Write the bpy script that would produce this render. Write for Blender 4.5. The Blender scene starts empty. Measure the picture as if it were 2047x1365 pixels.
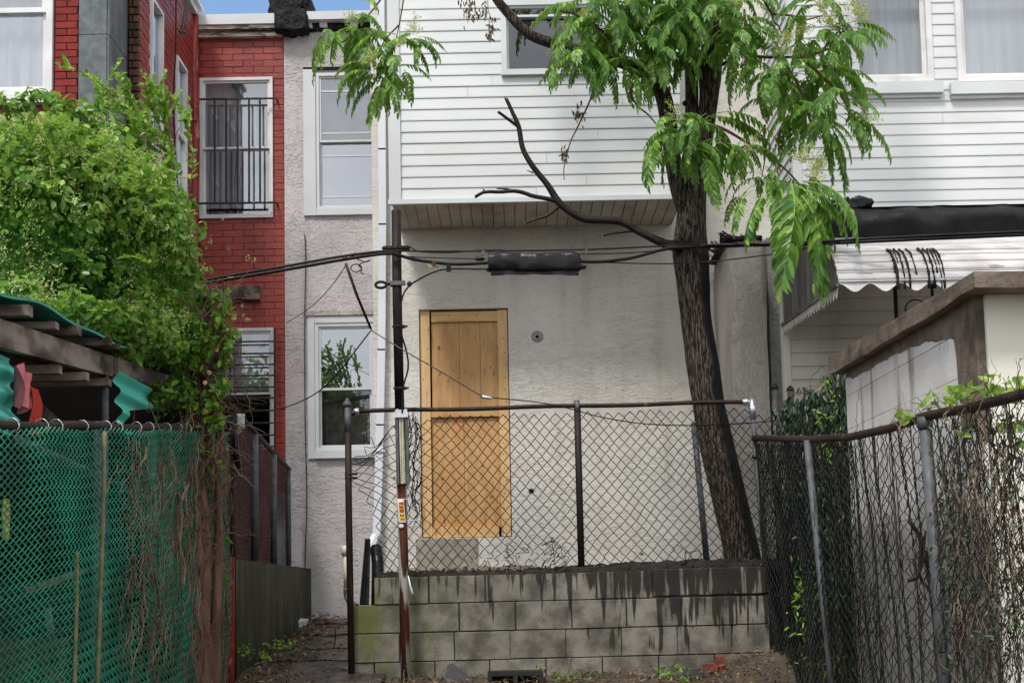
import bpy, math, random
import numpy as np
from mathutils import Vector, Matrix
RND = random.Random(11)
NR = np.random.RandomState(5)
S = bpy.context.scene
COL = S.collection

# ------------------------------------------------------------------ camera
F = 2720.0; WPX = 2047.0; HPX = 1365.0
PITCH = math.radians(5.18); ROLL = math.radians(1.1); SHY = 241 / WPX
CAMZ = 0.68
cd = bpy.data.cameras.new('camera'); cam = bpy.data.objects.new('camera', cd); COL.objects.link(cam)
cd.sensor_fit = 'HORIZONTAL'; cd.sensor_width = 36; cd.lens = F / WPX * 36; cd.shift_y = SHY
cd.clip_start = 0.05; cd.clip_end = 3000
CR = Matrix.Rotation(math.pi / 2 + PITCH, 3, 'X') @ Matrix.Rotation(-ROLL, 3, 'Z')
cam.location = (0, 0, CAMZ); cam.rotation_euler = CR.to_euler()
S.camera = cam

def P(px, py, Y):
    """point of the vertical plane y = Y seen at photograph pixel (px, py)"""
    d = CR @ Vector(((px - WPX / 2) / F, (HPX / 2 - py) / F + SHY * WPX / F, -1.0))
    t = Y / d.y
    return Vector((d.x * t, Y, CAMZ + d.z * t))
def PX(px, py, Y): return P(px, py, Y).x
def PZ(px, py, Y): return P(px, py, Y).z
def RECT(px0, py0, px1, py1, Y):
    xm, ym = (px0 + px1) / 2, (py0 + py1) / 2
    return PX(px0, ym, Y), PX(px1, ym, Y), PZ(xm, py1, Y), PZ(xm, py0, Y)

# ------------------------------------------------------------------ world, sun, exposure
W = bpy.data.worlds.new('World'); S.world = W; W.use_nodes = True
wt = W.node_tree; wt.nodes.clear()
SUN_EL = math.radians(56); SUN_ROT = math.radians(205)
out = wt.nodes.new('ShaderNodeOutputWorld'); bg = wt.nodes.new('ShaderNodeBackground')
sky = wt.nodes.new('ShaderNodeTexSky'); sky.sky_type = 'NISHITA'; sky.sun_disc = False
sky.sun_elevation = SUN_EL; sky.sun_rotation = SUN_ROT; sky.air_density = 1.1; sky.dust_density = 0.6
tc = wt.nodes.new('ShaderNodeTexCoord'); mp = wt.nodes.new('ShaderNodeMapping')
mp.inputs['Scale'].default_value = (1, 1, 2.2); mp.inputs['Location'].default_value = (3.1, 0.4, 0.0)
nz = wt.nodes.new('ShaderNodeTexNoise'); nz.inputs['Scale'].default_value = 1.6; nz.inputs['Detail'].default_value = 6
rp = wt.nodes.new('ShaderNodeValToRGB'); rp.color_ramp.elements[0].position = .40; rp.color_ramp.elements[1].position = .56
rp2 = wt.nodes.new('ShaderNodeValToRGB')
rp2.color_ramp.elements[0].position = .3; rp2.color_ramp.elements[0].color = (7.0, 7.15, 7.4, 1)
rp2.color_ramp.elements[1].position = .75; rp2.color_ramp.elements[1].color = (13.1, 13.2, 13.4, 1)
nz2 = wt.nodes.new('ShaderNodeTexNoise'); nz2.inputs['Scale'].default_value = 3.5; nz2.inputs['Detail'].default_value = 8
mx = wt.nodes.new('ShaderNodeMix'); mx.data_type = 'RGBA'
hsv = wt.nodes.new('ShaderNodeHueSaturation'); hsv.inputs['Saturation'].default_value = 1.1; hsv.inputs['Value'].default_value = 1.3
wl = wt.links.new
wl(tc.outputs['Generated'], mp.inputs['Vector']); wl(mp.outputs[0], nz.inputs['Vector']); wl(mp.outputs[0], nz2.inputs['Vector'])
# cloud thickens to the south and breaks to blue low in the north
sx = wt.nodes.new('ShaderNodeSeparateXYZ'); wl(tc.outputs['Generated'], sx.inputs[0])
mm = wt.nodes.new('ShaderNodeMath'); mm.operation = 'MULTIPLY_ADD'; mm.inputs[1].default_value = -.30; wl(sx.outputs['Y'], mm.inputs[0])
wl(nz.outputs['Fac'], mm.inputs[2]); ma_ = wt.nodes.new('ShaderNodeMath'); ma_.operation = 'ADD'; ma_.inputs[1].default_value = .10; wl(mm.outputs[0], ma_.inputs[0])
wl(ma_.outputs[0], rp.inputs[0]); wl(nz2.outputs['Fac'], rp2.inputs[0])
wl(sky.outputs[0], hsv.inputs['Color'])
wl(rp.outputs[0], mx.inputs[0]); wl(hsv.outputs[0], mx.inputs[6]); wl(rp2.outputs[0], mx.inputs[7])
wl(mx.outputs[2], bg.inputs[0]); bg.inputs[1].default_value = 0.08; wl(bg.outputs[0], out.inputs[0])
sd = bpy.data.lights.new('sun', 'SUN'); sd.energy = 1.5; sd.angle = math.radians(11); sd.color = (1, .95, .89)
sun = bpy.data.objects.new('sun', sd); COL.objects.link(sun)
# the sun stands behind the camera, to its left
az = math.radians(205)
sdir = Vector((math.sin(az) * math.cos(SUN_EL), math.cos(az) * math.cos(SUN_EL), math.sin(SUN_EL)))
sun.rotation_euler = sdir.to_track_quat('Z', 'Y').to_euler(); sun.location = sdir * 30
S.view_settings.view_transform = 'Standard'; S.view_settings.look = 'None'
S.view_settings.gamma = 1; S.view_settings.use_curve_mapping = False
S.view_settings.exposure = 0.95
S.render.engine = 'CYCLES'
S.cycles.max_bounces = 8; S.cycles.transparent_max_bounces = 16; S.cycles.use_denoising = True

# ------------------------------------------------------------------ materials
class NT:
    def __init__(s, name):
        s.m = bpy.data.materials.new(name); s.m.use_nodes = True
        s.t = s.m.node_tree; s.t.nodes.clear()
        s.out = s.t.nodes.new('ShaderNodeOutputMaterial')
        s.pos = s.t.nodes.new('ShaderNodeNewGeometry').outputs['Position']
    def put(s, sock, v):
        if isinstance(v, bpy.types.NodeSocket): s.t.links.new(v, sock)
        elif v is not None:
            if isinstance(v, (tuple, list)) and len(v) == 3 and sock.type == 'RGBA': v = (*v, 1)
            sock.default_value = v
    def n(s, typ, ins=None, **props):
        nd = s.t.nodes.new('ShaderNode' + typ)
        for k, v in props.items(): setattr(nd, k, v)
        for k, v in (ins or {}).items(): s.put(nd.inputs[k], v)
        return nd
    def math(s, op, a, b=None, clamp=False):
        nd = s.n('Math', operation=op, use_clamp=clamp); s.put(nd.inputs[0], a)
        if b is not None: s.put(nd.inputs[1], b)
        return nd.outputs[0]
    def noise(s, scale=5, stretch=(1, 1, 1), detail=4, dist=0, rough=.5, vec=None):
        mp = s.n('Mapping', {'Vector': vec or s.pos, 'Scale': stretch})
        return s.n('TexNoise', {'Vector': mp.outputs[0], 'Scale': scale, 'Detail': detail, 'Distortion': dist, 'Roughness': rough}).outputs['Fac']
    def step(s, v, a, b):
        return s.n('MapRange', {'Value': v, 'From Min': a, 'From Max': b}, interpolation_type='SMOOTHSTEP').outputs[0]
    def mix(s, f, a, b, mode='MIX'):
        nd = s.n('Mix', data_type='RGBA', blend_type=mode)
        s.put(nd.inputs[0], f); s.put(nd.inputs[6], a); s.put(nd.inputs[7], b)
        return nd.outputs[2]
    def xyz(s): return s.n('SeparateXYZ', {0: s.pos}).outputs
    def bump(s, h, strength=.5, dist=.01, normal=None):
        nd = s.n('Bump', {'Height': h, 'Strength': strength, 'Distance': dist})
        if normal: s.put(nd.inputs['Normal'], normal)
        return nd.outputs[0]
    def bsdf(s, col, rough=.6, metal=0, normal=None, spec=.25, **kw):
        b = s.n('BsdfPrincipled', {'Base Color': col, 'Roughness': rough, 'Metallic': metal, 'Specular IOR Level': spec})
        if normal: s.put(b.inputs['Normal'], normal)
        for k, v in kw.items(): s.put(b.inputs[k.replace('_', ' ')], v)
        s.t.links.new(b.outputs[0], s.out.inputs[0]); return b
    def rand(s, col, amt):
        r = s.n('ObjectInfo').outputs['Random']
        v = s.math('ADD', s.math('MULTIPLY', r, amt), 1 - amt / 2)
        return s.n('HueSaturation', {'Value': v, 'Color': col}).outputs[0]

def simple(name, c1, c2=None, scale=4, stretch=(1, 1, 1), rough=.6, metal=0, bump=0, bscale=60, bstretch=(1, 1, 1),
           bdist=.004, rand=0, lo=.35, hi=.65, spec=.3, dirt=None, dscale=8, dstretch=(1, 1, .15), dlo=.5, dhi=.75, damt=.7, rough2=None):
    m = NT(name); col = c1
    if c2: col = m.mix(m.step(m.noise(scale, stretch), lo, hi), c1, c2)
    if dirt:
        f = m.math('MULTIPLY', m.step(m.noise(dscale, dstretch, 6), dlo, dhi), damt)
        col = m.mix(f, col, dirt)
    if rand: col = m.rand(col, rand)
    nrm = m.bump(m.noise(bscale, bstretch, 5), bump, bdist) if bump else None
    r = rough
    if rough2 is not None:
        r = m.n('MapRange', {'Value': m.noise(scale * 1.7, stretch), 'From Min': .35, 'From Max': .65, 'To Min': rough, 'To Max': rough2}).outputs[0]
    m.bsdf(col, r, metal, nrm, spec)
    return m.m

def stucco(name, c1, c2, scale=9, strength=.8, dist=.012, dirt=(.12, .10, .08), damt=.55, stretch=(1, 1, 2.3)):
    m = NT(name)
    col = m.mix(m.step(m.noise(1.1, detail=6), .35, .68), c1, c2)
    st = m.step(m.noise(3.2, (1.6, 1, .18), 6), .52, .8)
    col = m.mix(m.math('MULTIPLY', st, damt), col, dirt)
    n1 = m.noise(scale, stretch, 3, 1.6, .55)
    n2 = m.noise(scale * 2.3, stretch, 3, 1.2, .55)
    e1 = m.step(n1, .50, .535); e2 = m.step(n2, .52, .56)
    h = m.math('ADD', m.math('ADD', m.math('MULTIPLY', e1, .6), m.math('MULTIPLY', e2, .35)), m.math('MULTIPLY', m.noise(90, detail=3), .25))
    h = m.math('MULTIPLY', h, m.math('ADD', m.math('MULTIPLY', m.step(m.noise(1.7, (1, 1, 1.4), 3), .36, .62), .8), .3))
    # darker colour on the thin lips of the trowelled plaster
    lip = m.math('MULTIPLY', e1, m.math('SUBTRACT', 1, e1)); lip = m.math('MULTIPLY', lip, 1.5)
    col = m.mix(lip, col, (.22, .20, .18))
    m.bsdf(col, .8, 0, m.bump(h, strength, dist), .3)
    return m.m

MAT = {}
MAT['stucco_cream'] = stucco('stucco_cream', (.745, .72, .675), (.65, .622, .575), 7, .65, .011, (.37, .34, .28), .35, (1, 1, 3.0))
MAT['stucco_grey'] = stucco('stucco_grey', (.57, .545, .55), (.47, .445, .45), 7, .75, .016, (.22, .19, .175), .4)
MAT['stucco_rough'] = stucco('stucco_rough', (.60, .56, .52), (.46, .42, .38), 17, 1.0, .02, (.14, .11, .09), .6, (1, 1, .8))
MAT['stucco_shade'] = stucco('stucco_shade', (.36, .35, .34), (.28, .27, .265), 9, .9, .014, (.12, .1, .09), .5)  # darker stucco copy, the return's shade put into its colour; also grey mortar rings
def brickpaint():
    m = NT('red_painted_brick')
    c = m.mix(m.step(m.noise(1.3, detail=5), .35, .7), (.30, .040, .026), (.21, .023, .018))
    c = m.mix(m.math('MULTIPLY', m.step(m.noise(14, detail=6), .6, .8), .3), c, (.42, .13, .10))
    c = m.mix(m.math('MULTIPLY', m.step(m.noise(3.5, (1, 1, .5), 7), .52, .75), .5), c, (.09, .018, .016))
    c = m.rand(c, .16)
    h = m.noise(38, (1, 1, 1.6), 5)
    m.bsdf(c, .42, 0, m.bump(h, .6, .006), .5); return m.m
MAT['brick_red'] = brickpaint()
MAT['mortar_red'] = simple('red_painted_mortar', (.20, .025, .018), (.14, .016, .012), 6, rough=.6, bump=.5)
MAT['brick_brown'] = simple('old_brown_brick', (.11, .045, .03), (.05, .03, .025), 9, rough=.8, bump=.6, rand=.5)
MAT['mortar_dark'] = simple('sooty_mortar', (.05, .04, .035), (.03, .025, .022), 9, rough=.9)
MAT['shingle_red'] = simple('red_asphalt_shingle', (.24, .028, .024), (.17, .018, .016), 8, rough=.75, bump=.7, bscale=240, bdist=.003, rand=.25)
MAT['slate_metal'] = simple('weathered_slate_grey_sheet', (.085, .10, .11), (.14, .155, .165), 14, rough=.45, bump=.3, bscale=18, bdist=.01, dirt=(.03, .035, .04), dscale=5)
MAT['red_paint'] = simple('glossy_red_paint', (.30, .035, .024), (.20, .018, .015), 5, rough=.3, bump=.2, bscale=25, dirt=(.62, .42, .36), dscale=22, dstretch=(1, 1, .35), dlo=.56, dhi=.72, damt=.7)
MAT['white_vinyl'] = simple('white_vinyl', (.62, .645, .67), (.57, .59, .61), 2, rough=.4)
MAT['white_siding'] = simple('white_vinyl_siding', (.67, .69, .705), (.61, .63, .645), 1.2, rough=.42, dirt=(.45, .43, .38), dscale=3, dstretch=(.4, 1, 2), dlo=.52, dhi=.9, damt=.5, bump=.12, bscale=30, bstretch=(.2, 1, 4), bdist=.003)
MAT['downspout'] = simple('bluish_white_downspout', (.74, .77, .82), (.68, .71, .76), 2, rough=.35)
MAT['cane'] = simple('mossy_green_cane', (.12, .13, .06), (.20, .17, .10), 20, rough=.8)
MAT['cream_siding'] = simple('cream_siding', (.68, .665, .61), (.58, .565, .51), 2, rough=.5, dirt=(.2, .16, .12), dscale=3, damt=.5)
MAT['soffit'] = simple('dirty_soffit_panel', (.60, .56, .48), (.48, .44, .37), 2.5, rough=.6, dirt=(.2, .17, .13), dscale=3, damt=.5, rand=.08)
MAT['white_paint'] = simple('chalky_white_paint', (.74, .74, .75), (.6, .6, .61), 3, rough=.6, bump=.25, bscale=50, dirt=(.3, .27, .24), dscale=9, dlo=.62, dhi=.85, damt=.6)
MAT['peeling_wood'] = simple('peeling_painted_wood', (.55, .52, .50), (.36, .24, .15), 7, (1, 1, 4), rough=.75, bump=.8, bscale=30, bstretch=(.3, 1, 3), dirt=(.05, .04, .04), dscale=9, dstretch=(.5, 1, 3), dlo=.52, dhi=.6, damt=.8)
MAT['tar'] = simple('black_roofing_tar', (.010, .010, .011), (.026, .026, .028), 12, spec=.12, rough=.45, rough2=.8, bump=.9, bscale=24, bdist=.03)
MAT['tarpaulin'] = simple('black_roofing_membrane', (.007, .007, .008), (.014, .014, .016), 3, spec=.16, rough=.3, rough2=.55, bump=.5, bscale=3, bstretch=(2.5, 1, .7), bdist=.06)
MAT['plastic_black'] = simple('shiny_black_plastic', (.006, .006, .007), (.012, .012, .014), 8, spec=.22, rough=.28, bump=.45, bscale=14, bdist=.02)
MAT['cable'] = simple('wet_black_cable', (.006, .006, .007), (.012, .011, .011), 20, rough=.4, spec=.15)
MAT['steel'] = simple('dull_galvanised_steel', (.065, .072, .08), (.11, .118, .125), 16, rough=.5, rough2=.7, metal=.2, bump=.2, dirt=(.07, .05, .04), dscale=14, dstretch=(1, 1, .3), dlo=.55, dhi=.75, damt=.7)
MAT['steel_bright'] = simple('new_galvanised_fitting', (.62, .64, .66), (.5, .52, .54), 20, rough=.3, metal=.8, bump=.15)
def rust(name, a, b, c, lo, hi):
    m = NT(name)
    col = m.mix(m.step(m.noise(9, (1, 1, .25), 6), .35, .65), a, b)
    col = m.mix(m.step(m.noise(16, (1.4, 1.4, .12), 7), lo, hi), col, c)
    m.bsdf(col, .55, .1, m.bump(m.noise(70, (1, 1, .5), 5), .6, .004), .2); return m.m
MAT['rust_pole'] = rust('rust_with_flaking_paint', (.12, .034, .020), (.05, .020, .015), (.40, .39, .36), .47, .53)
MAT['rust_dark'] = rust('dark_rusty_pipe', (.038, .020, .015), (.02, .014, .013), (.14, .12, .11), .6, .75)
MAT['rust_black'] = rust('blackened_rusty_pipe', (.010, .008, .008), (.022, .015, .013), (.06, .045, .04), .62, .74)
MAT['iron'] = simple('black_painted_iron', (.02, .02, .022), (.04, .03, .028), 20, rough=.45)
MAT['wire_dark'] = simple('dark_green_coated_wire', (.005, .008, .007), (.012, .013, .012), 9, rough=.6, spec=.1)
MAT['wire_green'] = simple('green_vinyl_wire', (.022, .26, .155), (.012, .14, .085), 3, rough=.35, rand=0)
MAT['wire_brown'] = simple('rusty_maroon_wire', (.15, .075, .07), (.09, .05, .05), 7, rough=.5)
MAT['wire_grey'] = simple('blackened_grey_wire', (.035, .037, .036), (.014, .018, .017), 5, rough=.5, spec=.12)
MAT['maroon_slat'] = simple('maroon_fence_slat', (.055, .018, .018), (.03, .014, .014), 5, rough=.7)
def blockmat(name, c1, c2, green, base, wet, xref, top):
    m = NT(name)
    x, y, z = m.xyz()
    col = m.mix(m.step(m.noise(5, detail=7, rough=.65), .35, .65), c1, c2)
    col = m.rand(col, .22)
    # narrow runs of black water stain hanging from the top edge, longer and wider to the right
    d = m.math('SUBTRACT', top, z)
    n = m.noise(9, (1.5, 1, .16), 5, .25)
    n2 = m.noise(26, (1.3, 1, .1), 3, .15)
    nn = m.math('ADD', m.math('MULTIPLY', n, .5), m.math('MULTIPLY', n2, .5))
    thr = m.math('ADD', m.math('MULTIPLY', d, .35), .53)
    thr = m.math('SUBTRACT', thr, m.math('MULTIPLY', m.step(x, xref, xref + 2.0), .135))
    st = m.step(m.math('SUBTRACT', nn, thr), -.012, .04)
    col = m.mix(m.math('MULTIPLY', st, .92), col, wet)
    fo = m.step(m.noise(3.5, detail=5), .50, .68)
    col = m.mix(m.math('MULTIPLY', fo, .35), col, wet)
    if green:
        g = m.math('MULTIPLY', m.step(m.noise(4, (1, 1, .3), 4), .42, .62), m.math('ADD', m.step(x, green + .85, green - .1), .07, True))
        col = m.mix(m.math('MULTIPLY', g, .75), col, (.13, .15, .03))
    fine = m.step(m.noise(160, detail=2), .62, .8)
    col = m.mix(m.math('MULTIPLY', fine, .35), col, (.06, .055, .05))
    m.bsdf(col, m.n('MapRange', {'Value': st, 'To Min': .8, 'To Max': .4}).outputs[0], 0, m.bump(m.math('ADD', m.noise(140, detail=5), m.math('MULTIPLY', m.step(m.noise(95, detail=2), .6, .66), .5)), .6, .005), .25)
    return m.m
MAT['block'] = blockmat('wet_grey_concrete_block', (.235, .218, .188), (.095, .087, .074), -1.15, 0, (.014, .013, .012), -.6, .78)
MAT['block_dark'] = simple('blackened_concrete_block', (.010, .011, .010), (.022, .021, .018), 6, rough=.6, bump=.6)
MAT['mortar'] = simple('crumbling_mortar', (.05, .045, .04), (.02, .02, .02), 9, rough=.9, bump=.5)
MAT['soil'] = simple('wet_dark_soil', (.010, .009, .008), (.024, .019, .015), 14, rough=.75, bump=1, bscale=40, bdist=.03)
MAT['ground'] = simple('damp_earth', (.055, .042, .032), (.09, .07, .05), 3, rough=.8, bump=1, bscale=25, bdist=.03)
MAT['path'] = simple('wet_concrete_path', (.085, .072, .066), (.05, .042, .04), 5, rough=.28, rough2=.65, bump=.6, bscale=60, bdist=.01, dirt=(.03, .024, .02), dstretch=(1, 1, 1), dscale=4)
MAT['moss_wall'] = simple('mossy_wet_concrete', (.085, .08, .045), (.03, .036, .015), 6, (1, 1, .25), rough=.65, bump=.5, bscale=50, dirt=(.018, .02, .012), dscale=5, dstretch=(1, 1, .2), dlo=.42, dhi=.62, damt=.85)
MAT['shed_block_old'] = simple('white_painted_block', (.64, .62, .61), (.54, .52, .51), 3, rough=.65, bump=.5, bscale=50, bdist=.006, dirt=(.13, .095, .07), dscale=4, dstretch=(1, 1.2, .3), dlo=.55, dhi=.75, damt=.7, rand=.1)
def shedmat():
    m = NT('white_painted_block_worn_grey_below')
    x, y, z = m.xyz()
    col = m.mix(m.step(m.noise(3, detail=5), .35, .65), (.66, .645, .635), (.56, .545, .53))
    zz_ = m.math('ADD', z, m.math('MULTIPLY', m.noise(3, (1, 1.5, .4), 6), .5))
    worn = m.step(zz_, 1.42, 1.12)
    col = m.mix(m.math('MULTIPLY', worn, .8), col, (.20, .195, .17))
    col = m.mix(m.math('MULTIPLY', m.step(m.noise(5, (1, 1.6, .25), 6), .55, .72), .7), col, (.12, .10, .075))
    col = m.rand(col, .10)
    m.bsdf(col, .7, 0, m.bump(m.noise(50, detail=5), .5, .006), .2); return m.m
MAT['shed_block'] = shedmat()
MAT['shed_cream'] = simple('cream_painted_render', (.78, .76, .68), (.70, .68, .60), 1.5, rough=.6, bump=.1, dirt=(.4, .36, .27), dscale=2, dlo=.6, dhi=.9, damt=.4)
MAT['brown_concrete'] = simple('brown_stained_concrete', (.115, .085, .068), (.17, .138, .11), 10, rough=.6, bump=.7, bscale=60, bdist=.008, dirt=(.04, .03, .024), dscale=6, dstretch=(1, 1, 1), dlo=.5, dhi=.7)
def woodmat(name, a, b, stretch, knots=True):
    m = NT(name)
    g = m.noise(7, stretch, 5, 1.2)
    col = m.mix(m.step(g, .3, .7), a, b)
    g2 = m.noise(30, stretch, 3, .4)
    col = m.mix(m.math('MULTIPLY', m.step(g2, .52, .62), .3), col, tuple(v * .6 for v in b))
    if knots:
        k = m.step(m.noise(13, (1, 1, .8), 2), .70, .74)
        col = m.mix(m.math('MULTIPLY', k, .8), col, (.14, .05, .02))
        d = m.step(m.noise(3, (1.2, 1, .5), 6), .60, .75)
        col = m.mix(m.math('MULTIPLY', d, .35), col, (.12, .07, .04))
        x, y, z = m.xyz(); s_ = m.math('MULTIPLY', m.step(m.noise(22, (1.4, 1, .10), 4), .56, .66), m.step(z, 2.0, 1.3))
        col = m.mix(m.math('MULTIPLY', s_, .5), col, (.09, .06, .04))
        col = m.mix(m.math('MULTIPLY', m.step(m.noise(4, (1, 1, .5), 5), .56, .7), .35), col, (.62, .24, .12))
    col = m.rand(col, .12)
    m.bsdf(col, .6, 0, m.bump(g2, .25, .003), .2); return m.m
MAT['pine'] = woodmat('new_pine_framing', (.72, .50, .27), (.62, .40, .19), (1, 1, .12))
MAT['pine_h'] = woodmat('new_pine_rail', (.68, .44, .20), (.56, .33, .13), (.12, 1, 1))
MAT['plywood'] = woodmat('orange_plywood', (.61, .37, .175), (.50, .28, .115), (.8, 1, .16))
MAT['old_wood'] = simple('mossy_weathered_timber', (.27, .22, .19), (.055, .038, .032), 5, (1, .6, 1.4), rough=.75, bump=.7, bscale=40, bstretch=(1, .2, 1), dirt=(.10, .12, .04), dscale=3, dstretch=(1, 1, .5), dlo=.6, dhi=.72, damt=.7)
MAT['turquoise'] = simple('turquoise_corrugated_plastic', (.10, .56, .46), (.14, .64, .54), 3, rough=.35, dirt=(.12, .30, .25), dscale=4, dlo=.6, dhi=.85, damt=.4)
MAT['green_roof'] = simple('dark_turquoise_roof_sheet', (.02, .24, .20), (.015, .15, .13), 3, rough=.4)
MAT['dark'] = simple('dark_interior', (.004, .004, .004), (.007, .006, .005), 3, rough=.95, spec=.05)  # near-black colour stands in for the shade inside rooms, gaps and holes
MAT['curtain'] = simple('grey_net_curtain', (.34, .35, .37), (.22, .23, .26), 6, (3, 1, .2), rough=.9)
MAT['blind'] = simple('pale_window_blind', (.33, .34, .355), (.25, .26, .275), 3, (6, 1, .3), rough=.8)
MAT['red_interior'] = simple('dark_red_reveal', (.12, .02, .018), (.07, .015, .014), 3, rough=.7)
def awning():
    m = NT('chalky_white_awning')
    x, y, z = m.xyz()
    col = m.mix(m.step(m.noise(5, (1, 1.5, 1), 6), .35, .7), (.60, .59, .60), (.45, .42, .40))
    col = m.mix(m.math('MULTIPLY', m.step(m.noise(11, (.6, 2, 2), 6), .62, .72), .6), col, (.16, .09, .06))
    m.bsdf(col, .45, 0, m.bump(m.noise(30), .15, .005), .4); return m.m
MAT['awning'] = awning()
MAT['awning_side'] = simple('streaked_dark_grey_awning_end', (.10, .10, .105), (.16, .155, .155), 7, (2, 2, .2), rough=.5, dirt=(.045, .04, .038), dscale=9, dstretch=(1, 1, .12), dlo=.45, dhi=.6, damt=.7)
def barkmat():
    m = NT('furrowed_wet_bark')
    n = m.noise(62, (1.3, 1.3, .17), 4, .5)
    n2 = m.noise(120, (1.2, 1.2, .25), 4, .5)
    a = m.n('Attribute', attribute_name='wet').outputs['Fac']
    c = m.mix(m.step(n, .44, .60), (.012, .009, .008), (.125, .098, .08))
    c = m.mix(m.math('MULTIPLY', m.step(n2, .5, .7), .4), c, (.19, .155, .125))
    c = m.mix(a, c, (.006, .005, .005))  # wet bark and the trunk's painted shade share this near-black
    h = m.math('ADD', m.math('MULTIPLY', n, .8), m.math('MULTIPLY', n2, .3))
    m.bsdf(c, m.n('MapRange', {'Value': a, 'To Min': .75, 'To Max': .45}).outputs[0], 0, m.bump(h, 1.0, .03), .12); return m.m
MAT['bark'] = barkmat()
MAT['bark_black'] = simple('wet_black_bark', (.010, .008, .008), (.024, .018, .016), 20, spec=.15, rough=.4, bump=.6, bscale=50)
MAT['bark_red'] = simple('red_brown_twig', (.11, .045, .035), (.06, .03, .026), 12, rough=.5)
MAT['bark_vine'] = simple('peeling_vine_bark', (.19, .105, .07), (.09, .048, .034), 14, (1, 1, .2), rough=.75, bump=1, bscale=60, bstretch=(1, 1, .2), bdist=.01)
MAT['twig_dry'] = simple('dry_tan_twig', (.26, .20, .14), (.12, .085, .06), 4, rough=.75)
MAT['cut_wood'] = simple('fresh_cut_wood', (.60, .40, .20), (.5, .3, .15), 30, rough=.7)
def leafmat(name, dark, mid, light, trans=.3, rough=.35):
    m = NT(name)
    a = m.n('Attribute', attribute_name='tint').outputs['Fac']
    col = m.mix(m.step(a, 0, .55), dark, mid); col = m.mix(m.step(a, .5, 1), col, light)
    b = m.n('BsdfPrincipled', {'Base Color': col, 'Roughness': rough, 'Specular IOR Level': .5})
    tr = m.n('BsdfTranslucent', {'Color': m.mix(.5, col, light)})
    mx = m.n('MixShader', {0: trans, 1: b.outputs[0], 2: tr.outputs[0]})
    m.t.links.new(mx.outputs[0], m.out.inputs[0]); return m.m
MAT['leaf_tree'] = leafmat('ailanthus_leaf', (.04, .125, .02), (.12, .29, .042), (.36, .54, .10), .45)
MAT['leaf_vine'] = leafmat('vine_leaf', (.045, .14, .02), (.12, .28, .032), (.36, .52, .08), .42, .33)
MAT['leaf_ivy'] = leafmat('dark_ivy_leaf', (.01, .028, .012), (.015, .045, .02), (.10, .16, .03), .15, .4)
MAT['leaf_dead'] = leafmat('dead_leaf', (.05, .03, .018), (.16, .10, .05), (.38, .27, .13), .15, .5)
MAT['flower'] = leafmat('yellow_green_blossom', (.28, .36, .09), (.42, .48, .15), (.62, .64, .26), .3, .6)
def glass(name, fac, tint=(.9, .93, .95), rough=.0):
    m = NT(name)
    t = m.n('BsdfTransparent', {'Color': tint}); g = m.n('BsdfGlossy', {'Color': (.9, .93, 1), 'Roughness': rough})
    mx = m.n('MixShader', {0: fac, 1: t.outputs[0], 2: g.outputs[0]})
    m.t.links.new(mx.outputs[0], m.out.inputs[0]); return m.m
MAT['glass'] = glass('window_glass', .24); MAT['glass_low'] = glass('dim_window_glass', .11); MAT['glass_high'] = glass('sky_reflecting_glass', .36)
for nm, c, r in [('white_tag', (.75, .76, .78), .4), ('tag_orange', (.85, .27, .03), .5), ('tag_yellow', (.85, .50, .04), .5), ('ink', (.02, .015, .01), .6),
                 ('strip', (.62, .58, .42), .5), ('dot_green', (.05, .22, .16), .5), ('dot_brown', (.16, .09, .05), .5), ('zip_tie', (.7, .66, .75), .4),
                 ('pvc', (.62, .57, .44), .45), ('pvc_white', (.72, .70, .64), .45), ('rag_red', (.42, .04, .025), .8), ('rag_pink', (.58, .17, .19), .8), ('blue_plastic', (.03, .14, .42), .4),
                 ('patch', (.36, .33, .28), .9), ('brick_bits', (.20, .05, .035), .8), ('paper', (.7, .7, .74), .6), ('yellow_rope', (.55, .48, .08), .7), ('rock', (.03, .032, .036), .6)]:
    MAT[nm] = simple(nm, c, tuple(v * .75 for v in c), 9, rough=r)

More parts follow.
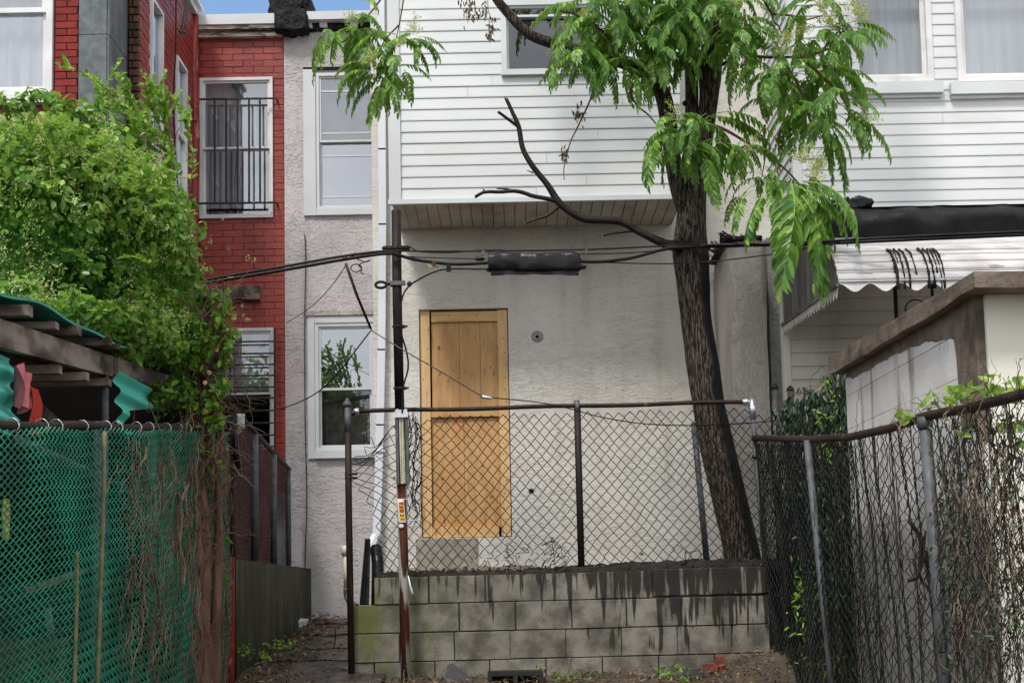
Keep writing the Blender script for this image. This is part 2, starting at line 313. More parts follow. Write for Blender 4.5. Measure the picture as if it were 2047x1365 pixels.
# ------------------------------------------------------------------ mesh helpers
WLOC = {}
def mkobj(name, me, mat=None, parent=None, loc=None, **kw):
    o = bpy.data.objects.new(name, me); COL.objects.link(o)
    if mat is not None and me is not None and len(me.materials) == 0: me.materials.append(MAT[mat] if isinstance(mat, str) else mat)
    if parent is not None: o.parent = parent
    if loc is not None:
        loc = Vector(loc)
        o.location = loc - (WLOC[parent.name] if parent is not None else Vector())
        WLOC[o.name] = loc
    else: WLOC[o.name] = WLOC[parent.name].copy() if parent is not None else Vector()
    for k, v in kw.items(): o[k] = v
    return o
def thing(name, label, cat, loc, group=None):
    o = mkobj(name, None, loc=loc, label=label, category=cat)
    o.empty_display_size = .1
    if group: o['group'] = group
    return o
def smooth(me):
    me.polygons.foreach_set('use_smooth', np.ones(len(me.polygons), dtype=bool))
class MB:
    def __init__(s): s.v = []; s.f = []; s.n = 0; s.t = []
    def add(s, v, f, tint=None):
        v = np.asarray(v, dtype=float).reshape(-1, 3)
        s.v.append(v); s.f += [[i + s.n for i in q] for q in f]; s.n += len(v)
        s.t.append(np.full(len(v), .5) if tint is None else np.broadcast_to(tint, len(v)))
        return s
    def box(s, x0, x1, y0, y1, z0, z1):
        return s.add([(x0, y0, z0), (x1, y0, z0), (x1, y1, z0), (x0, y1, z0), (x0, y0, z1), (x1, y0, z1), (x1, y1, z1), (x0, y1, z1)],
                     [(0, 3, 2, 1), (4, 5, 6, 7), (0, 1, 5, 4), (1, 2, 6, 5), (2, 3, 7, 6), (3, 0, 4, 7)])
    def hexa(s, c):   # eight corners: bottom loop then top loop
        return s.add(c, [(0, 3, 2, 1), (4, 5, 6, 7), (0, 1, 5, 4), (1, 2, 6, 5), (2, 3, 7, 6), (3, 0, 4, 7)])
    def bar(s, a, b, w, h, up=(0, 0, 1)):
        a, b = Vector(a), Vector(b); t = (b - a).normalized(); u = Vector(up)
        r = t.cross(u).normalized() * w / 2; u = r.cross(t).normalized() * h / 2
        return s.hexa([a - r - u, a + r - u, b + r - u, b - r - u, a - r + u, a + r + u, b + r + u, b - r + u])
    def tube(s, pts, r, k=8, caps=True, tint=None):
        P_ = np.array([tuple(p) for p in pts], dtype=float)[None]
        v, f = tubes(P_, r if np.isscalar(r) else np.asarray(r, dtype=float)[None], k)
        n = P_.shape[1]
        f = [list(q) for q in f]
        if caps: f += [list(range(k))[::-1], [(n - 1) * k + i for i in range(k)]]
        return s.add(v, f, tint)
    def sphere(s, c, r, sx=1, sy=1, sz=1, nu=10, nv=7):
        v = []; f = []
        for j in range(nv + 1):
            th = math.pi * j / nv
            for i in range(nu):
                ph = 2 * math.pi * i / nu
                v.append((c[0] + r * sx * math.sin(th) * math.cos(ph), c[1] + r * sy * math.sin(th) * math.sin(ph), c[2] + r * sz * math.cos(th)))
        for j in range(nv):
            for i in range(nu):
                f.append((j * nu + i, (j + 1) * nu + i, (j + 1) * nu + (i + 1) % nu, j * nu + (i + 1) % nu))
        return s.add(v, f)
    def mesh(s, name, off=(0, 0, 0), shade=False, attr=None):
        me = bpy.data.meshes.new(name)
        v = np.concatenate(s.v) - np.array(tuple(off))
        me.from_pydata(v.tolist(), [], s.f); me.update()
        if attr:
            a = me.attributes.new(attr, 'FLOAT', 'POINT'); a.data.foreach_set('value', np.concatenate(s.t).astype(np.float32))
        if shade: smooth(me)
        return me
    def build(s, name, mat, parent=None, shade=False, attr=None, **kw):
        if parent is None:
            v = np.concatenate(s.v); lo, hi = v.min(0), v.max(0)
            org = Vector(((lo[0] + hi[0]) / 2, (lo[1] + hi[1]) / 2, lo[2]))
            return mkobj(name, s.mesh(name, org, shade, attr), mat, None, org, **kw)
        return mkobj(name, s.mesh(name, WLOC[parent.name], shade, attr), mat, parent, WLOC[parent.name], **kw)
def tubes(Pt, r, k=4):
    """Pt (W,N,3) -> vertices and quads of W tubes"""
    Wn, N, _ = Pt.shape
    t = np.gradient(Pt, axis=1); t /= np.linalg.norm(t, axis=2, keepdims=True) + 1e-12
    avg = np.abs(t).mean(axis=(0, 1)); ref = np.zeros(3); ref[int(np.argmin(avg))] = 1
    b = np.cross(t, ref); b /= np.linalg.norm(b, axis=2, keepdims=True) + 1e-12
    n = np.cross(b, t)
    ang = np.arange(k) * 2 * math.pi / k
    rr = np.full((Wn, N), r) if np.isscalar(r) else np.broadcast_to(r, (Wn, N))
    v = Pt[:, :, None, :] + rr[:, :, None, None] * (np.cos(ang)[None, None, :, None] * n[:, :, None, :] + np.sin(ang)[None, None, :, None] * b[:, :, None, :])
    idx = np.arange(Wn * N * k).reshape(Wn, N, k)
    a = idx[:, :-1, :]; c = idx[:, 1:, :]
    q = np.stack([a, np.roll(a, -1, 2), np.roll(c, -1, 2), c], -1).reshape(-1, 4)
    return v.reshape(-1, 3), q
def npmesh(name, v, q, off=(0, 0, 0), shade=True, attrs=None):
    """fast mesh from an array of quads"""
    me = bpy.data.meshes.new(name)
    v = (np.asarray(v) - np.array(tuple(off))).astype(np.float32); q = np.asarray(q, dtype=np.int32); k = q.shape[1]
    me.vertices.add(len(v)); me.vertices.foreach_set('co', v.ravel())
    me.loops.add(q.size); me.loops.foreach_set('vertex_index', q.ravel())
    me.polygons.add(len(q)); me.polygons.foreach_set('loop_start', np.arange(len(q), dtype=np.int32) * k)
    me.polygons.foreach_set('loop_total', np.full(len(q), k, dtype=np.int32))
    me.update(calc_edges=True)
    for kk, a in (attrs or {}).items():
        at = me.attributes.new(kk, 'FLOAT', 'POINT'); at.data.foreach_set('value', a.astype(np.float32))
    if shade: smooth(me)
    return me
def spline(pts, n=24):
    """smooth Catmull-Rom curve through the points"""
    p = [np.array(tuple(q), dtype=float) for q in pts]
    p = [2 * p[0] - p[1]] + p + [2 * p[-1] - p[-2]]
    out = []; m = len(p) - 3
    for i in range(n + 1):
        u = i / n * m; j = min(int(u), m - 1); t = u - j
        a, b, c, d = p[j:j + 4]
        out.append(.5 * ((2 * b) + (-a + c) * t + (2 * a - 5 * b + 4 * c - d) * t * t + (-a + 3 * b - 3 * c + d) * t ** 3))
    return out
def rings(pxpts, n=24):
    """[(px,py,Y,r)...] -> smooth points and radii"""
    a = [(*P(x, y, Y), r) for x, y, Y, r in pxpts]
    q = spline([Vector4(v) for v in a], n)
    return [tuple(v[:3]) for v in q], [max(.0005, v[3]) for v in q]
def Vector4(v): return np.array(v)
def leafquads(pos, dirv, nrm, L, Wd, tint, fold=.25, droop=.12):
    """two folded quads per leaf. pos, dirv, nrm (N,3)"""
    dirv = dirv / (np.linalg.norm(dirv, axis=1, keepdims=True) + 1e-9)
    side = np.cross(dirv, nrm); side /= np.linalg.norm(side, axis=1, keepdims=True) + 1e-9
    nn = np.cross(side, dirv)
    L = np.broadcast_to(L, len(pos))[:, None]; Wd = np.broadcast_to(Wd, len(pos))[:, None] / 2
    tip = pos + dirv * L - nn * L * droop
    m1 = pos + dirv * L * .28; m2 = pos + dirv * L * .66 - nn * L * droop * .4
    up = nn * Wd * fold
    v = np.stack([pos, m1 + side * Wd * .95 + up, m2 + side * Wd * .8 + up, tip, m2 - side * Wd * .8 + up, m1 - side * Wd * .95 + up], 1)
    N = len(pos); i = np.arange(N)[:, None] * 6
    q = np.concatenate([i + np.array([0, 1, 2, 3]), i + np.array([0, 3, 4, 5])], 0)
    return v.reshape(-1, 3), q, np.repeat(tint, 6)
def rdir(n): 
    d = NR.normal(size=(n, 3)); return d / np.linalg.norm(d, axis=1, keepdims=True)
def chainlink(name, botA, botB, topA, topB, w, h, r, parent, mat, jit=None, sag=.3, sub=2, kind='stuff', hook=1.0, keep=None):
    botA, botB, topA, topB = [np.array(tuple(q)) for q in (botA, botB, topA, topB)]
    L = np.linalg.norm(topB - topA); H = (np.linalg.norm(topA - botA) + np.linalg.norm(topB - botB)) / 2
    nw = int(L / (w / 2)); nr = int(H / (h / 2)); N = nr * sub + 1
    i = np.arange(nw)[:, None]; j = np.arange(N)[None, :]
    ph = j / sub + (i % 2)
    tri = np.abs((ph % 2) - 1)
    tri = .5 + (tri - .5) * 1.04
    u = (i + tri) / nw + 0 * j; v = j / (N - 1) + 0 * i
    P_ = (botA + (botB - botA) * u[..., None]) * (1 - v[..., None]) + (topA + (topB - topA) * u[..., None]) * v[..., None]
    nrm = np.cross(topB - topA, topA - botA); nrm /= np.linalg.norm(nrm)
    P_ += nrm * (np.cos(ph * math.pi) * r * 1.3 * hook)[..., None]
    if jit is not None: P_ = P_ + jit(u, v, i, j, P_)
    v_, q_ = tubes(P_, r, 4)
    if keep is not None:   # leave out broken strands
        kf = keep(u, v, i, j)[:, :-1]; kf = np.repeat(kf[:, :, None], 4, 2).reshape(-1); q_ = q_[kf]
    return mkobj(name, npmesh(name, v_, q_, WLOC[parent.name]), mat, parent, WLOC[parent.name], kind=kind)
BOXC = {}
def shared_box(sx, sy, sz, mat, bev=.0, chip=0):
    """box centred on its origin, mesh data shared; slightly rounded outer edge"""
    key = (round(sx, 3), round(sy, 3), round(sz, 3), mat, chip)
    if key in BOXC: return BOXC[key]
    hx, hy, hz = sx / 2, sy / 2, sz / 2; b = bev; rr = random.Random(chip + 3)
    j = lambda: (rr.random() - .5) * bev * (1.2 if chip else 0)
    v = [(-hx, hy, -hz), (hx, hy, -hz), (hx, hy, hz), (-hx, hy, hz)]
    v += [(-hx, -hy + b, -hz), (hx, -hy + b, -hz), (hx, -hy + b, hz), (-hx, -hy + b, hz)]
    v += [(-hx + b + j(), -hy, -hz + b + j()), (hx - b + j(), -hy, -hz + b + j()), (hx - b + j(), -hy, hz - b + j()), (-hx + b + j(), -hy, hz - b + j())]
    f = [(0, 1, 5, 4)[::-1], (1, 2, 6, 5)[::-1], (2, 3, 7, 6)[::-1], (3, 0, 4, 7)[::-1],
         (4, 5, 9, 8), (5, 6, 10, 9), (6, 7, 11, 10), (7, 4, 8, 11), (8, 9, 10, 11), (0, 1, 2, 3)]
    me = bpy.data.meshes.new('piece'); me.from_pydata(v, [], f); me.update(); me.materials.append(MAT[mat])
    BOXC[key] = me; return me
def wall_holes(mb, x0, x1, z0, z1, Y, holes, thick=.12):
    """front sheet at Y with rectangular openings and their reveals"""
    xs = sorted({x0, x1, *[h[0] for h in holes], *[h[1] for h in holes]}); zs = sorted({z0, z1, *[h[2] for h in holes], *[h[3] for h in holes]})
    xs = [x for x in xs if x0 <= x <= x1]; zs = [z for z in zs if z0 <= z <= z1]
    for a, b in zip(xs, xs[1:]):
        for c, d in zip(zs, zs[1:]):
            mx_, mz = (a + b) / 2, (c + d) / 2
            if any(h[0] < mx_ < h[1] and h[2] < mz < h[3] for h in holes): continue
            mb.add([(a, Y, c), (b, Y, c), (b, Y, d), (a, Y, d)], [(0, 1, 2, 3)])
    for a, b, c, d in holes:
        T = Y + thick
        mb.add([(a, Y, c), (b, Y, c), (b, Y, d), (a, Y, d), (a, T, c), (b, T, c), (b, T, d), (a, T, d)], [(0, 4, 5, 1), (1, 5, 6, 2), (2, 6, 7, 3), (3, 7, 4, 0)])
    return mb
def ring_frame(mb, x0, x1, z0, z1, y0, y1, w, wb=None):
    wb = wb or w
    mb.box(x0, x0 + w, y0, y1, z0, z1); mb.box(x1 - w, x1, y0, y1, z0, z1)
    mb.box(x0 + w, x1 - w, y0, y1, z1 - w, z1); mb.box(x0 + w, x1 - w, y0, y1, z0, z0 + wb)
def window(parent, x0, x1, z0, z1, Y, mat='white_vinyl', fw=.045, split=.5, glass=('glass', 'glass'), back='curtain', label=None, sw=.028, backfrac=1.0, muntins=()):
    m = MB(); ring_frame(m, x0, x1, z0, z1, Y - .03, Y + .05, fw)
    w = m.build('window', mat, parent)
    if label: w['label'] = label
    zi0, zi1 = z0 + fw, z1 - fw; xi0, xi1 = x0 + fw, x1 - fw; zm = zi0 + (zi1 - zi0) * split
    s = MB(); ring_frame(s, xi0, xi1, zm - sw / 2, zi1, Y - .012, Y + .018, sw); s.build('sash', mat, w)
    s = MB(); ring_frame(s, xi0, xi1, zi0, zm + sw / 2, Y + .020, Y + .048, sw); s.build('sash', mat, w)
    MB().add([(xi0 + sw, Y + .002, zm), (xi1 - sw, Y + .002, zm), (xi1 - sw, Y + .004, zi1 - sw), (xi0 + sw, Y + .004, zi1 - sw)], [(0, 1, 2, 3)]).build('pane', glass[0], w)
    MB().add([(xi0 + sw, Y + .034, zi0 + sw), (xi1 - sw, Y + .034, zi0 + sw), (xi1 - sw, Y + .0345, zm), (xi0 + sw, Y + .0345, zm)], [(0, 1, 2, 3)]).build('pane', glass[1], w)
    for mz in muntins:
        z = z0 + (z1 - z0) * mz
        MB().box(xi0 + sw, xi1 - sw, Y - .004 if z > zm else Y + .026, Y + .0 if z > zm else Y + .030, z - .008, z + .008).build('glazing_bar', mat, w)
    # room behind
    b = MB(); D = .5
    b.add([(x0, Y + .06, z0), (x1, Y + .06, z0), (x1, Y + .06, z1), (x0, Y + .06, z1), (x0, Y + D, z0), (x1, Y + D, z0), (x1, Y + D, z1), (x0, Y + D, z1)],
          [(0, 1, 5, 4), (1, 2, 6, 5), (2, 3, 7, 6), (3, 0, 4, 7), (4, 5, 6, 7)]).build('room', 'dark', w)
    if back:
        n = 40; zb = z1 - (z1 - z0) * backfrac; c = MB()
        xs = [x0 + (x1 - x0) * i / n for i in range(n + 1)]
        ys = [Y + .13 + .012 * math.sin(i * 1.1 + z0) + .006 * math.sin(i * 2.7) for i in range(n + 1)]
        if back == 'blind': ys = [Y + .12] * (n + 1)
        v = [(x, y, zb) for x, y in zip(xs, ys)] + [(x, y, z1) for x, y in zip(xs, ys)]
        c.add(v, [(i, i + 1, n + 2 + i, n + 1 + i) for i in range(n)]).build(back, back, w, shade=(back == 'curtain'))
    return w
def clapboards(parent, x0, x1, z0, z1, Y, pitch, holes, mat, sticks=.013):
    cache = {}
    n = int(math.ceil((z1 - z0) / pitch - .2))
    for k in range(n):
        a = z0 + k * pitch; mz = a + pitch / 2
        segs = [(x0, x1)]
        for h in holes:
            if h[2] < mz < h[3]:
                ns = []
                for p, q in segs:
                    if h[1] <= p or h[0] >= q: ns.append((p, q)); continue
                    if h[0] > p: ns.append((p, h[0]))
                    if h[1] < q: ns.append((h[1], q))
                segs = ns
        ns = []
        for p, q in segs:
            if q - p > 1.6 and RND.random() < .55: c = RND.uniform(p + .5, q - .5); ns += [(p, c), (c + .0035, q)]
            else: ns.append((p, q))
        segs = ns
        for p, q in segs:
            L = q - p
            if L < .02: continue
            key = round(L, 3)
            if key not in cache:
                s = sticks; v = [(-L / 2, 0, 0), (L / 2, 0, 0), (L / 2, -s, 0), (-L / 2, -s, 0), (-L / 2, -s, .012), (L / 2, -s, .012), (L / 2, -.001, pitch), (-L / 2, -.001, pitch), (L/2, 0, pitch), (-L/2, 0, pitch)]
                me = bpy.data.meshes.new('clapboard'); me.from_pydata(v, [], [(0, 1, 2, 3), (3, 2, 5, 4), (4, 5, 6, 7), (7, 6, 8, 9), (1, 8, 6, 5, 2), (0, 3, 4, 7, 9)]); me.update()
                me.materials.append(MAT[mat]); cache[key] = me
            mkobj('clapboard', cache[key], None, parent, ((p + q) / 2, Y + RND.uniform(-.0008, .0008), a))

# ================================================================== the ground
def gz(x, y):
    if y >= 10: return min(.02 + .115 * (y - 10), .37)
    return .02 - .095 * (10 - y) if y > 0 else -.93
def ground():
    xs = [-200, -40, -12, -8] + [-6 + .25 * i for i in range(49)] + [8, 12, 40, 200]
    ys = [-400, -60, -15, -4] + [0 + .5 * i for i in range(16)] + [8 + .1 * i for i in range(60)] + [14.5, 20, 60, 400]
    v = []; 
    for y in ys:
        for x in xs:
            z = gz(x, y) + (.02 * math.sin(x * 5 + y * 3) + .015 * math.sin(x * 13 - y * 7) if abs(x) < 8 and 0 < y < 14 else 0)
            if x > 1.1 and 8.2 < y < 10.4:   # the mound of earth at the right end of the block wall
                z += .20 * math.exp(-((x - 1.95) / .45) ** 2) * math.exp(-((y - 9.6) / .6) ** 2)
            v.append((x, y, z))
    n = len(xs); q = [(j * n + i, j * n + i + 1, (j + 1) * n + i + 1, (j + 1) * n + i) for j in range(len(ys) - 1) for i in range(n - 1)]
    mkobj('ground', npmesh('ground', v, q), 'ground', None, (0, 0, 0), kind='structure')
ground()
def gtop(x, y):
    z = gz(x, y)
    if x > 1.1 and 8.2 < y < 10.4: z += .20 * math.exp(-((x - 1.95) / .45) ** 2) * math.exp(-((y - 9.6) / .6) ** 2)
    return z
# alley path: uneven slabs between the two low walls
pth = mkobj('path', MB().box(-1.95, -1.2, 9.0, 13.0, -.25, -.2).mesh('path'), 'path', None, (0, 0, 0), kind='structure')
ye = 8.7; k = 0
while ye < 12.9:
    d = RND.choice([.55, .7, .62]); y1 = min(ye + d - .02, 12.98)
    a, b = gz(0, ye) + .045 + RND.uniform(-.012, .02), gz(0, y1) + .045 + RND.uniform(-.012, .01)
    xl, xr = -1.96, -1.18
    if ye < 9.9: xr = -.95
    v = []
    nx = 10; ny = 6
    for j in range(ny + 1):
        for i in range(nx + 1):
            x = xl + (xr - xl) * i / nx; y = ye + (y1 - ye) * j / ny
            v.append((x, y, a + (b - a) * j / ny + .006 * math.sin(x * 21 + y * 9) - (.012 if i in (0, nx) or j in (0, ny) else 0)))
    nn = nx + 1; f = [(j * nn + i, j * nn + i + 1, (j + 1) * nn + i + 1, (j + 1) * nn + i) for j in range(ny) for i in range(nx)]
    m = MB().add(v, f)
    m.box(xl + .004, xr - .004, ye + .004, y1 - .004, a - .2, min(a, b) - .02)
    m.build('slab', 'path', pth); ye += d; k += 1

# ================================================================== house at the left: painted brick
WL = -3.02           # side wall of the rear wing
FY = 13.0            # far facades
XS = PX(569, 450, FY)
red = thing('brick_house', 'red painted brick rowhouse with barred windows and a shingled bay at far left', 'house', (-3.6, 12, .3))
hu = RECT(400, 157, 546, 437, FY); hl = RECT(400, 657, 549, 900, FY)
topz = PZ(480, 70, FY); zb = .3
holes = [hu, hl]
wall_holes(MB(), WL, XS - .0, zb, topz + .1, FY + .003, holes, .15).build('wall', 'mortar_red', red)
BRN = [0]
def bricks(parent, x0, x1, z0, z1, Y, hs, mat, mo, limit, bw=.203, bh=.0655, j=.007, bev=.006, cat='brick'):
    cnt = 0; k = 0; z = z1; cells = []
    while z - bh > z0:
        z -= bh; off = (bw / 2 if k % 2 else 0) - .03; k += 1
        x = x0 - off
        while x < x1:
            a, b = max(x, x0), min(x + bw, x1); x += bw
            segs = [(a, b)]; zm = z + bh / 2
            for h in hs:
                if h[2] - .01 < zm < h[3] + .01:
                    ns = []
                    for p, q in segs:
                        if h[1] <= p or h[0] >= q: ns.append((p, q)); continue
                        if h[0] > p: ns.append((p, h[0]))
                        if h[1] < q: ns.append((h[1], q))
                    segs = ns
            for p, q in segs:
                if q - p > .025: cells.append((p, q, z))
    return cells
cells = bricks(red, WL + .01, XS - .004, 1.55, topz, FY, holes, 'brick_red', None, 300)
stuff = MB()
for i, (p, q, z) in enumerate(cells):
    w = round((q - p) * 50) / 50 - .003
    if w < .02: w = .02
    c = ((p + q) / 2, FY + .0245 + RND.uniform(-.002, .002), z + .033 + RND.uniform(-.001, .001))
    if z > 1.9 and BRN[0] < 285:
        o = mkobj('brick', shared_box(w, .05, .0635, 'brick_red', .004, RND.randint(1, 3)), None, red, c); BRN[0] += 1
        o.rotation_euler = (RND.uniform(-.02, .02), 0, RND.uniform(-.01, .01))
    else: stuff.box(c[0] - w / 2, c[0] + w / 2, c[1] - .025, c[1] + .02, c[2] - .029, c[2] + .029)
stuff.build('brickwork', 'brick_red', red, kind='stuff')
# side wall of the wing, facing the alley
def yz(px, X, py=600):   # depth at which the plane x = X is seen at pixel column px
    lo, hi = 1.0, 40.0
    for _ in range(40):
        m = (lo + hi) / 2
        if (PX(px, py, m) - X) * (1 if X > 0 else -1) < 0: lo = m
        else: hi = m
    return (lo + hi) / 2
YN = yz(278, WL, 300)
sw = [(yz(300, WL, 200), yz(323, WL, 200), 4.05, PZ(322, 28, yz(323, WL, 100))), (yz(351, WL, 300), yz(371, WL, 300), 3.95, PZ(362, 125, yz(361, WL, 100)))]
m = MB()
zt = PZ(385, 40, 12.9)
ys = sorted({YN, FY + .03, *[a for s_ in sw for a in s_[:2]]}); zs = sorted({zb, zt, *[a for s_ in sw for a in s_[2:]]})
for a, b in zip(ys, ys[1:]):
    for c, d in zip(zs, zs[1:]):
        if any(s_[0] < (a + b) / 2 < s_[1] and s_[2] < (c + d) / 2 < s_[3] for s_ in sw): continue
        m.add([(WL - .03, a, c), (WL - .03, b, c), (WL - .03, b, d), (WL - .03, a, d)], [(0, 1, 2, 3)])
m.build('wall', 'mortar_red', red)
m = MB(); z = zt; k = 0
while z > 2.2:
    z -= .0655; k += 1; y = YN - (.1 if k % 2 else 0)
    while y < FY:
        a, b = max(y, YN), min(y + .195, FY); y += .203
        for s_ in sw:
            if s_[2] < z + .03 < s_[3]:
                if a < s_[0] < b: b = s_[0]
                elif a < s_[1] < b: a = s_[1]
                elif s_[0] <= a and b <= s_[1]: a = b
        if b - a < .03: continue
        e = RND.uniform(0, .004)
        m.box(WL - .03, WL - e, a, b, z, z + .058)
m.build('brickwork', 'brick_red', red, kind='stuff', label='side wall bricks seen at a slant along the alley')
for s_ in sw:
    m = MB(); a, b, c, d = s_; t = .03
    m.box(WL - .05, WL + .02, a, a + t, c, d); m.box(WL - .05, WL + .02, b - t, b, c, d); m.box(WL - .05, WL + .02, a + t, b - t, d - t, d); m.box(WL - .05, WL + .02, a + t, b - t, c, c + t)
    zm = c + (d - c) * .58; m.box(WL - .04, WL + .005, a + t, b - t, zm - .02, zm + .02)
    w = m.build('window', 'white_paint', red)
    MB().add([(WL - .02, a, c), (WL - .02, b, c), (WL - .021, b, d), (WL - .021, a, d)], [(0, 1, 2, 3)]).build('pane', 'glass_high', w)
    MB().add([(WL - .2, a, c), (WL - .2, b, c), (WL - .2, b, d), (WL - .2, a, d)], [(0, 1, 2, 3)]).build('room', 'dark', w)
# front corner of the wing in old brown brick, and its body
wx0 = PX(245, 200, YN - .02)
MB().box(wx0 - .5, WL - .035, YN + .02, YN + .1, zb, zt + .4).build('wall', 'mortar_dark', red)
z = zt + .3; k = 0
for _ in range(62):
    z -= .0655; k += 1
    w = (WL - wx0 - .07)
    sp = .6 if k % 2 else .35
    for a, b in ((wx0 + .05, wx0 + .05 + w * sp), (wx0 + .05 + w * sp + .006, WL - .002)):
        mkobj('brick', shared_box(round(b - a, 2), .06, .057, 'brick_brown', .006, 1), None, red, ((a + b) / 2, YN + RND.uniform(-.004, .004), z + .03))
MB().tube([(wx0 + .02, YN - .03, zb), (wx0 + .02, YN - .03, zt + .6)], .026, 8).build('corner_pipe', 'rust_dark', red, True)
# cornice along the top of the side wall, and of the far facade
m = MB(); m.box(WL - .4, WL + .035, YN, 12.95, zt + .02, zt + .09); m.box(WL - .4, WL + .07, YN, 12.95, zt + .09, zt + .13)
m.build('cornice', 'white_paint', red)
m = MB()
for (y0, y1, e) in ((50, 57, .05), (57, 66, .10), (66, 70, .04), (71, 78, .06)):
    r = RECT(396, y0, 566, y1, FY); m.box(r[0], r[1], FY - e, FY + .02, r[2] + .001, r[3] - .001)
m.build('cornice', 'peeling_wood', red)
r = RECT(388, 30, 549, 50, FY - .1); MB().box(r[0], r[1], FY - .12, FY + .25, r[2], r[3]).build('parapet_cap', 'white_vinyl', red)
MB().box(WL - .2, XS, FY + .05, FY + .3, topz - .3, r[2] - .002).build('parapet', 'peeling_wood', red)
# drainpipe in the corner
xp = PX(388, 300, 12.86)
pts = [(xp + .01 * math.sin(i * 1.3), 12.86, .35 + (zt + .05 - .35) * i / 14) for i in range(15)]
MB().tube(pts, .047, 14).build('drainpipe', 'red_paint', red, True)
for zz in (1.2, 2.6, 3.9, 5.2): MB().tube([(xp, 12.86, zz), (xp, 12.86, zz + .05)], .054, 14).build('pipe_bracket', 'red_paint', red, True)
# barred windows
w = window(red, *hu, FY, 'white_paint', .03, .5, ('glass', 'glass'), 'curtain', 'upper window behind upright iron bars', .022, .9)
w2 = window(red, *hl, FY, 'white_paint', .03, .46, ('glass', 'glass_low'), 'curtain', 'lower window behind level iron bars', .022, .5)
m = MB()
for x in (428, 451, 474, 497, 519):
    a, b = P(x, 196, FY - .09), P(x + 1, 406, FY - .09); m = MB().tube([(b.x, a.y, b.z), (b.x, a.y, a.z)], .010, 6); m.build('bar', 'iron', w)
for y in (197, 405):
    a, b = P(396, y + 2, FY - .09), P(552, y, FY - .09); MB().tube([a, b, b + Vector((0, .09, 0))], .011, 6).build('rail', 'iron', w)
for y in (682, 706, 728, 750, 773, 795, 820, 845, 869, 892):
    a, b = P(420, y + 2, FY - .09), P(549, y, FY - .09); MB().tube([a, b], .009, 6).build('bar', 'iron', w2)
for x in (460, 549):
    a, b = P(x, 690 if x == 460 else 655, FY - .1), P(x + 1, 902, FY - .1); MB().tube([(a.x, a.y, b.z), a], .011, 6).build('rail', 'iron', w2)
r = RECT(425, 572, 518, 598, FY - .1); MB().box(r[0], r[1], FY - .1, FY + .02, r[2], r[3]).build('lintel_block', 'old_wood', red, label='weathered timber block jutting from the red wall')
# shingled bay nearest the camera
BY = 10.4; BX = -3.13
hb = RECT(-120, -70, 108, 196, BY)
xb0, xb1 = PX(112, 100, BY), PX(158, 100, BY)
wall_holes(MB(), -6.2, BX - .02, .2, 7.4, BY, [hb], .1).build('wall', 'mortar_red', red)
z0 = PZ(130, 232, BY); k = 0; z = z0
while z < 5.6:
    xm = xb0 + (xb1 - xb0) * (.5 if k % 2 else .95)
    for a, b in (((xb0, xm - .003), (xm + .003, xb1)) if k % 2 else ((xb0, xm),)):
        mkobj('shingle', shared_box(round(b - a, 3), .018, .052, 'shingle_red', .004, 1), None, red, ((a + b) / 2, BY - .012 + RND.uniform(-.002, .002), z + .028)).rotation_euler = (.06, 0, 0)
    z += .0585; k += 1
window(red, *hb, BY - .01, 'white_paint', .05, .66, ('glass', 'glass'), 'curtain', 'large white framed window of the shingled bay', .04)
r = RECT(-120, 196, 118, 212, BY); MB().box(r[0], r[1], BY - .07, BY + .0, r[2], r[3]).build('window_sill', 'white_paint', red)
r = RECT(-120, 228, 110, 300, BY); MB().box(r[0], r[1], BY - .02, BY - .002, r[2], r[3]).build('plywood_patch', 'plywood', red)
r = PX(160, 100, BY)
for i, (za, zc) in enumerate(((.3, 2.0), (2.0, 3.3), (3.3, PZ(180, 72, BY) - .004), (PZ(180, 72, BY), 5.6))):
    MB().box(r, BX, BY - .025 - .003 * i, BY - .002, za, zc).build('sheet_panel', 'slate_metal', red)
    MB().box(BX - .01, BX + .012 + .002 * i, BY - .02, YN - .05, za, zc).build('sheet_panel', 'slate_metal', red)

# ================================================================== narrow grey stucco house
grey = thing('stucco_house', 'narrow grey stucco house between the red brick house and the white siding house', 'house', (-1.7, 13, .3))
XE = -1.2
wu = RECT(632, 146, 752, 418, FY); wl_ = RECT(630, 645, 750, 900, FY)
zt2 = PZ(650, 62, FY)
wall_holes(MB(), XS, XE, .25, zt2, FY, [wu, wl_], .1).build('wall', 'stucco_grey', grey)
MB().box(XS, XE, FY + .11, FY + .3, .25, zt2 - .01).build('wall_core', 'mortar', grey)
window(grey, *wu, FY + .02, 'white_vinyl', .03, .5, ('glass', 'glass_high'), 'curtain', 'upper white window with grille bars', .02, .86, (.87, .56, .40, .1))
window(grey, *wl_, FY + .02, 'white_vinyl', .035, .48, ('glass_high', 'glass_low'), 'curtain', 'lower white window, half open blind', .022, .5)
m = MB()
r = RECT(607, 141, 632, 432, FY); m.box(r[0], r[1] - .002, FY - .025, FY - .001, r[2], r[3]); r2 = RECT(632, 418, 760, 432, FY); m.box(r[1], r2[1], FY - .03, FY - .001, r[2], r2[3])
m.build('window_trim', 'white_vinyl', grey)
m = MB(); r = RECT(616, 632, 630, 917, FY); m.box(r[0], r[1] - .002, FY - .02, FY - .001, r[2], r[3]); r2 = RECT(630, 900, 762, 917, FY); m.box(r[1], r2[1], FY - .05, FY - .001, r[2], r2[3])
r2 = RECT(630, 632, 760, 645, FY); m.box(r[1], r2[1], FY - .02, FY - .001, r2[2], r2[3]); m.build('window_trim', 'white_vinyl', grey)
r = RECT(612, 622, 750, 631, FY); MB().box(r[0], r[1], FY - .035, FY, r[2], r[3]).build('lintel', 'stucco_rough', grey)
r = RECT(606, 135, 750, 140, FY); MB().box(r[0], r[1], FY - .02, FY, r[2], r[3]).build('lintel', 'tar', grey)
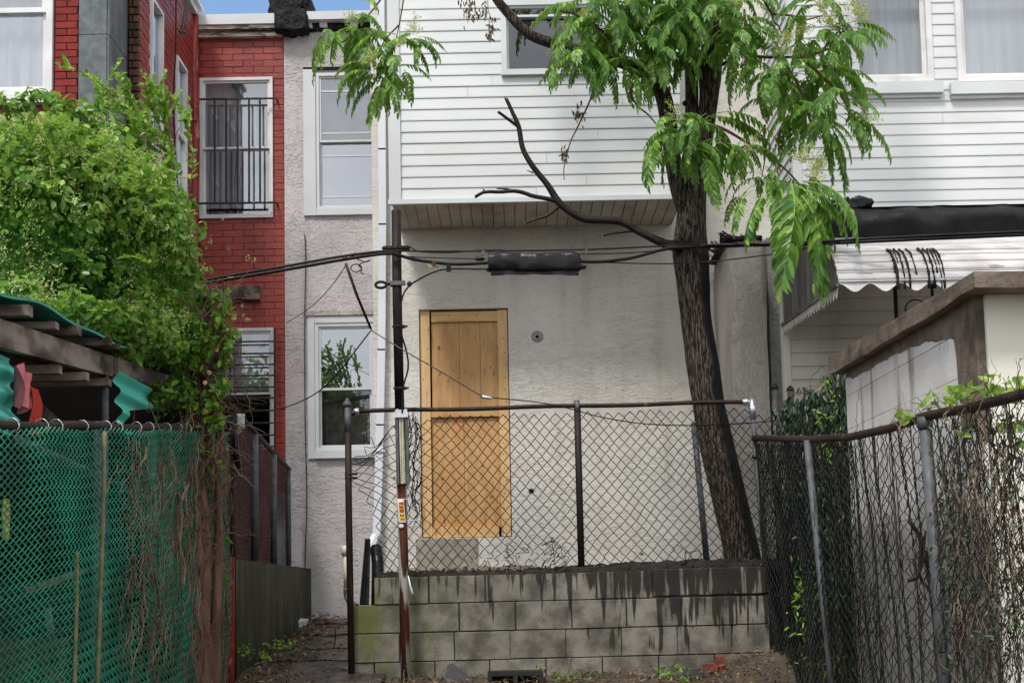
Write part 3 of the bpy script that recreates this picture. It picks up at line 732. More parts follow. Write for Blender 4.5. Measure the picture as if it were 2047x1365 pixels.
r = RECT(598, 1236, 760, 1256, FY); MB().box(r[0], XE, FY - .012, FY, r[2], r[3]).build('base_band', 'red_paint', grey)
# parapet of mortar and tar with a metal cap
def lump(mb, x0, x1, y0, y1, z0, z1, amp, seed, nx=14, nz=6, ny=3):
    """box whose faces are broken up by noise"""
    from mathutils import noise
    v = []; idx = {}
    f = []
    def vert(i, j, k):
        if (i, j, k) in idx: return idx[(i, j, k)]
        p = Vector((x0 + (x1 - x0) * i / nx, y0 + (y1 - y0) * j / ny, z0 + (z1 - z0) * k / nz))
        d = noise.noise_vector(p * 9 + Vector((seed, 0, 0))) * amp + noise.noise_vector(p * 24 + Vector((0, seed, 0))) * amp * .5
        idx[(i, j, k)] = len(v); v.append(p + d); return idx[(i, j, k)]
    for i in range(nx):
        for k in range(nz):
            f.append((vert(i, 0, k), vert(i + 1, 0, k), vert(i + 1, 0, k + 1), vert(i, 0, k + 1))); f.append((vert(i, ny, k), vert(i, ny, k + 1), vert(i + 1, ny, k + 1), vert(i + 1, ny, k)))
        for j in range(ny):
            f.append((vert(i, j, nz), vert(i + 1, j, nz), vert(i + 1, j + 1, nz), vert(i, j + 1, nz))); f.append((vert(i, j, 0), vert(i, j + 1, 0), vert(i + 1, j + 1, 0), vert(i + 1, j, 0)))
    for j in range(ny):
        for k in range(nz):
            f.append((vert(0, j, k), vert(0, j, k + 1), vert(0, j + 1, k + 1), vert(0, j + 1, k))); f.append((vert(nx, j, k), vert(nx, j + 1, k), vert(nx, j + 1, k + 1), vert(nx, j, k + 1)))
    return mb.add([tuple(p) for p in v], f)
r = RECT(588, 38, 740, 64, FY); lump(MB(), r[0], XE, FY - .03, FY + .25, r[2], r[3], .018, 3, 22, 4).build('parapet', 'tar', grey, True)
for (a, b, c, d) in ((598, 50, 625, 60), (640, 44, 655, 60), (700, 48, 716, 58)):
    r = RECT(a, b, c, d, FY); lump(MB(), r[0], r[1], FY - .05, FY, r[2], r[3], .012, a, 5, 3).build('mortar_patch', 'white_paint', grey, True)
r = RECT(592, 24, 742, 40, FY - .1); MB().box(r[0], XE, FY - .12, FY + .3, r[2], r[3]).build('parapet_cap', 'white_vinyl', grey)
# tarred chimney stack on the party line
m = MB(); r = RECT(548, -60, 600, 62, FY - .15); lump(m, r[0], r[1], FY - .13, FY + .35, r[2] , r[3], .03, 9, 10, 12)
r = RECT(536, -10, 618, 26, FY - .1); lump(m, r[0], r[1], FY - .05, FY + .45, r[2], r[3], .035, 19, 12, 6)
r = RECT(552, 20, 614, 60, FY - .15); lump(m, r[0], r[1], FY - .15, FY + .1, r[2], r[3], .025, 29, 10, 6)
m.build('chimney', 'tar', grey, True, label='tarred chimney stub on the party line')

# ================================================================== white siding house in the middle
WY = 12.6; SY = 11.7; XC = PX(745, 500, WY); XR = 2.50
mid = thing('siding_house', 'stucco house with an overhanging white siding upper floor and a boarded up door', 'house', (.5, 12.6, .6))
dh = RECT(840, 617, 1019.5, 1074, WY)
wall_holes(MB(), XC, XR, .5, 7.6, WY, [dh], .12).build('wall', 'stucco_cream', mid)
MB().add([(XC, WY, .3), (XC, WY, 7.6), (XC, 15, 7.6), (XC, 15, .3)], [(0, 1, 2, 3)]).build('side_wall', 'stucco_cream', mid)
MB().box(dh[0] - .1, dh[1] + .1, WY + .125, WY + .2, dh[2] - .1, dh[3] + .1).build('wall_core', 'dark', mid)
bx0, bx1 = PX(783, 410, SY), PX(1365, 393, SY); sz = PZ(1074, 402, SY)
wb = RECT(1001, 3, 1214, 152, SY)
wall_holes(MB(), bx0, bx1, sz, 7.6, SY, [wb], .05).add([(bx1, SY, sz), (bx1, WY, sz), (bx1, WY, 7.6), (bx1, SY, 7.6)], [(0, 1, 2, 3)]).add([(bx0, SY, sz), (bx0, WY, sz), (bx0, WY, 7.6), (bx0, SY, 7.6)], [(3, 2, 1, 0)]).build('upper_wall', 'white_siding', mid)
ct = .085
clapboards(mid, bx0 + ct, bx1, sz + .03, 6.35, SY - .003, .1018, [wb], 'white_siding', .009)
m = MB(); m.box(bx0 - .02, bx0 + ct, SY - .03, SY - .002, sz + .03, 7.6); m.box(bx0 - .022, bx0 - .001, SY - .002, SY + .09, sz + .03, 7.6); m.build('corner_trim', 'white_vinyl', mid)
MB().box(bx0 - .03, bx1 + .01, SY - .032, SY + .01, sz - .012, sz + .029).build('starter_strip', 'white_vinyl', mid)
np_ = 26; pw = (bx1 - bx0) / np_
for i in range(np_):
    z = sz + .004
    MB().hexa([(bx0 + i * pw + .003, SY + .012, z), (bx0 + (i + 1) * pw - .003, SY + .012, z + .006), (bx0 + (i + 1) * pw - .003, WY - .002, z + .006), (bx0 + i * pw + .003, WY - .002, z),
               (bx0 + i * pw + .003, SY + .012, z + .02), (bx0 + (i + 1) * pw - .003, SY + .012, z + .02), (bx0 + (i + 1) * pw - .003, WY - .002, z + .02), (bx0 + i * pw + .003, WY - .002, z + .02)]).build('soffit_panel', 'soffit', mid)
MB().box(bx0 + .01, bx1 - .01, SY + .01, WY, sz + .03, sz + .06).build('soffit_backing', 'dark', mid)
w = window(mid, *wb, SY - .02, 'white_vinyl', .05, .84, ('glass_low', 'glass_low'), None, 'upstairs window behind the tree leaves', .02)
# the boarded doorway
Yd = WY + .055
def plank(a, b, c, d, y, t, mat, nm):
    r = RECT(a, b, c, d, WY); return MB().box(r[0] + .0015, r[1] - .0015, y, y + t, r[2] + .0015, r[3] - .0015)
dr = plank(862, 640, 918, 822, Yd + .02, .02, 'plywood', 'panel').build('boarded_door', 'plywood', mid, label='doorway closed with raw plywood and pine framing')
for (a, b, c, d, y, t, mt, nm) in ((918, 640, 960, 822, Yd + .021, .02, 'plywood', 'panel'), (960, 640, 999, 822, Yd + .019, .02, 'plywood', 'panel'),
                                   (863, 832, 928, 1053, Yd + .022, .02, 'plywood', 'panel'), (928, 832, 1000, 1053, Yd + .020, .02, 'plywood', 'panel'),
                                   (841, 619, 861, 1073, Yd - .02, .04, 'pine', 'stile'), (998, 617, 1018, 1071, Yd - .018, .04, 'pine', 'stile'),
                                   (861, 620, 998, 641, Yd - .008, .035, 'pine_h', 'rail'), (861, 820, 998, 832, Yd - .01, .035, 'pine_h', 'rail'), (861, 1051, 998, 1073, Yd - .012, .035, 'pine_h', 'rail')):
    plank(a, b, c, d, y, t, mt, nm).build(nm, mt, dr)
m = MB()
for i in range(46):   # nail and screw heads
    if i < 14: p = (RND.choice([848, 854]), 632 + i * 31)
    elif i < 30: p = (RND.choice([1005, 1010, 1013]), 650 + (i - 14) * 26)
    else: p = (RND.choice([897, 915, 932, 952, 970, 988, 905]), RND.choice([629, 745, 743, 748, 1062, 760]))
    q = P(p[0] + RND.uniform(-2, 2), p[1] + RND.uniform(-4, 4), Yd - .021)
    m.sphere(q, .0055, 1, .3, 1, 6, 4)
m.build('nail_heads', 'iron', dr, kind='stuff')
# patches and scars on the stucco
r = RECT(832, 1076, 956, 1142, WY); lump(MB(), r[0], r[1], WY - .012, WY + .02, r[2], r[3], .006, 2, 14, 8, 1).build('concrete_patch', 'patch', mid, label='bare concrete under the doorway')
r = RECT(800, 1132, 1075, 1170, WY); lump(MB(), r[0], r[1], WY - .05, WY + .02, r[2] - .1, r[3], .008, 7, 22, 4, 1).build('ledge', 'patch', mid)
for (x, y, a, b) in ((1074, 673, .058, .017), (1062, 981, .03, .022), (1283, 1107, .012, .012)):
    c = P(x, y, WY)
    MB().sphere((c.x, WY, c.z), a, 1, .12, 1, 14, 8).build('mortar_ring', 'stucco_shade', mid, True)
    MB().sphere((c.x, WY - .12 * a, c.z), b, 1, .2, .8, 10, 6).build('wall_hole', 'dark', mid, True)
# downspout down the left corner
pts = [P(761, -20, WY - .06), P(764, 300, WY - .06), P(765, 450, WY - .06), P(763, 700, WY - .06), P(760, 850, WY - .06), P(757, 960, WY - .06), P(753, 1070, WY - .07)]
for a, b in zip(pts, pts[1:]):
    MB().bar(a + Vector((0, 0, .01)), b - Vector((0, 0, .005)), .05, .07, (1, 0, 0)).build('downspout', 'downspout', mid)
a = pts[-1]; MB().bar(a, a + Vector((-.07, -.08, -.14)), .055, .075, (1, 0, 0)).build('downspout_elbow', 'downspout', mid)
MB().box(pts[4].x - .045, pts[4].x + .045, WY - .1, WY - .002, pts[4].z - .25, pts[4].z - .235).build('pipe_bracket', 'white_vinyl', mid)
# rough stuccoed party wall standing out beside the tree
pl = thing('party_wall', 'rough stucco party wall stub with a torn tar cap beside the awning', 'wall', (2.05, 12.1, .3))
X0, X1 = PX(1466, 700, 11.6), PX(1538, 700, 11.6); ztp = PZ(1500, 480, 11.6)
from mathutils import noise as NZ
def cyl_slab(x0, x1, y0, y1, z0, z1, rad):
    v = []; f = []; nz_ = 40; prof = []
    for i in range(9): a = math.pi / 2 * i / 8; prof.append((x0 + rad - rad * math.cos(a), y0 + rad - rad * math.sin(a)))
    for i in range(7): a = math.pi / 2 * i / 6; prof.append((x1 - rad * .5 + rad * .5 * math.sin(a), y0 + rad * .5 - rad * .5 * math.cos(a)))
    prof = [(x0, y1)] + prof + [(x1, y1)]; n = len(prof)
    for j in range(nz_ + 1):
        z = z0 + (z1 - z0) * j / nz_
        for (x, y) in prof:
            d = NZ.noise(Vector((x * 6, y * 6, z * 2.5))) * .018
            v.append((x + d, y + d, z + (x - x0) * .05 * (j == nz_)))
    for j in range(nz_):
        for i in range(n - 1): f.append((j * n + i, j * n + i + 1, (j + 1) * n + i + 1, (j + 1) * n + i))
    f.append([nz_ * n + i for i in range(n)])
    return v, f
v, f = cyl_slab(X0, X1, 11.6, 12.59, .3, ztp, .12)
MB().add(v, f).build('wall', 'stucco_rough', pl, True)
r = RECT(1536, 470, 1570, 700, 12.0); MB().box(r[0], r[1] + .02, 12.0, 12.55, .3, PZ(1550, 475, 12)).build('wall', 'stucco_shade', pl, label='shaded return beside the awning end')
m = MB(); lump(m, X0 - .05, X1 - .03, 11.58, 12.5, ztp - .01, ztp + .035, .018, 31, 10, 2, 10)
for i in range(46):   # torn felt fringe
    y = RND.uniform(11.6, 12.4); x = X0 - .03 + RND.uniform(-.05, .2); z = ztp + .03
    q = [(x, y, z)]
    for k in range(4): q.append((q[-1][0] + RND.uniform(-.035, .02), q[-1][1] + RND.uniform(-.02, .02), q[-1][2] + RND.uniform(-.012, .03)))
    m.tube(q, RND.uniform(.004, .009), 4)
m.build('tar_cap', 'tar', pl, True)
m = MB()
for (x, y0, y1) in ((1449, 470, 610), (1440, 465, 520), (1455, 480, 790), (1444, 480, 560)):
    yy = 12.05 + RND.uniform(0, .3)
    n = 12; m.tube([P(x + RND.uniform(-.6, .6), y0 + (y1 - y0) * i / n, 12.58) for i in range(n + 1)], [.006 * (1 - i / n * .7) for i in range(n + 1)], 5)
m.build('tar_run', 'tar', pl, True)

# ================================================================== right house
RY = 11.54
rh = thing('siding_house', 'white siding house at right with two upstairs windows and a black membrane roof edge', 'house', (4, 12, .3))
zr = PZ(1800, 412, RY)
w1 = RECT(1692, -190, 1856, 168, RY); w2 = RECT(1904, -190, 2072, 166, RY)
wall_holes(MB(), XR, 7.5, zr - .3, 7.6, RY, [w1, w2], .05).build('wall', 'white_siding', rh)
MB().add([(XR, RY, zr - .8), (XR, WY, zr - .8), (XR, WY, 7.6), (XR, RY, 7.6)], [(0, 3, 2, 1)]).build('side_wall', 'white_siding', rh)
clapboards(rh, XR + .06, 6.6, zr - .06, 6.4, RY - .003, .0985, [w1, w2], 'white_siding', .009)
z = zr - .5
while z < 6.5:
    x = XR - .002
    MB().hexa([(x - .016, RY + .045, z), (x, RY + .045, z), (x, WY, z), (x - .016, WY, z), (x - .002, RY + .045, z + .0983), (x, RY + .045, z + .0983), (x, WY, z + .0983), (x - .002, WY, z + .0983)]).build('clapboard', 'white_siding', rh)
    z += .0985
m = MB(); m.box(XR - .02, XR + .06, RY - .03, RY - .002, zr - .3, 7.6); m.box(XR - .022, XR - .001, RY - .002, RY + .045, zr - .3, 7.6); m.build('corner_trim', 'white_vinyl', rh)
window(rh, *w1, RY - .02, 'white_paint', .05, .5, ('glass', 'glass_low'), 'blind', 'left upstairs window, partly behind leaves', .035)
window(rh, *w2, RY - .02, 'white_paint', .05, .5, ('glass', 'glass'), 'blind', 'right upstairs window with pale vertical blind', .035)
for a, b in ((1680, 1881), (1896, 2090)):
    r = RECT(a, 169, b, 192, RY); m = MB(); m.box(r[0], r[1], RY - .075, RY - .02, r[2], r[3]); m.box(r[0] + .01, r[1] - .01, RY - .04, RY - .018, r[2] - .03, r[2] - .001); m.build('window_sill', 'white_vinyl', rh)
# roof membrane turned down over the edge of the lower addition
MYY = 11.15
a, b = PX(1588, 440, MYY), 7.4
nx, nz_ = 70, 10; v = []
for k in range(nz_ + 1):
    for i in range(nx + 1):
        x = a + (b - a) * i / nx; t = k / nz_
        z = PZ(1800, 472, MYY) * (1 - t) + PZ(1800, 409, MYY) * t + (x - 2.9) * .002
        n = NZ.noise(Vector((x * 3.5, t * 1.5, 1))) * .05 + NZ.noise(Vector((x * 9, t * 2, 5))) * .02
        y = MYY + n - .05 * math.sin(t * math.pi) + (.06 * max(0, t - .75) * 4)
        v.append((x, y, z + (.012 * NZ.noise(Vector((x * 5, 0, 9))) if k == nz_ else 0) + (.02 * NZ.noise(Vector((x * 6, 3, 9))) if k == 0 else 0)))
f = [(k * (nx + 1) + i, k * (nx + 1) + i + 1, (k + 1) * (nx + 1) + i + 1, (k + 1) * (nx + 1) + i) for k in range(nz_) for i in range(nx)]
m = MB().add(v, f); zt_ = PZ(1800, 410, MYY)
m.add([(a, MYY + .03, zt_ - .005), (b, MYY + .03, zt_ + .005), (b, RY, zt_ + .05), (a, RY, zt_ + .04)], [(0, 1, 2, 3)])
m.add([(a, MYY, PZ(1600, 470, MYY)), (a, RY + .5, PZ(1600, 470, MYY)), (a, RY + .5, zt_ + .03), (a, MYY, zt_)], [(0, 1, 2, 3)])
m.build('roof_membrane', 'tarpaulin', rh, True)
m = MB(); c = P(1690, 398, 11.3)
lump(m, c.x - .2, c.x + .2, 11.18, 11.36, zt_ - .01, zt_ + .08, .045, 7, 12, 5, 5)
m.build('plastic_sheet', 'plastic_black', rh, True, label='crumpled black sheet on the roof edge')
# lower addition wall in cream siding, reached under the awning
AY = 11.42; ax = PX(1566, 700, AY)
MB().box(ax, 7.4, AY, AY + .1, .2, PZ(1800, 472, MYY) + .05).build('lower_wall', 'cream_siding', rh)
clapboards(rh, ax + .05, ax + 2.3, .3, 3.55, AY - .002, .115, [], 'cream_siding', .02)
MB().box(ax - .01, ax + .05, AY - .04, AY - .001, .2, 3.5).build('corner_trim', 'cream_siding', rh)
# awning of horizontal slats, scalloped along its front and saw-toothed along its end
AF = 9.42; AB = 11.40; AX = 2.325; AX1 = 4.6
zF = PZ(1690, 561, AF); zB = PZ(1690, 482, AB)
aw = MB()
prf = [(AF, zF), (9.47, 2.88), (9.55, 2.975), (9.66, 3.03), (10.0, 3.16), (10.75, 3.40), (AB, zB)]
aw.add([(AX, AF, zF - .03), (AX, AB, PZ(1566, 648, AB))] + [(AX, y, z) for y, z in prf[::-1]], [list(range(9))])
aw.add([(AX + .004, AF, zF - .03), (AX + .004, AB, PZ(1566, 648, AB))] + [(AX + .004, y, z) for y, z in prf[::-1]], [list(range(9))[::-1]])
awn = aw.build('awning', 'awning_side', rh, label='old white metal awning with dark end panel and tar runs')
def aslope(t):   # t 0 back .. 1 front, bulging a little
    K = [(0, AB, zB), (.3, 10.75, 3.40), (.5, 10.0, 3.16), (.6, 9.66, 3.03), (.7, 9.55, 2.975), (.85, 9.47, 2.88), (1, AF, zF)]
    for (t0, y0, z0), (t1, y1, z1) in zip(K, K[1:]):
        if t <= t1 + 1e-9: u = (t - t0) / (t1 - t0); return y0 + (y1 - y0) * u, z0 + (z1 - z0) * u
    return AF, zF
ns = 10
for i in range(ns):
    t0, t1 = i / ns, (i + 1) / ns
    pr = []
    for k in range(6):
        t = t0 + (t1 - t0) * k / 5; y, z = aslope(t); pr.append((y - .012 * math.sin(math.pi * k / 5) * (t > .55) - (.022 * k / 5 if t0 >= .5 else 0), z + .016 * math.sin(math.pi * k / 5) * (t < .6) + .008 * (k == 0) * (t < .5)))
    v = [(AX - .01, y, z) for y, z in pr] + [(AX1, y, z) for y, z in pr] + [(AX - .01, y, z - .012) for y, z in pr] + [(AX1, y, z - .012) for y, z in pr]
    f = [(k, k + 6, k + 7, k + 1)[::-1] for k in range(5)] + [(12 + k, 18 + k, 19 + k, 13 + k) for k in range(5)] + [(k, k + 1, 13 + k, 12 + k) for k in range(5)] + [(5, 11, 23, 17)]
    MB().add(v, f).build('slat', 'awning', awn, True)
# scalloped valance
n = 170; v = []; f = []
for i in range(n + 1):
    x = AX + (AX1 - AX) * i / n
    zz = zF - .055 - .028 * math.cos((x - AX) / .215 * 2 * math.pi) * -1
    v += [(x, AF - .004, zF + .008), (x, AF - .012, zz), (x, AF + .004, zF + .008), (x, AF - .004, zz)]
for i in range(n): f += [(i * 4, i * 4 + 1, i * 4 + 5, i * 4 + 4), (i * 4 + 2, i * 4 + 6, i * 4 + 7, i * 4 + 3), (i * 4 + 1, i * 4 + 3, i * 4 + 7, i * 4 + 5)]
MB().add(v, f).build('valance', 'awning', awn)
# saw-toothed end fringe
v = []; f = []; n = 22; za, zc = zF - .03, PZ(1566, 648, AB)
for i in range(n * 2 + 1):
    t = i / (2 * n); y = AF + (AB - AF) * t; z = za + (zc - za) * t
    v += [(AX - .006, y, z + .004), (AX - .012, y, z - .055 - (.045 if i % 2 else 0))]
for i in range(n * 2): f.append((i * 2, i * 2 + 1, i * 2 + 3, i * 2 + 2))
MB().add(v, f).build('end_fringe', 'awning', awn)
MB().bar((AX - .012, AF, zF - .028), (AX - .012, AB, PZ(1566, 650, AB)), .02, .022).build('end_rail', 'awning_side', awn)
for (x, w, ln) in ((1776, .016, 1.0), (1790, .009, 1.0), (1800, .01, 1.0), (1814, .007, .95), (1838, .012, 1.0), (1848, .011, 1.0), (1856, .007, .9), (1868, .009, 1.0), (1783, .005, .6), (1862, .006, 1.0)):
    X = PX(x, 500, 9.6); q = []
    for k in range(15):
        t = .6 + .4 * k / 14 * ln; y, z = aslope(t); q.append((X + RND.uniform(-.0022, .0022), y - .016, z + .012))
    if ln == 1.0: q.append((q[-1][0], AF - .016, zF - .02)); q.append((q[-1][0], AF - .016, zF - .07))
    MB().tube(q, [w * RND.uniform(.5, 1.2) for _ in q], 5).build('tar_run', 'tar', awn, True)
# iron porch post with scroll work under the awning
m = MB(); a, b = P(1787, 570, 10.2), P(1795, 700, 10.2); m.tube([(b.x, 10.2, .3), (b.x, 10.2, 2.9)], .016, 6)
m.tube([(b.x + .28, 10.2, .3), (b.x + .28, 10.2, 2.9)], .012, 6)
for zz in (2.2, 2.45, 2.7):
    m.tube([(b.x + .14 + .10 * math.cos(t / 3) * (1 - t / 30), 10.2, zz + .10 * math.sin(t / 3) * (1 - t / 30)) for t in range(24)], .006, 5)
m.build('iron_post', 'iron', awn, True)

# ================================================================== block shed at right
SX = 2.028
shd = thing('block_shed', 'white painted block shed with a brown concrete slab roof at right', 'shed', (2.8, 7, -.5))
Yn, Yf = 5.84, 8.15
MB().box(SX + .012, 3.8, Yn + .012, Yf, -.7, 1.95).build('wall_core', 'mortar', shd)
z = 1.87; k = 0
def slabz(y): return PZ(1950, 590, 5.75) + (PZ(1658, 748, 8.25) - PZ(1950, 590, 5.75)) * (y - 5.75) / 2.5
rows = 0; z = slabz(7) - .03
zz = z + .10
while zz > -.6:
    y = Yn + (.2 if rows % 2 else 0) - .2
    while y < Yf:
        a, b = max(y, Yn), min(y + .397, Yf); y += .4
        if b - a < .03: continue
        o = mkobj('block', shared_box(.03, round(b - a, 2), .197, 'shed_block', .0, 0), None, shd, (SX + .013 + RND.uniform(-.0015, .0015), (a + b) / 2, zz - .1))
    zz -= .2; rows += 1
MB().box(SX - .006, SX + .05, Yn - .006, Yn + .02, 1.26, slabz(Yn) + .02).build('corner_render', 'brown_concrete', shd)
# brown water stain running down the corner is a render coat of its own
v = []; f = []; n = 26
for i in range(n + 1):
    zq = slabz(6.1) + .03 - (slabz(6.1) - 1.28) * i / n
    e = .31 + .05 * NZ.noise(Vector((zq * 4, 0, 0))) - .08 * i / n + (.10 * math.exp(-i * .8))
    v += [(SX - .0045, Yn - .002, zq), (SX - .0045, Yn + e, zq)]
for i in range(n): f.append((i * 2, i * 2 + 1, i * 2 + 3, i * 2 + 2))
MB().add(v, f).build('render_coat', 'brown_concrete', shd, label='brown stained render near the corner')
MB().box(SX + .035, 3.9, Yn - .03, Yn + .01, -.7, slabz(Yn) + .02).build('front_wall', 'shed_cream', shd)
v = []; n = 60
for i in range(n + 1):
    y = Yn + .3 + (Yf - Yn - .31) * i / n; zq = slabz(y) + .03
    v += [(SX - .0035, y, zq), (SX - .0035, y, zq - .09 - .03 * NZ.noise(Vector((y * 4, 2, 0))) - .012 * NZ.noise(Vector((y * 19, 5, 0)))  - .08 * math.exp(-(y - Yn - .3) * 4))]
MB().add(v, [(i * 2, i * 2 + 1, i * 2 + 3, i * 2 + 2) for i in range(n)]).build('render_coat', 'brown_concrete', shd, label='brown render band under the slab')
n = 18; m = MB(); v = []
yA, yB = 5.63, 8.27
c = [(PX(1950, 590, yA), yA, PZ(1950, 575, yA)), (4.2, yA, PZ(1950, 575, yA)), (4.2, yB, PZ(1655, 750, yB)), (PX(1950, 590, yA), yB, PZ(1655, 750, yB)),
     (PX(1950, 590, yA), yA, PZ(1950, 543, yA)), (4.2, yA, PZ(1950, 543, yA)), (4.2, yB, PZ(1655, 715, yB)), (PX(1950, 590, yA), yB, PZ(1655, 715, yB))]
me_ = MB().hexa(c).build('slab_roof', 'brown_concrete', shd)
import bmesh
bm = bmesh.new(); bm.from_mesh(me_.data); bmesh.ops.subdivide_edges(bm, edges=bm.edges[:], cuts=14, use_grid_fill=True)
for vv in bm.verts: vv.co += NZ.noise_vector(vv.co * 7) * .010 + NZ.noise_vector(vv.co * 25) * .004
bm.to_mesh(me_.data); bm.free()

# ================================================================== low wall and fence along the alley
lw = thing('low_wall', 'mossy concrete low wall with a red painted end along the alley', 'wall', (-2.1, 11.3, .1))
a, b = P(467, 1116, 10), P(580, 1136, 12.7)
m = MB(); n = 14; v = []; f = []
for i in range(n + 1):
    t = i / n; x = a.x + (-1.93 - a.x) * t; y = 10 + 2.98 * t; zt3 = a.z + (b.z - a.z) * t
    e = .008 * NZ.noise(Vector((y * 4, 0, 3)))
    v += [(x + e, y, -.1), (x + e, y, zt3), (x - .14, y, zt3 + .004), (x - .14, y, -.1)]
for i in range(n): f += [(i * 4, i * 4 + 4, i * 4 + 5, i * 4 + 1), (i * 4 + 1, i * 4 + 5, i * 4 + 6, i * 4 + 2), (i * 4 + 2, i * 4 + 6, i * 4 + 7, i * 4 + 3)]
f.append((3, 2, 1, 0)[::-1]); m.add(v, f).build('wall', 'moss_wall', lw)
r = RECT(444, 1113, 468, 1320, 9.96); MB().box(r[0], r[1], 9.96, 9.998, 0, r[3]).build('wall_end', 'red_paint', lw)
af = thing('alley_fence', 'maroon slatted chain link fence standing on the mossy alley wall', 'fence', (-2.1, 11.3, .85))
tA, tB = P(465, 818, 10), P(578, 938, 12.6)
bA = Vector((tA.x - .03, 10, a.z + .01)); bB = Vector((tB.x - .03, 12.6, b.z + .01))
MB().tube([tA + Vector((0, -.05, .01)), tB], .022, 8).build('top_rail', 'rust_dark', af, True)
for px, w in ((465, .02), (509, .03), (548, .028), (578, .022)):
    t = (px - 465) / 113.0; Y = yz(px, tA.x, 1000); Y = min(Y, 12.6)
    p = tA.lerp(tB, (Y - 10) / 2.6)
    MB().tube([(p.x + .005, Y, a.z - .02 if px > 465 else .0), (p.x + .005, Y, p.z + (.04 if px == 465 else -.02))], w, 10).build('post', 'rust_black' if px == 465 else 'steel', af, True)
chainlink('mesh', bA, bB, tA, tB, .07, .07, .0028, af, 'wire_brown')
nsl = 52
for i in range(nsl):
    t = (i + .5) / nsl; p = bA.lerp(bB, t); q = tA.lerp(tB, t); x = -.012
    MB().hexa([(p.x + x, p.y - .019, p.z), (p.x + x + .003, p.y - .019, p.z), (p.x + x + .003, p.y + .019, p.z), (p.x + x, p.y + .019, p.z),
               (q.x + x, q.y - .019, q.z - RND.uniform(.02, .12)), (q.x + x + .003, q.y - .019, q.z - .05), (q.x + x + .003, q.y + .019, q.z - .05), (q.x + x, q.y + .019, q.z - RND.uniform(.02, .12))]).build('slat', 'maroon_slat', af)
v = []; n = 8
MB().box(tB.x - .03, tB.x - .015, 12.0, 12.75, b.z, PZ(560, 950, 12.3)).build('back_sheet', 'slate_metal', af)
# black strap and white scrap tied to the rail
m = MB(); p = P(468, 835, 9.95); m.tube([p, p + Vector((.01, -.01, -.2)), p + Vector((.04, -.01, -.42))], [.022, .028, .02], 6); m.build('strap', 'plastic_black', None, True, label='black plastic strap hanging from the alley fence end', category='strap')
m = MB(); lump(m, *[PX(474, 835, 9.93), PX(488, 850, 9.93)], 9.92, 9.96, PZ(480, 855, 9.93), PZ(480, 828, 9.93), .01, 3, 4, 4, 2); m.build('cloth_scrap', 'paper', None, True, label='white cloth scrap tied to the alley fence rail', category='cloth')

# ================================================================== block retaining wall
bw = thing('block_wall', 'wet stained grey concrete block retaining wall in the middle of the foreground', 'retaining wall', (.35, 10.15, -.1))
BYY = 10.0
rows = [(1155, 1135, [748, 858, 971, 1083, 1195, 1307, 1420, 1534]), (1210, 1190, [702, 806, 918, 1031, 1143, 1253, 1363, 1473, 1537]),
        (1265, 1250, [703, 798, 908, 1019, 1130, 1242, 1353, 1462, 1538]), (1325, 1305, [702, 748, 868, 978, 1090, 1202, 1315, 1426, 1539])]
zl = [PZ(1120, (a + b) / 2, BYY) for a, b, _ in rows]; zl.append(zl[-1] - .2); zl.append(zl[-1] - .2)
rows2 = [r[2] for r in rows] + [[703, 800, 912, 1024, 1136, 1248, 1360, 1470, 1540]]
for k, xs in enumerate(rows2):
    zt4, zb4 = zl[k], zl[k + 1]
    for a_, b_ in zip(xs, xs[1:]):
        x0, x1 = PX(a_, 1240, BYY), PX(b_, 1240, BYY); w = round(x1 - x0, 2)
        if (a_, b_) == (703, 748) or (a_, b_) == (702, 748): w -= .01
        o = mkobj('block', shared_box(w - .008, .19, round(zt4 - zb4 - .007, 3), 'block', .004, RND.randint(1, 4)), None, bw,
                  ((x0 + x1) / 2, BYY + .095 + RND.uniform(-.006, .006), (zt4 + zb4) / 2 + (.006 * (x0 + x1) / 2) + (.012 if k == 0 and a_ >= 1300 else 0)))
        o.rotation_euler = (RND.uniform(-.008, .008), -.005, RND.uniform(-.01, .01))
MB().box(PX(704, 1240, BYY) + .01, PX(1536, 1240, BYY) - .01, BYY + .012, BYY + .18, -.3, zl[1] - .01).box(PX(750, 1240, BYY) + .01, PX(1532, 1240, BYY) - .01, BYY + .012, BYY + .18, zl[1] - .011, zl[0] - .015).build('mortar_core', 'mortar', bw)
# retained soil of the raised yard
v = []; nx, ny = 90, 30
for j in range(ny + 1):
    for i in range(nx + 1):
        x = -1.0 + 3.2 * i / nx; y = BYY + .0 + (WY - BYY) * (j / ny) ** 1.5
        z = zl[0] + .006 * x + .022 + .03 * NZ.noise(Vector((x * 4, y * 5, 0))) + .03 * NZ.noise(Vector((x * 15, y * 15, 4))) + (.035 if x > -.0 else 0) * min(1, max(0, x))
        if j == 0: z = zl[0] - .01
        v.append((x, y + (.012 * NZ.noise(Vector((x * 20, 0, 0))) + .01 if j == 0 else 0), z))
f = [(j * (nx + 1) + i, j * (nx + 1) + i + 1, (j + 1) * (nx + 1) + i + 1, (j + 1) * (nx + 1) + i) for j in range(ny) for i in range(nx)]
mkobj('yard_soil', npmesh('yard_soil', v, f), 'soil', None, (0, 0, 0), kind='structure')
m = MB()
for x0, x1 in ((-.98, 2.2),):
    m.add([(x0, BYY + .19, .0), (x0, WY, .0), (x0, WY, zl[0]), (x0, BYY + .19, zl[0])], [(0, 1, 2, 3)])
m.build('side_retaining', 'block_dark', bw)
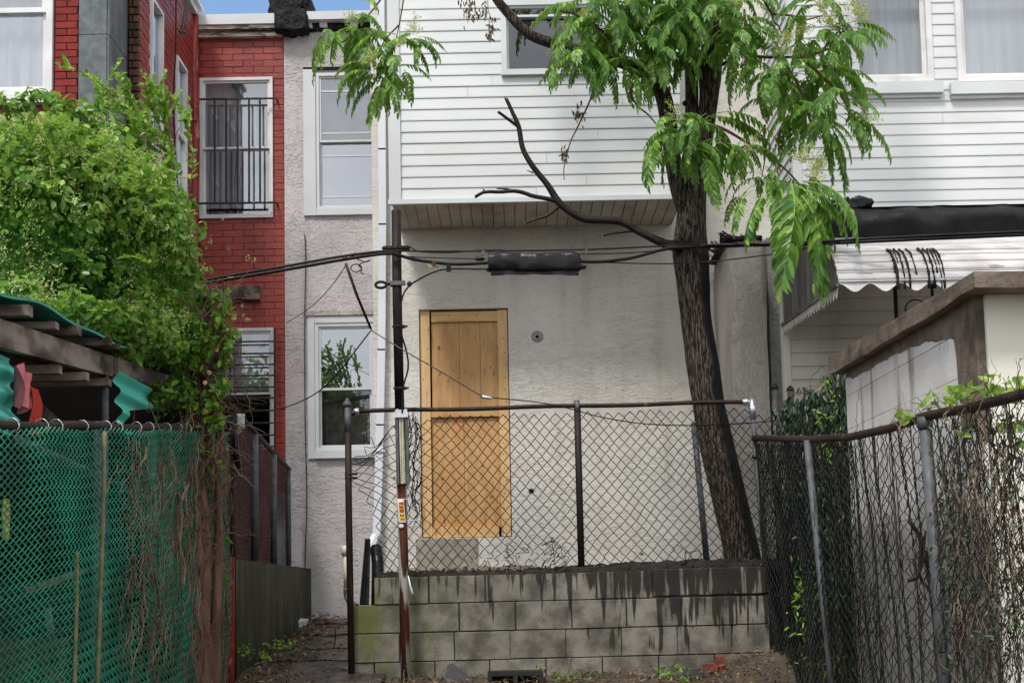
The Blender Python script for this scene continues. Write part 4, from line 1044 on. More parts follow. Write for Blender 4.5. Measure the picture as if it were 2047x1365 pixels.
# darker return of the wall to the right, under the ivy
dk = thing('block_wall', 'low blackened block wall under the ivy right of the stained wall', 'retaining wall', (2.1, 10.1, 0))
for k in range(6):
    for i in range(3):
        xa = PX(1545, 1200, 10.05) + .0 + i * .40 - (.2 if k % 2 else 0); xb_ = xa + .392; xa = max(xa, 1.93)
        if xb_ - xa > .03: mkobj('block', shared_box(round(xb_ - xa, 2), .19, .193, 'block_dark', .006, 1 + i), None, dk, ((xa + xb_) / 2, 10.3, PZ(1560, 1135, 10.05) - .1 - .2 * k))

# ================================================================== chain link fence on the block wall
cf = thing('chain_link_fence', 'bent chain link fence with rusty rail on the block wall', 'fence', (.35, 10.06, .75))
FYY = 10.06
a, b = P(712, 822, FYY), P(1492, 803, FYY)
n = 20; MB().tube([a.lerp(b, i / n) + Vector((0, 0, .004 * math.sin(i * .8))) for i in range(n + 1)], .0165, 10).build('top_rail', 'rust_dark', cf, True)
MB().tube([P(694, 829, FYY), P(706, 826, FYY), P(714, 822, FYY)], .018, 8).build('rail_end', 'rust_dark', cf, True)
MB().tube([P(708, 823, FYY), P(718, 821, FYY)], .024, 10).build('rail_cap', 'steel_bright', cf, True)
p = [P(1484, 804, FYY), P(1500, 802, FYY)]; MB().tube(p, .024, 12).build('elbow', 'steel_bright', cf, True)
MB().tube([P(1503, 798, FYY), P(1505, 838, FYY)], .024, 12).build('elbow', 'steel_bright', cf, True)
MB().tube([P(1505, 836, FYY), P(1531, 1140, FYY)], .020, 12).build('post', 'steel', cf, True, label='newer galvanised corner post')
for x, y in ((1509, 876), (1510, 912), (1524, 1078)): MB().tube([P(x, y - 3, FYY), P(x + .3, y + 4, FYY)], .027, 10).build('band', 'iron', cf, True)
MB().tube([P(1154, 815, FYY), P(1158, 980, FYY), P(1163, 1158, FYY)], .025, 12).build('post', 'rust_black', cf, True, label='dark middle post')
m = MB(); m.tube([P(1153, 800, FYY), P(1154, 826, FYY)], .021, 8); m.build('post_cap', 'steel', cf, True)
MB().tube([P(1387, 845, 11.2), P(1414, 1135, 11.2)], .026, 10).build('brace_post', 'steel', cf, True, label='greenish leaning pipe behind the mesh')
def jit(u, v, i, j, P_):
    z = np.zeros(P_.shape)
    rnd = np.random.RandomState(3).normal(size=P_.shape)
    rn2 = np.random.RandomState(4).normal(size=P_.shape)
    k = np.ones(5) / 5
    for ax in (0, 2): rn2[..., ax] = np.apply_along_axis(lambda q: np.convolve(q, k, 'same'), 1, rn2[..., ax])
    dmg = np.exp(-((u - .36) / .13) ** 2) * np.clip((.22 - v) / .2, 0, 1)
    dmg += .6 * np.exp(-((u - .80) / .05) ** 2) * np.clip((.2 - v) / .2, 0, 1)
    z[..., 0] = rnd[..., 0] * .0011 + rn2[..., 0] * (.05 * dmg + .0015); z[..., 2] = rnd[..., 2] * .0011 + rn2[..., 2] * (.05 * dmg + .0015) + .02 * dmg
    z[..., 1] = np.abs(rn2[..., 1]) * -.02 * dmg + .012 * np.sin(u * 23) * np.sin(v * 5)
    # the left end has sprung loose and bellies out to the left
    e = np.clip((.16 - u) / .16, 0, 1)
    z[..., 0] += -.22 * e * np.exp(-((v - .72) / .22) ** 2) + .12 * e * (v < .3) * (.3 - v) * 2
    z[..., 2] += -.16 * e * np.clip(v - .55, 0, 1) / .45 * (1 + .4 * np.sin(u * 90))
    z[..., 0] += .004 * np.sin(v * 21 + u * 11) + .005 * np.sin(u * 37 + v * 7); z[..., 2] += .004 * np.sin(u * 29 + v * 13) - .018 * v * np.abs(np.sin(u * 17))
    return z
def keep(u, v, i, j):
    k = np.ones(u.shape, bool); r = np.random.RandomState(8).rand(*u.shape)
    k &= ~((np.exp(-((u - .36) / .12) ** 2) * (v < .13) > .35) & (r < .3))
    return k
chainlink('mesh', P(752, 1162, FYY), P(1526, 1142, FYY), P(752, 832, FYY), P(1500, 812, FYY), .078, .088, .0031, cf, 'wire_dark', jit, keep=keep)
chainlink('mesh', P(1530, 1142, FYY), P(1568, 1142, FYY), P(1506, 826, FYY), P(1560, 838, FYY), .078, .088, .0031, cf, 'wire_dark')
# tangle of loose wire behind the pole
m = MB()
for i in range(14):
    x = RND.uniform(806, 835); q = [P(x, RND.uniform(815, 850), FYY - .02)]; yy = RND.uniform(815, 850)
    for k in range(7): yy += RND.uniform(18, 38); q.append(P(x + RND.uniform(-9, 12), yy, FYY - .02 + RND.uniform(-.03, .03)))
    m.tube(spline(q, 22), .0024, 4)
for i in range(12):
    x = RND.choice([1030, 1060, 1090, 1110, 1130, 1350, 1395]) + RND.uniform(-15, 15); yy = RND.uniform(1070, 1110); q = []
    for k in range(6): q.append(P(x + RND.uniform(-16, 16), yy + RND.uniform(-12, 14) + k * 8, FYY - .02 + RND.uniform(-.05, .02)))
    m.tube(spline(q, 18), .0024, 4)
m.build('loose_wire', 'wire_dark', cf, True, kind='stuff')
# gate post at the mouth of the alley
gp = thing('gate_post', 'rusty gate post with pointed galvanised cap left of the block wall', 'post', P(702, 1340, 9.95))
MB().tube([P(696, 862, 9.95), P(697, 1000, 9.95), P(703, 1345, 9.95) - Vector((0, 0, .1))], .0245, 12).build('post', 'rust_dark', gp, True)
MB().tube([P(695, 815, 9.95), P(696, 864, 9.95)], .025, 12).build('sleeve', 'steel', gp, True)
c = P(694, 812, 9.95); MB().tube([c, c + Vector((0, 0, .02)), c + Vector((0, 0, .035)), c + Vector((0, 0, .065))], [.032, .033, .022, .003], 12).build('cap', 'steel', gp, True)
for y in (947, 955): MB().tube([P(690, y, 9.94), P(700, y, 9.93), P(714, y, 9.95)], .009, 6).build('band', 'rust_dark', gp, True)

# ================================================================== utility pipe with its cables
PY = 9.84
pole = thing('utility_pole', 'rusty pipe pole with flaking paint carrying the black cables', 'pole', P(812, 1370, PY) - Vector((0, 0, .03)))
pts = [P(792, 421, PY), P(794, 600, PY), P(799, 820, PY), P(803, 960, PY), P(806, 1100, PY), P(812, 1375, PY) - Vector((0, 0, .06))]
MB().tube([pts[0], pts[1], pts[2]], .035, 16).build('upper_pipe', 'rust_black', pole, True, label='wet black upper length of pipe')
MB().tube(pts[2:], .0365, 16).build('lower_pipe', 'rust_pole', pole, True, label='rusty lower length with flaking white paint')
for y, w in ((655, .046), (778, .048)):
    xx = 790 + (y - 420) * .02 + 4; c = P(xx, y, PY); MB().tube([c, c + Vector((0, 0, .014))], w, 14).bar(c + Vector((-.055, -.01, .007)), c + Vector((.06, -.01, .007)), .012, .012).build('band', 'rust_dark', pole)
m = MB(); c = P(792, 499, PY)
for dx in (-.075, -.04, 0, .045, .08): m.sphere(c + Vector((dx, -.03, .004)), .022, 1.3, .8, .9, 10, 6)
m.bar(c + Vector((-.09, -.01, 0)), c + Vector((.1, -.01, 0)), .03, .035); m.build('clamp', 'rust_black', pole, True)
m = MB(); c = P(796, 568, PY); m.bar(c + Vector((-.055, -.03, 0)), c + Vector((.055, -.03, 0)), .03, .03); m.tube([c + Vector((-.05, 0, -.018)), c + Vector((-.05, 0, .018))], .01, 6)
m.build('bracket', 'steel', pole)
m = MB(); c2 = c + Vector((-.125, -.02, -.008)); m.tube([c2 + Vector((.04 * math.cos(t), 0, .023 * math.sin(t))) for t in [i * math.pi / 8 for i in range(17)]], .011, 6)
m.tube([c + Vector((-.085, -.02, -.004)), c + Vector((-.05, -.02, 0))], .011, 6); m.sphere(c + Vector((.085, -.03, -.008)), .02); m.build('eye_bolt', 'rust_black', pole, True)
# galvanised channel with a strip of green and brown dots
u0, u1 = P(803, 826, PY - .05), P(806, 968, PY - .05)
m = MB(); 
for s_ in (-1, 1): m.bar(u0 + Vector((s_ * .036, 0, 0)), u1 + Vector((s_ * .036, 0, 0)), .022, .05, (0, -1, 0))
m.bar(u0 + Vector((0, .03, 0)), u1 + Vector((0, .03, 0)), .09, .01, (0, -1, 0)); ch = m.build('channel', 'steel', pole)
m = MB(); m.bar(P(789, 830, PY - .07), P(816, 829, PY - .07), .03, .035); m.bar(P(792, 823, PY - .07), P(797, 823, PY - .07), .02, .04); m.bar(P(808, 823, PY - .07), P(814, 823, PY - .07), .02, .04); m.build('top_bracket', 'steel_bright', pole)
st = MB().bar(P(802, 832, PY - .062), P(806, 966, PY - .062), .034, .004, (0, -1, 0)).build('strip', 'strip', pole)
ma, mb_ = MB(), MB()
for k in range(24):
    for s_ in (-1, 1):
        q = P(804 + s_ * 2.3 + k * .02 * 3, 836 + k * 5.4 + (2.5 if s_ > 0 else 0), PY - .0655); (ma if k > 14 or RND.random() < .5 else mb_).sphere(q, .0052, 1, .25, 1, 8, 5)
ma.build('dots', 'dot_green', st); mb_.build('dots', 'dot_brown', st)
m = MB(); m.bar(P(790, 850, PY - .03), P(790, 856, PY - .03), .015, .02).bar(P(786, 955, PY - .03), P(790, 955, PY - .03), .03, .02).build('clip', 'steel', pole)
# pole number, read from top to bottom: holder with amber digit tiles
def text(s, size, mat, loc, rot, parent, name='lettering'):
    cu = bpy.data.curves.new('t', 'FONT'); cu.body = s; cu.size = size; cu.align_x = 'CENTER'; cu.align_y = 'CENTER'; cu.extrude = .0004; cu.offset = size * .02
    o = bpy.data.objects.new('t', cu); COL.objects.link(o); bpy.context.view_layer.update()
    me = bpy.data.meshes.new_from_object(o.evaluated_get(bpy.context.evaluated_depsgraph_get())); bpy.data.objects.remove(o)
    me.materials.clear(); t = mkobj(name, me, mat, parent, loc); t.rotation_euler = rot; return t
TY = PY - .045
hold = MB().bar(P(800.5, 997, TY), P(804.5, 1044, TY), .048, .006, (0, -1, 0)).build('number_holder', 'white_tag', pole)
tiles = [(1003, 1008, 'tag_orange', 'Y'), (1008, 1017, 'tag_orange', '3'), (1017, 1024, 'tag_orange', '0'), (1026, 1033, 'tag_yellow', '2'), (1033, 1040, 'tag_yellow', '1')]
for a_, b_, mt, ch_ in tiles:
    xx = 801 + (a_ - 997) * .08
    MB().bar(P(xx, a_, TY - .005), P(xx + .5, b_ - .3, TY - .005), .038, .003, (0, -1, 0)).build('number_tile', mt, hold)
    text(ch_, .040, 'ink', P(xx + .3, (a_ + b_) / 2, TY - .0078), (math.pi / 2, math.radians(90), 0), hold)
for y in (998, 1041):
    m = MB(); c = P(803, y, PY); m.tube([c + Vector((.041 * math.cos(t), .041 * math.sin(t), 0)) for t in [i * math.pi / 8 for i in range(17)]], .003, 4)
    if y > 1000: m.tube([c + Vector((.04, -.01, 0)), c + Vector((.13, -.03, .004))], .003, 4)
    m.build('zip_tie', 'zip_tie', pole)
c = P(802, 1051, TY); MB().sphere(c, .02, 1, .15, .75, 14, 8).build('round_tag', 'white_tag', pole, True)
m = MB(); q = [P(816, 1150, PY - .03), P(820, 1170, PY - .04), P(826, 1190, PY - .04), P(824, 1182, PY - .05)]; m.tube(q, [.004, .008, .010, .002], 5); m.build('plastic_scrap', 'white_tag', pole, True)

CY = 9.76
def cable(name, label, cat, pxs, r, mat='cable', n=40, group=None, **kw):
    q = spline([P(*p) for p in pxs], n)
    o = MB().tube(q, r, 8).build(name, mat, None, True, label=label, category=cat)
    if group: o['group'] = group
    return o
cable('cable', 'thick twin black cable running from the pole down left into the vine', 'cable', [(330, 592, CY), (395, 570, CY), (470, 556, CY), (560, 541, CY), (680, 520, CY), (760, 508, CY), (800, 507, CY)], .0125)
cable('cable', 'upper strand of the twin cable left of the pole', 'cable', [(330, 583, CY), (395, 563, CY), (470, 549, CY), (560, 534, CY), (680, 513, CY), (760, 503, CY), (800, 503, CY)], .010)
cable('cable', 'heavy cable drooping from the pole into the left end of the black splice case', 'cable', [(790, 508, CY), (830, 519, CY), (880, 526, CY), (920, 528, CY), (985, 525, CY)], .0125)
cable('cable', 'heavy cable leaving the right end of the splice case and passing the tree trunk', 'cable', [(1155, 523, CY), (1200, 523, CY), (1260, 516, CY), (1320, 500, CY), (1360, 495, CY), (1480, 491, CY), (1640, 487, 9.5), (1800, 480, 9.3), (2080, 468, 9.2)], .0125)
cable('cable', 'second cable bundled above the heavy one over the awning', 'cable', [(1330, 494, CY), (1420, 490, CY), (1560, 487, 9.6), (1800, 474, 9.3), (2080, 462, 9.2)], .010)
cable('cable', 'straight steel messenger wire above the splice case', 'wire', [(790, 500, CY), (830, 502, CY), (970, 502, CY), (1170, 499, CY), (1345, 491, CY), (1400, 489, CY)], .0065)
cable('cable', 'slack looped wire tied over the messenger next to the pole', 'wire', [(800, 492, CY), (818, 493, CY), (840, 503, CY), (900, 505, CY), (960, 500, CY), (1010, 500, CY)], .0045)
cable('cable', 'thin wire strung just under the messenger wire', 'wire', [(790, 514, CY), (815, 513, CY), (850, 515, CY), (970, 518, CY)], .004)
cable('cable', 'curving cable from the splice case down beside the pole', 'cable', [(1000, 539, CY), (960, 538, CY), (895, 538, CY), (865, 545, CY), (835, 560, CY), (815, 575, CY), (803, 600, CY - .01), (800, 655, CY), (812, 700, CY + .02), (816, 735, CY + .02), (806, 775, CY), (804, 826, CY - .01)], .0065)
cable('cable', 'thin drop wire dipping from the splice case to the awning', 'wire', [(1160, 522, CY), (1250, 526, CY), (1345, 527, CY), (1420, 523, CY), (1545, 508, 9.6), (1680, 484, 9.4)], .0045)
cable('cable', 'thin wire fanning out from the splice case toward the tree', 'wire', [(1150, 508, CY), (1250, 506, CY), (1340, 498, CY)], .0045)
cable('cable', 'long thin wire sagging from the turnbuckle across the fence to the far right post', 'wire', [(985, 795, 9.9), (1060, 802, 9.9), (1120, 812, 9.9), (1200, 833, 9.92), (1290, 847, 9.95), (1400, 850, 9.97), (1500, 845, 10), (1600, 836, 10)], .004, 'wire_dark')
gw = cable('guy_wire', 'bright steel guy wire ending in a turnbuckle before the boarded door', 'wire', [(742, 660, 9.95), (800, 696, 9.75), (890, 748, 9.78), (950, 784, 9.85), (968, 793, 9.88)], .0045, 'steel')
q = [P(958, 792, 9.88), P(966, 793, 9.88), P(978, 795, 9.88), P(985, 796, 9.88)]; MB().tube(q, [.004, .013, .013, .004], 8).build('turnbuckle', 'steel_bright', gw, True)
cable('cable', 'black wire sweeping from the rod tip down left to the red house', 'wire', [(742, 660, 9.95), (715, 695, 10), (680, 740, 10.3), (640, 780, 11), (600, 803, 12), (560, 818, 12.9)], .005, 'wire_dark')
cable('cable', 'thin slanting wire from the cable hook across the grey stucco', 'wire', [(690, 533, CY), (660, 575, 10.5), (620, 615, 11.5), (572, 646, 12.85)], .0032, 'wire_dark')
m = MB(); m.tube([P(690, 527, CY), P(712, 590, CY + .08), P(741, 658, 9.95)], .0062, 6); m.tube([P(693, 526, CY), P(715, 590, CY + .08), P(743, 658, 9.95)], .0045, 6); m.sphere(P(690, 517, CY), .018, 1.2, 1, 1, 8, 6)
m.build('hanger_rod', 'rust_dark', None, True, label='rusty rod slanting from the twin cable to the wire junction', category='rod')
cable('wire_coil', 'small loose coil of black wire beside the rusty rod', 'wire', [(694, 520, CY), (705, 512, CY), (715, 518, CY), (730, 524, CY), (740, 520, CY)] + [(712 + 11 * math.cos(t), 536 + 8 * math.sin(t), CY) for t in (-1, .2, 1.5, 2.8, 4, 5, 6)] + [(722, 545, CY), (728, 548, CY)], .004, 'cable', 70)
cable('cable', 'thin black wire running straight down the grey stucco wall', 'wire', [(609, 468, FY - .015), (611, 520, FY - .02), (609, 650, FY - .02), (610, 850, FY - .02), (613, 1000, FY - .02), (610, 1120, FY - .02), (607, 1215, FY - .03)], .004, 'wire_dark')
cable('cable', 'drop wire hanging down the side wall of the red wing', 'wire', [(352, -20, 11.7), (351, 100, 11.7), (347, 200, 11.7), (352, 330, 11.7), (362, 420, 11.7)], .007, 'rust_black')
m = MB()
for d in (0, 6): m.tube([P(377 + d, -20, 11.9), P(368 + d, 30, 11.9), P(361 + d, 66, 11.9)], .008, 8); m.tube([P(360 + d, 62, 11.88), P(365 + d, 68, 11.88)], .013, 8)
m.build('service_drop', 'steel', None, True, label='pair of grey conduits hanging at the corner of the red wing', category='conduit')
# splice case: a wrapped rubber blanket with a bulge
sc = thing('splice_case', 'black rubber wrapped splice case hanging from the cables', 'splice case', P(1068, 548, CY))
v = []; nx, nk = 44, 14
for i in range(nx + 1):
    t = i / nx; x0 = 976 + (1160 - 976) * t
    tp = 506 - 2 * t - 3 * math.sin(t * 9) * .4; bt = 543 + 3 * math.exp(-((t - .5) / .3) ** 2)
    if t > .93: tp += (t - .93) * 60
    c = P(x0, (tp + bt) / 2, CY); h = (bt - tp) / 2 / 279
    for k in range(nk):
        a = 2 * math.pi * k / nk
        fold = .012 * NZ.noise(Vector((t * 9, math.cos(a) * 1.2, math.sin(a) * 1.2))) + .014 * math.exp(-((t - .52) / .07) ** 2) * math.cos(a) - .014 * math.exp(-((t - .36) / .06) ** 2) * max(0, math.cos(a - .6))
        ca, sa = math.cos(a), math.sin(a); sq = 1 / max(abs(ca) ** .6 + 1e-6, abs(sa)) if False else 1.0
        v.append((c.x, c.y - (.045 + fold) * math.copysign(abs(ca) ** .6, ca), c.z + (h + fold * .3) * math.copysign(abs(sa) ** .6, sa)))
f = [(i * nk + k, (i + 1) * nk + k, (i + 1) * nk + (k + 1) % nk, i * nk + (k + 1) % nk) for i in range(nx) for k in range(nk)] + [list(range(nk)), [nx * nk + k for k in range(nk)][::-1]]
MB().add(v, f).build('wrap', 'plastic_black', sc, True)
v = []
for i in range(nx + 1):
    t = i / nx; x0 = 981 + (1157 - 981) * t; a = P(x0, 541, CY - .02); b = P(x0, 551 - 2 * math.sin(t * 3.1), CY - .02)
    w = .004 * math.sin(t * 22); v += [(a.x, a.y + w, a.z), (b.x, b.y + w * 2, b.z)]
MB().add(v, [(i * 2, i * 2 + 1, i * 2 + 3, i * 2 + 2) for i in range(nx)]).build('flap', 'plastic_black', sc, True)
for (x, y, xx) in ((975, 524, 986), (972, 539, 986), (1150, 520, 1163), (1150, 534, 1172)):
    MB().tube([P(x, y, CY), P((x + xx) / 2, y, CY), P(xx, y, CY)], [.012, .02, .022] if x < 1000 else [.022, .02, .012], 8).build('end_seal', 'plastic_black', sc, True)
for x, y in ((966, 505), (1172, 503)):
    MB().bar(P(x, y - 4, CY), P(x, y + 5, CY), .02, .02, (0, 1, 0)).build('hanger', 'steel', sc)
MB().tube([P(948, 518, CY), P(954, 518, CY), P(964, 518, CY), P(970, 518, CY)], [.005, .015, .015, .005], 8).build('plug', 'cable', sc, True)
MB().bar(P(897, 527, CY - .01), P(897, 543, CY - .01), .032, .03, (0, 1, 0)).build('cable_clamp', 'cable', None, False, label='square black clamp joining two cables left of the splice case', category='clamp')

# ================================================================== the tree
tree = thing('tree', 'leaning tree of heaven with furrowed bark and drooping compound leaves behind the block wall', 'tree', P(1488, 1150, 10.45))
TY_ = 10.45
def limb(pts, mat, name, n=40, k=20, ridged=0.0, wet=None, parent=None, **kw):
    c, r = rings(pts, n)
    pa = np.array(c); t = np.gradient(pa, axis=0); t /= np.linalg.norm(t, axis=1)[:, None]
    ref = np.array([0, 1., 0]); v = []; tint = []
    for i in range(len(c)):
        b = np.cross(t[i], ref); b /= np.linalg.norm(b); nn = np.cross(b, t[i])
        for j in range(k):
            a = 2 * math.pi * j / k; d = math.cos(a) * b + math.sin(a) * nn
            rr = r[i]
            if ridged:
                p = pa[i] + d * rr
                rr *= 1 + ridged * (NZ.noise(Vector((math.cos(a) * 7, math.sin(a) * 7, p[2] * 3.2))) + .5 * NZ.noise(Vector((math.cos(a) * 15, math.sin(a) * 15, p[2] * 8))))
            v.append(pa[i] + d * rr)
            tint.append(wet(pa[i] + d * rr, d) if wet else 0)
    f = [(i * k + j, i * k + (j + 1) % k, (i + 1) * k + (j + 1) % k, (i + 1) * k + j) for i in range(len(c) - 1) for j in range(k)]
    f.append(list(range(k))[::-1]); f.append([(len(c) - 1) * k + j for j in range(k)])
    m = MB().add(v, f, np.array(tint))
    return m.build(name, mat, parent or tree, True, 'wet', **kw), m
def wet(p, d):  # right side darkened by angle: wet bark with the trunk's shade painted in
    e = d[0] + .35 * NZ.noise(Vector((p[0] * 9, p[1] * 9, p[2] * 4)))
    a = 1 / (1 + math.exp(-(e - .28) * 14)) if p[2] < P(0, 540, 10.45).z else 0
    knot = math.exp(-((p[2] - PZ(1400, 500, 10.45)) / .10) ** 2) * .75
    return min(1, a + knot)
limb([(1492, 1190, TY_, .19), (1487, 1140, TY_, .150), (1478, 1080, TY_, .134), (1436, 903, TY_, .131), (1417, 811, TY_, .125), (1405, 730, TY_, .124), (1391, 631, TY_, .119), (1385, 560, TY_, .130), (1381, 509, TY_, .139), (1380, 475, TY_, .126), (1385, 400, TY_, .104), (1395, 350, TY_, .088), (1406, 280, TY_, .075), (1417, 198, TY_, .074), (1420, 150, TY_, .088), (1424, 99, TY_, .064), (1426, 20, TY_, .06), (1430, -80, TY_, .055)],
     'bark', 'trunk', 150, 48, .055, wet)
def wet2(p, d): return .55 * math.exp(-((p[2] - PZ(1400, 140, 10.45)) / .08) ** 2) * 1.7
limb([(1384, 430, TY_ + .05, .06), (1386, 330, TY_ + .06, .055), (1383, 250, TY_ + .06, .053), (1382, 150, TY_ + .06, .052), (1378, 60, TY_, .05), (1372, -60, TY_, .045)], 'bark', 'limb', 50, 20, .06, wet2, label='straight middle stem')
limb([(1375, 445, TY_ - .02, .05), (1356, 380, TY_ - .05, .062), (1342, 300, TY_ - .05, .064), (1336, 240, TY_ - .05, .066), (1322, 185, TY_ - .05, .062), (1295, 153, TY_ - .05, .05), (1262, 133, TY_ - .05, .044), (1180, 108, TY_ - .1, .042), (1088, 82, TY_ - .1, .041), (1050, 62, TY_ - .1, .040), (1015, 26, TY_ - .1, .038), (985, -14, TY_ - .1, .034), (960, -80, TY_ - .1, .03)], 'bark', 'limb', 90, 20, .05, lambda p, d: .35, label='arching left limb crossing the upstairs window')
limb([(1412, 145, TY_ - .03, .04), (1385, 112, TY_ - .06, .036), (1360, 82, TY_ - .08, .034), (1340, 50, TY_ - .1, .03), (1320, 0, TY_ - .1, .028)], 'bark_black', 'limb', 24, 12)
limb([(1430, 135, TY_ - .04, .02), (1448, 127, TY_ - .06, .014), (1461, 117, TY_ - .07, .012)], 'bark_black', 'stub', 8, 8)
MB().sphere(P(1358, 492, TY_ - .06), .085, .8, .9, .9, 14, 9).build('knot', 'bark_black', tree, True)
MB().sphere(P(1369, 207, TY_), .022).build('knot', 'bark_black', tree, True)
D = TY_ - .25
db, _ = limb([(1375, 500, TY_ - .05, .05), (1350, 492, TY_ - .12, .042), (1327, 487, D, .036), (1278, 463, D, .030), (1238, 443, D, .030), (1169, 438, D, .030), (1130, 416, D, .029), (1113, 399, D, .028), (1094, 369, D, .024), (1065, 333, D, .022), (1045, 297, D, .02), (1037, 254, D, .019), (1024, 224, D, .015), (1013, 200, D, .014)], 'bark_black', 'dead_branch', 70, 12, .06, label='bare sawn off branch reaching left')
def sub(pts, r0, r1, mat='bark_black', cut=True):
    c, _ = rings([(*p, D, 0.01) for p in pts], 16); n = len(c)
    MB().tube(c, [r0 + (r1 - r0) * i / (n - 1) for i in range(n)], 10).build('side_branch', mat, db, True)
    if cut:
        a, b = Vector(c[-1]), Vector(c[-2]); t = (a - b).normalized(); MB().tube([a - t * .002, a + t * .004], r1 * .95, 8).build('cut_end', 'cut_wood', db)
sub([(1034, 252), (1015, 238), (996, 224)], .013, .011); sub([(1013, 202), (1012, 198)], .013, .012); sub([(1014, 206), (1009, 196)], .008, .006, cut=False)
sub([(1112, 402), (1092, 397), (1065, 392), (1045, 385), (1025, 382), (1000, 384), (969, 384), (950, 394)], .018, .012)
sub([(1028, 382), (1012, 378), (993, 377)], .009, .005, cut=False); sub([(970, 385), (966, 378)], .007, .006, cut=False)
sub([(1118, 412), (1105, 424), (1090, 433), (1070, 439), (1050, 446)], .013, .008); sub([(1288, 465), (1270, 462), (1255, 463), (1225, 466), (1205, 471)], .014, .009)
sub([(1060, 326), (1052, 322)], .006, .003, cut=False); sub([(1066, 346), (1054, 341)], .006, .003, cut=False)
def twig(pts, r, Y, name='twig', mat='bark_red'):
    c, _ = rings([(*p, Y, .01) for p in pts], 20); n = len(c)
    MB().tube(c, [r * (1 - .6 * i / (n - 1)) for i in range(n)], 6).build(name, mat, tree, True)
twig([(1200, 150), (1188, 168), (1180, 200), (1163, 237), (1152, 260), (1140, 285), (1131, 320), (1127, 340), (1128, 360)], .009, D - .1)
twig([(1285, 135), (1272, 160), (1260, 187), (1275, 212), (1296, 230), (1312, 249)], .012, D - .1)
twig([(1518, -20), (1530, 5), (1542, 26), (1560, 30), (1585, 32), (1610, 40), (1650, 30)], .013, D); twig([(1541, 24), (1548, 45), (1556, 52), (1563, 70)], .010, D)
twig([(1488, 20), (1490, 60), (1498, 100), (1500, 140), (1485, 160), (1495, 168)], .011, D - .1); twig([(1529, 250), (1527, 290), (1530, 310), (1523, 355)], .010, D); twig([(1525, 255), (1518, 270), (1510, 285)], .006, D)
twig([(1430, 60), (1460, 80), (1500, 110), (1560, 115), (1620, 110), (1680, 90)], .016, D - .1); twig([(1420, 250), (1450, 260), (1500, 290), (1560, 330), (1600, 370)], .014, D - .2)
twig([(1600, 110), (1640, 150), (1680, 190), (1700, 230)], .011, D - .2); twig([(1560, 110), (1600, 180), (1620, 240), (1640, 280)], .011, D - .15)
twig([(810, -30), (805, 10), (798, 50), (790, 85)], .008, D); twig([(775, -20), (757, 5), (735, 32), (715, 48)], .009, D); twig([(798, 50), (770, 80), (755, 110)], .007, D)
twig([(1250, 110), (1200, 60), (1150, 30), (1110, 20)], .014, D - .2); twig([(1330, 60), (1290, 40), (1250, 20), (1230, 60)], .012, D - .2); twig([(1312, 249), (1340, 240), (1360, 235)], .01, D - .1)

# compound leaves
def compound_leaf(seed, npair, droop, start):
    r = np.random.RandomState(seed)
    ns = 26; ang = math.radians(start); p = np.array([0., 0, 0]); pts = [p.copy()]; step = 1.0 / ns
    for i in range(ns):
        ang -= math.radians(droop) / ns * (1.4 - .6 * i / ns); p = p + step * np.array([math.cos(ang), .05 * math.sin(i * .3 + seed), math.sin(ang)]); pts.append(p.copy())
    pts = np.array(pts)
    tv, tq = tubes(pts[None], np.linspace(.010, .003, ns + 1)[None], 4)
    pos = []; dr = []; nm = []; L = []; Wd = []
    for k in range(npair * 2 + 1):
        if k == npair * 2: t = 1.0; side = 0
        else: t = .16 + .82 * (k // 2 + (.25 if k % 2 else 0)) / npair; side = 1 if k % 2 else -1
        i = min(int(t * ns), ns - 1); c = pts[i] + (pts[i + 1] - pts[i]) * (t * ns - i); tg = pts[i + 1] - pts[i]; tg /= np.linalg.norm(tg)
        up = np.cross(np.array([0, 1., 0]), tg); up = -up if up[2] < 0 else up
        d = np.array([0, side * 1.0, 0]) * (1.0 - .35 * t) + tg * (.50 + .5 * t) + np.array([0, 0, -.30 - r.rand() * .35])
        if side == 0: d = tg
        pos.append(c); dr.append(d); nm.append(up + r.normal(size=3) * .25); s = 1 - abs(t - .45) * .55
        L.append(.225 * s * r.uniform(.8, 1.15)); Wd.append(.088 * s * r.uniform(.85, 1.1))
    v, q, tn = leafquads(np.array(pos), np.array(dr), np.array(nm), np.array(L), np.array(Wd), np.clip(r.normal(.45 , .26, len(pos)), 0, 1), .35, .2)
    return np.concatenate([tv, v]), np.concatenate([tq, q + len(tv)]), np.concatenate([np.full(len(tv), .9), tn])
LEAFV = [compound_leaf(s, n, d, st_) for s, n, d, st_ in ((1, 10, 80, 25), (2, 11, 100, 40), (3, 9, 60, 10), (4, 12, 65, -10), (5, 10, 50, -30), (6, 8, 85, 15), (7, 13, 45, -50))]
LEAFM = []
for i, (v, q, tn) in enumerate(LEAFV):
    me = npmesh('leaf', v, q, shade=True, attrs={'tint': tn}); me.materials.append(MAT['leaf_tree']); LEAFM.append(me)
leaves = []
def rosette(px, py, Y, n, L, spread=360, mid=None, var=None):
    c = P(px, py, Y)
    for i in range(n):
        yaw = RND.uniform(0, 360) if mid is None else mid + RND.uniform(-spread / 2, spread / 2)
        leaves.append((c + Vector((RND.uniform(-.05, .05), RND.uniform(-.06, .06), RND.uniform(-.05, .05))), math.radians(yaw), RND.choice(var or (0, 1, 2, 3, 4, 5)), L * RND.uniform(.75, 1.15), RND.uniform(-.25, .25)))
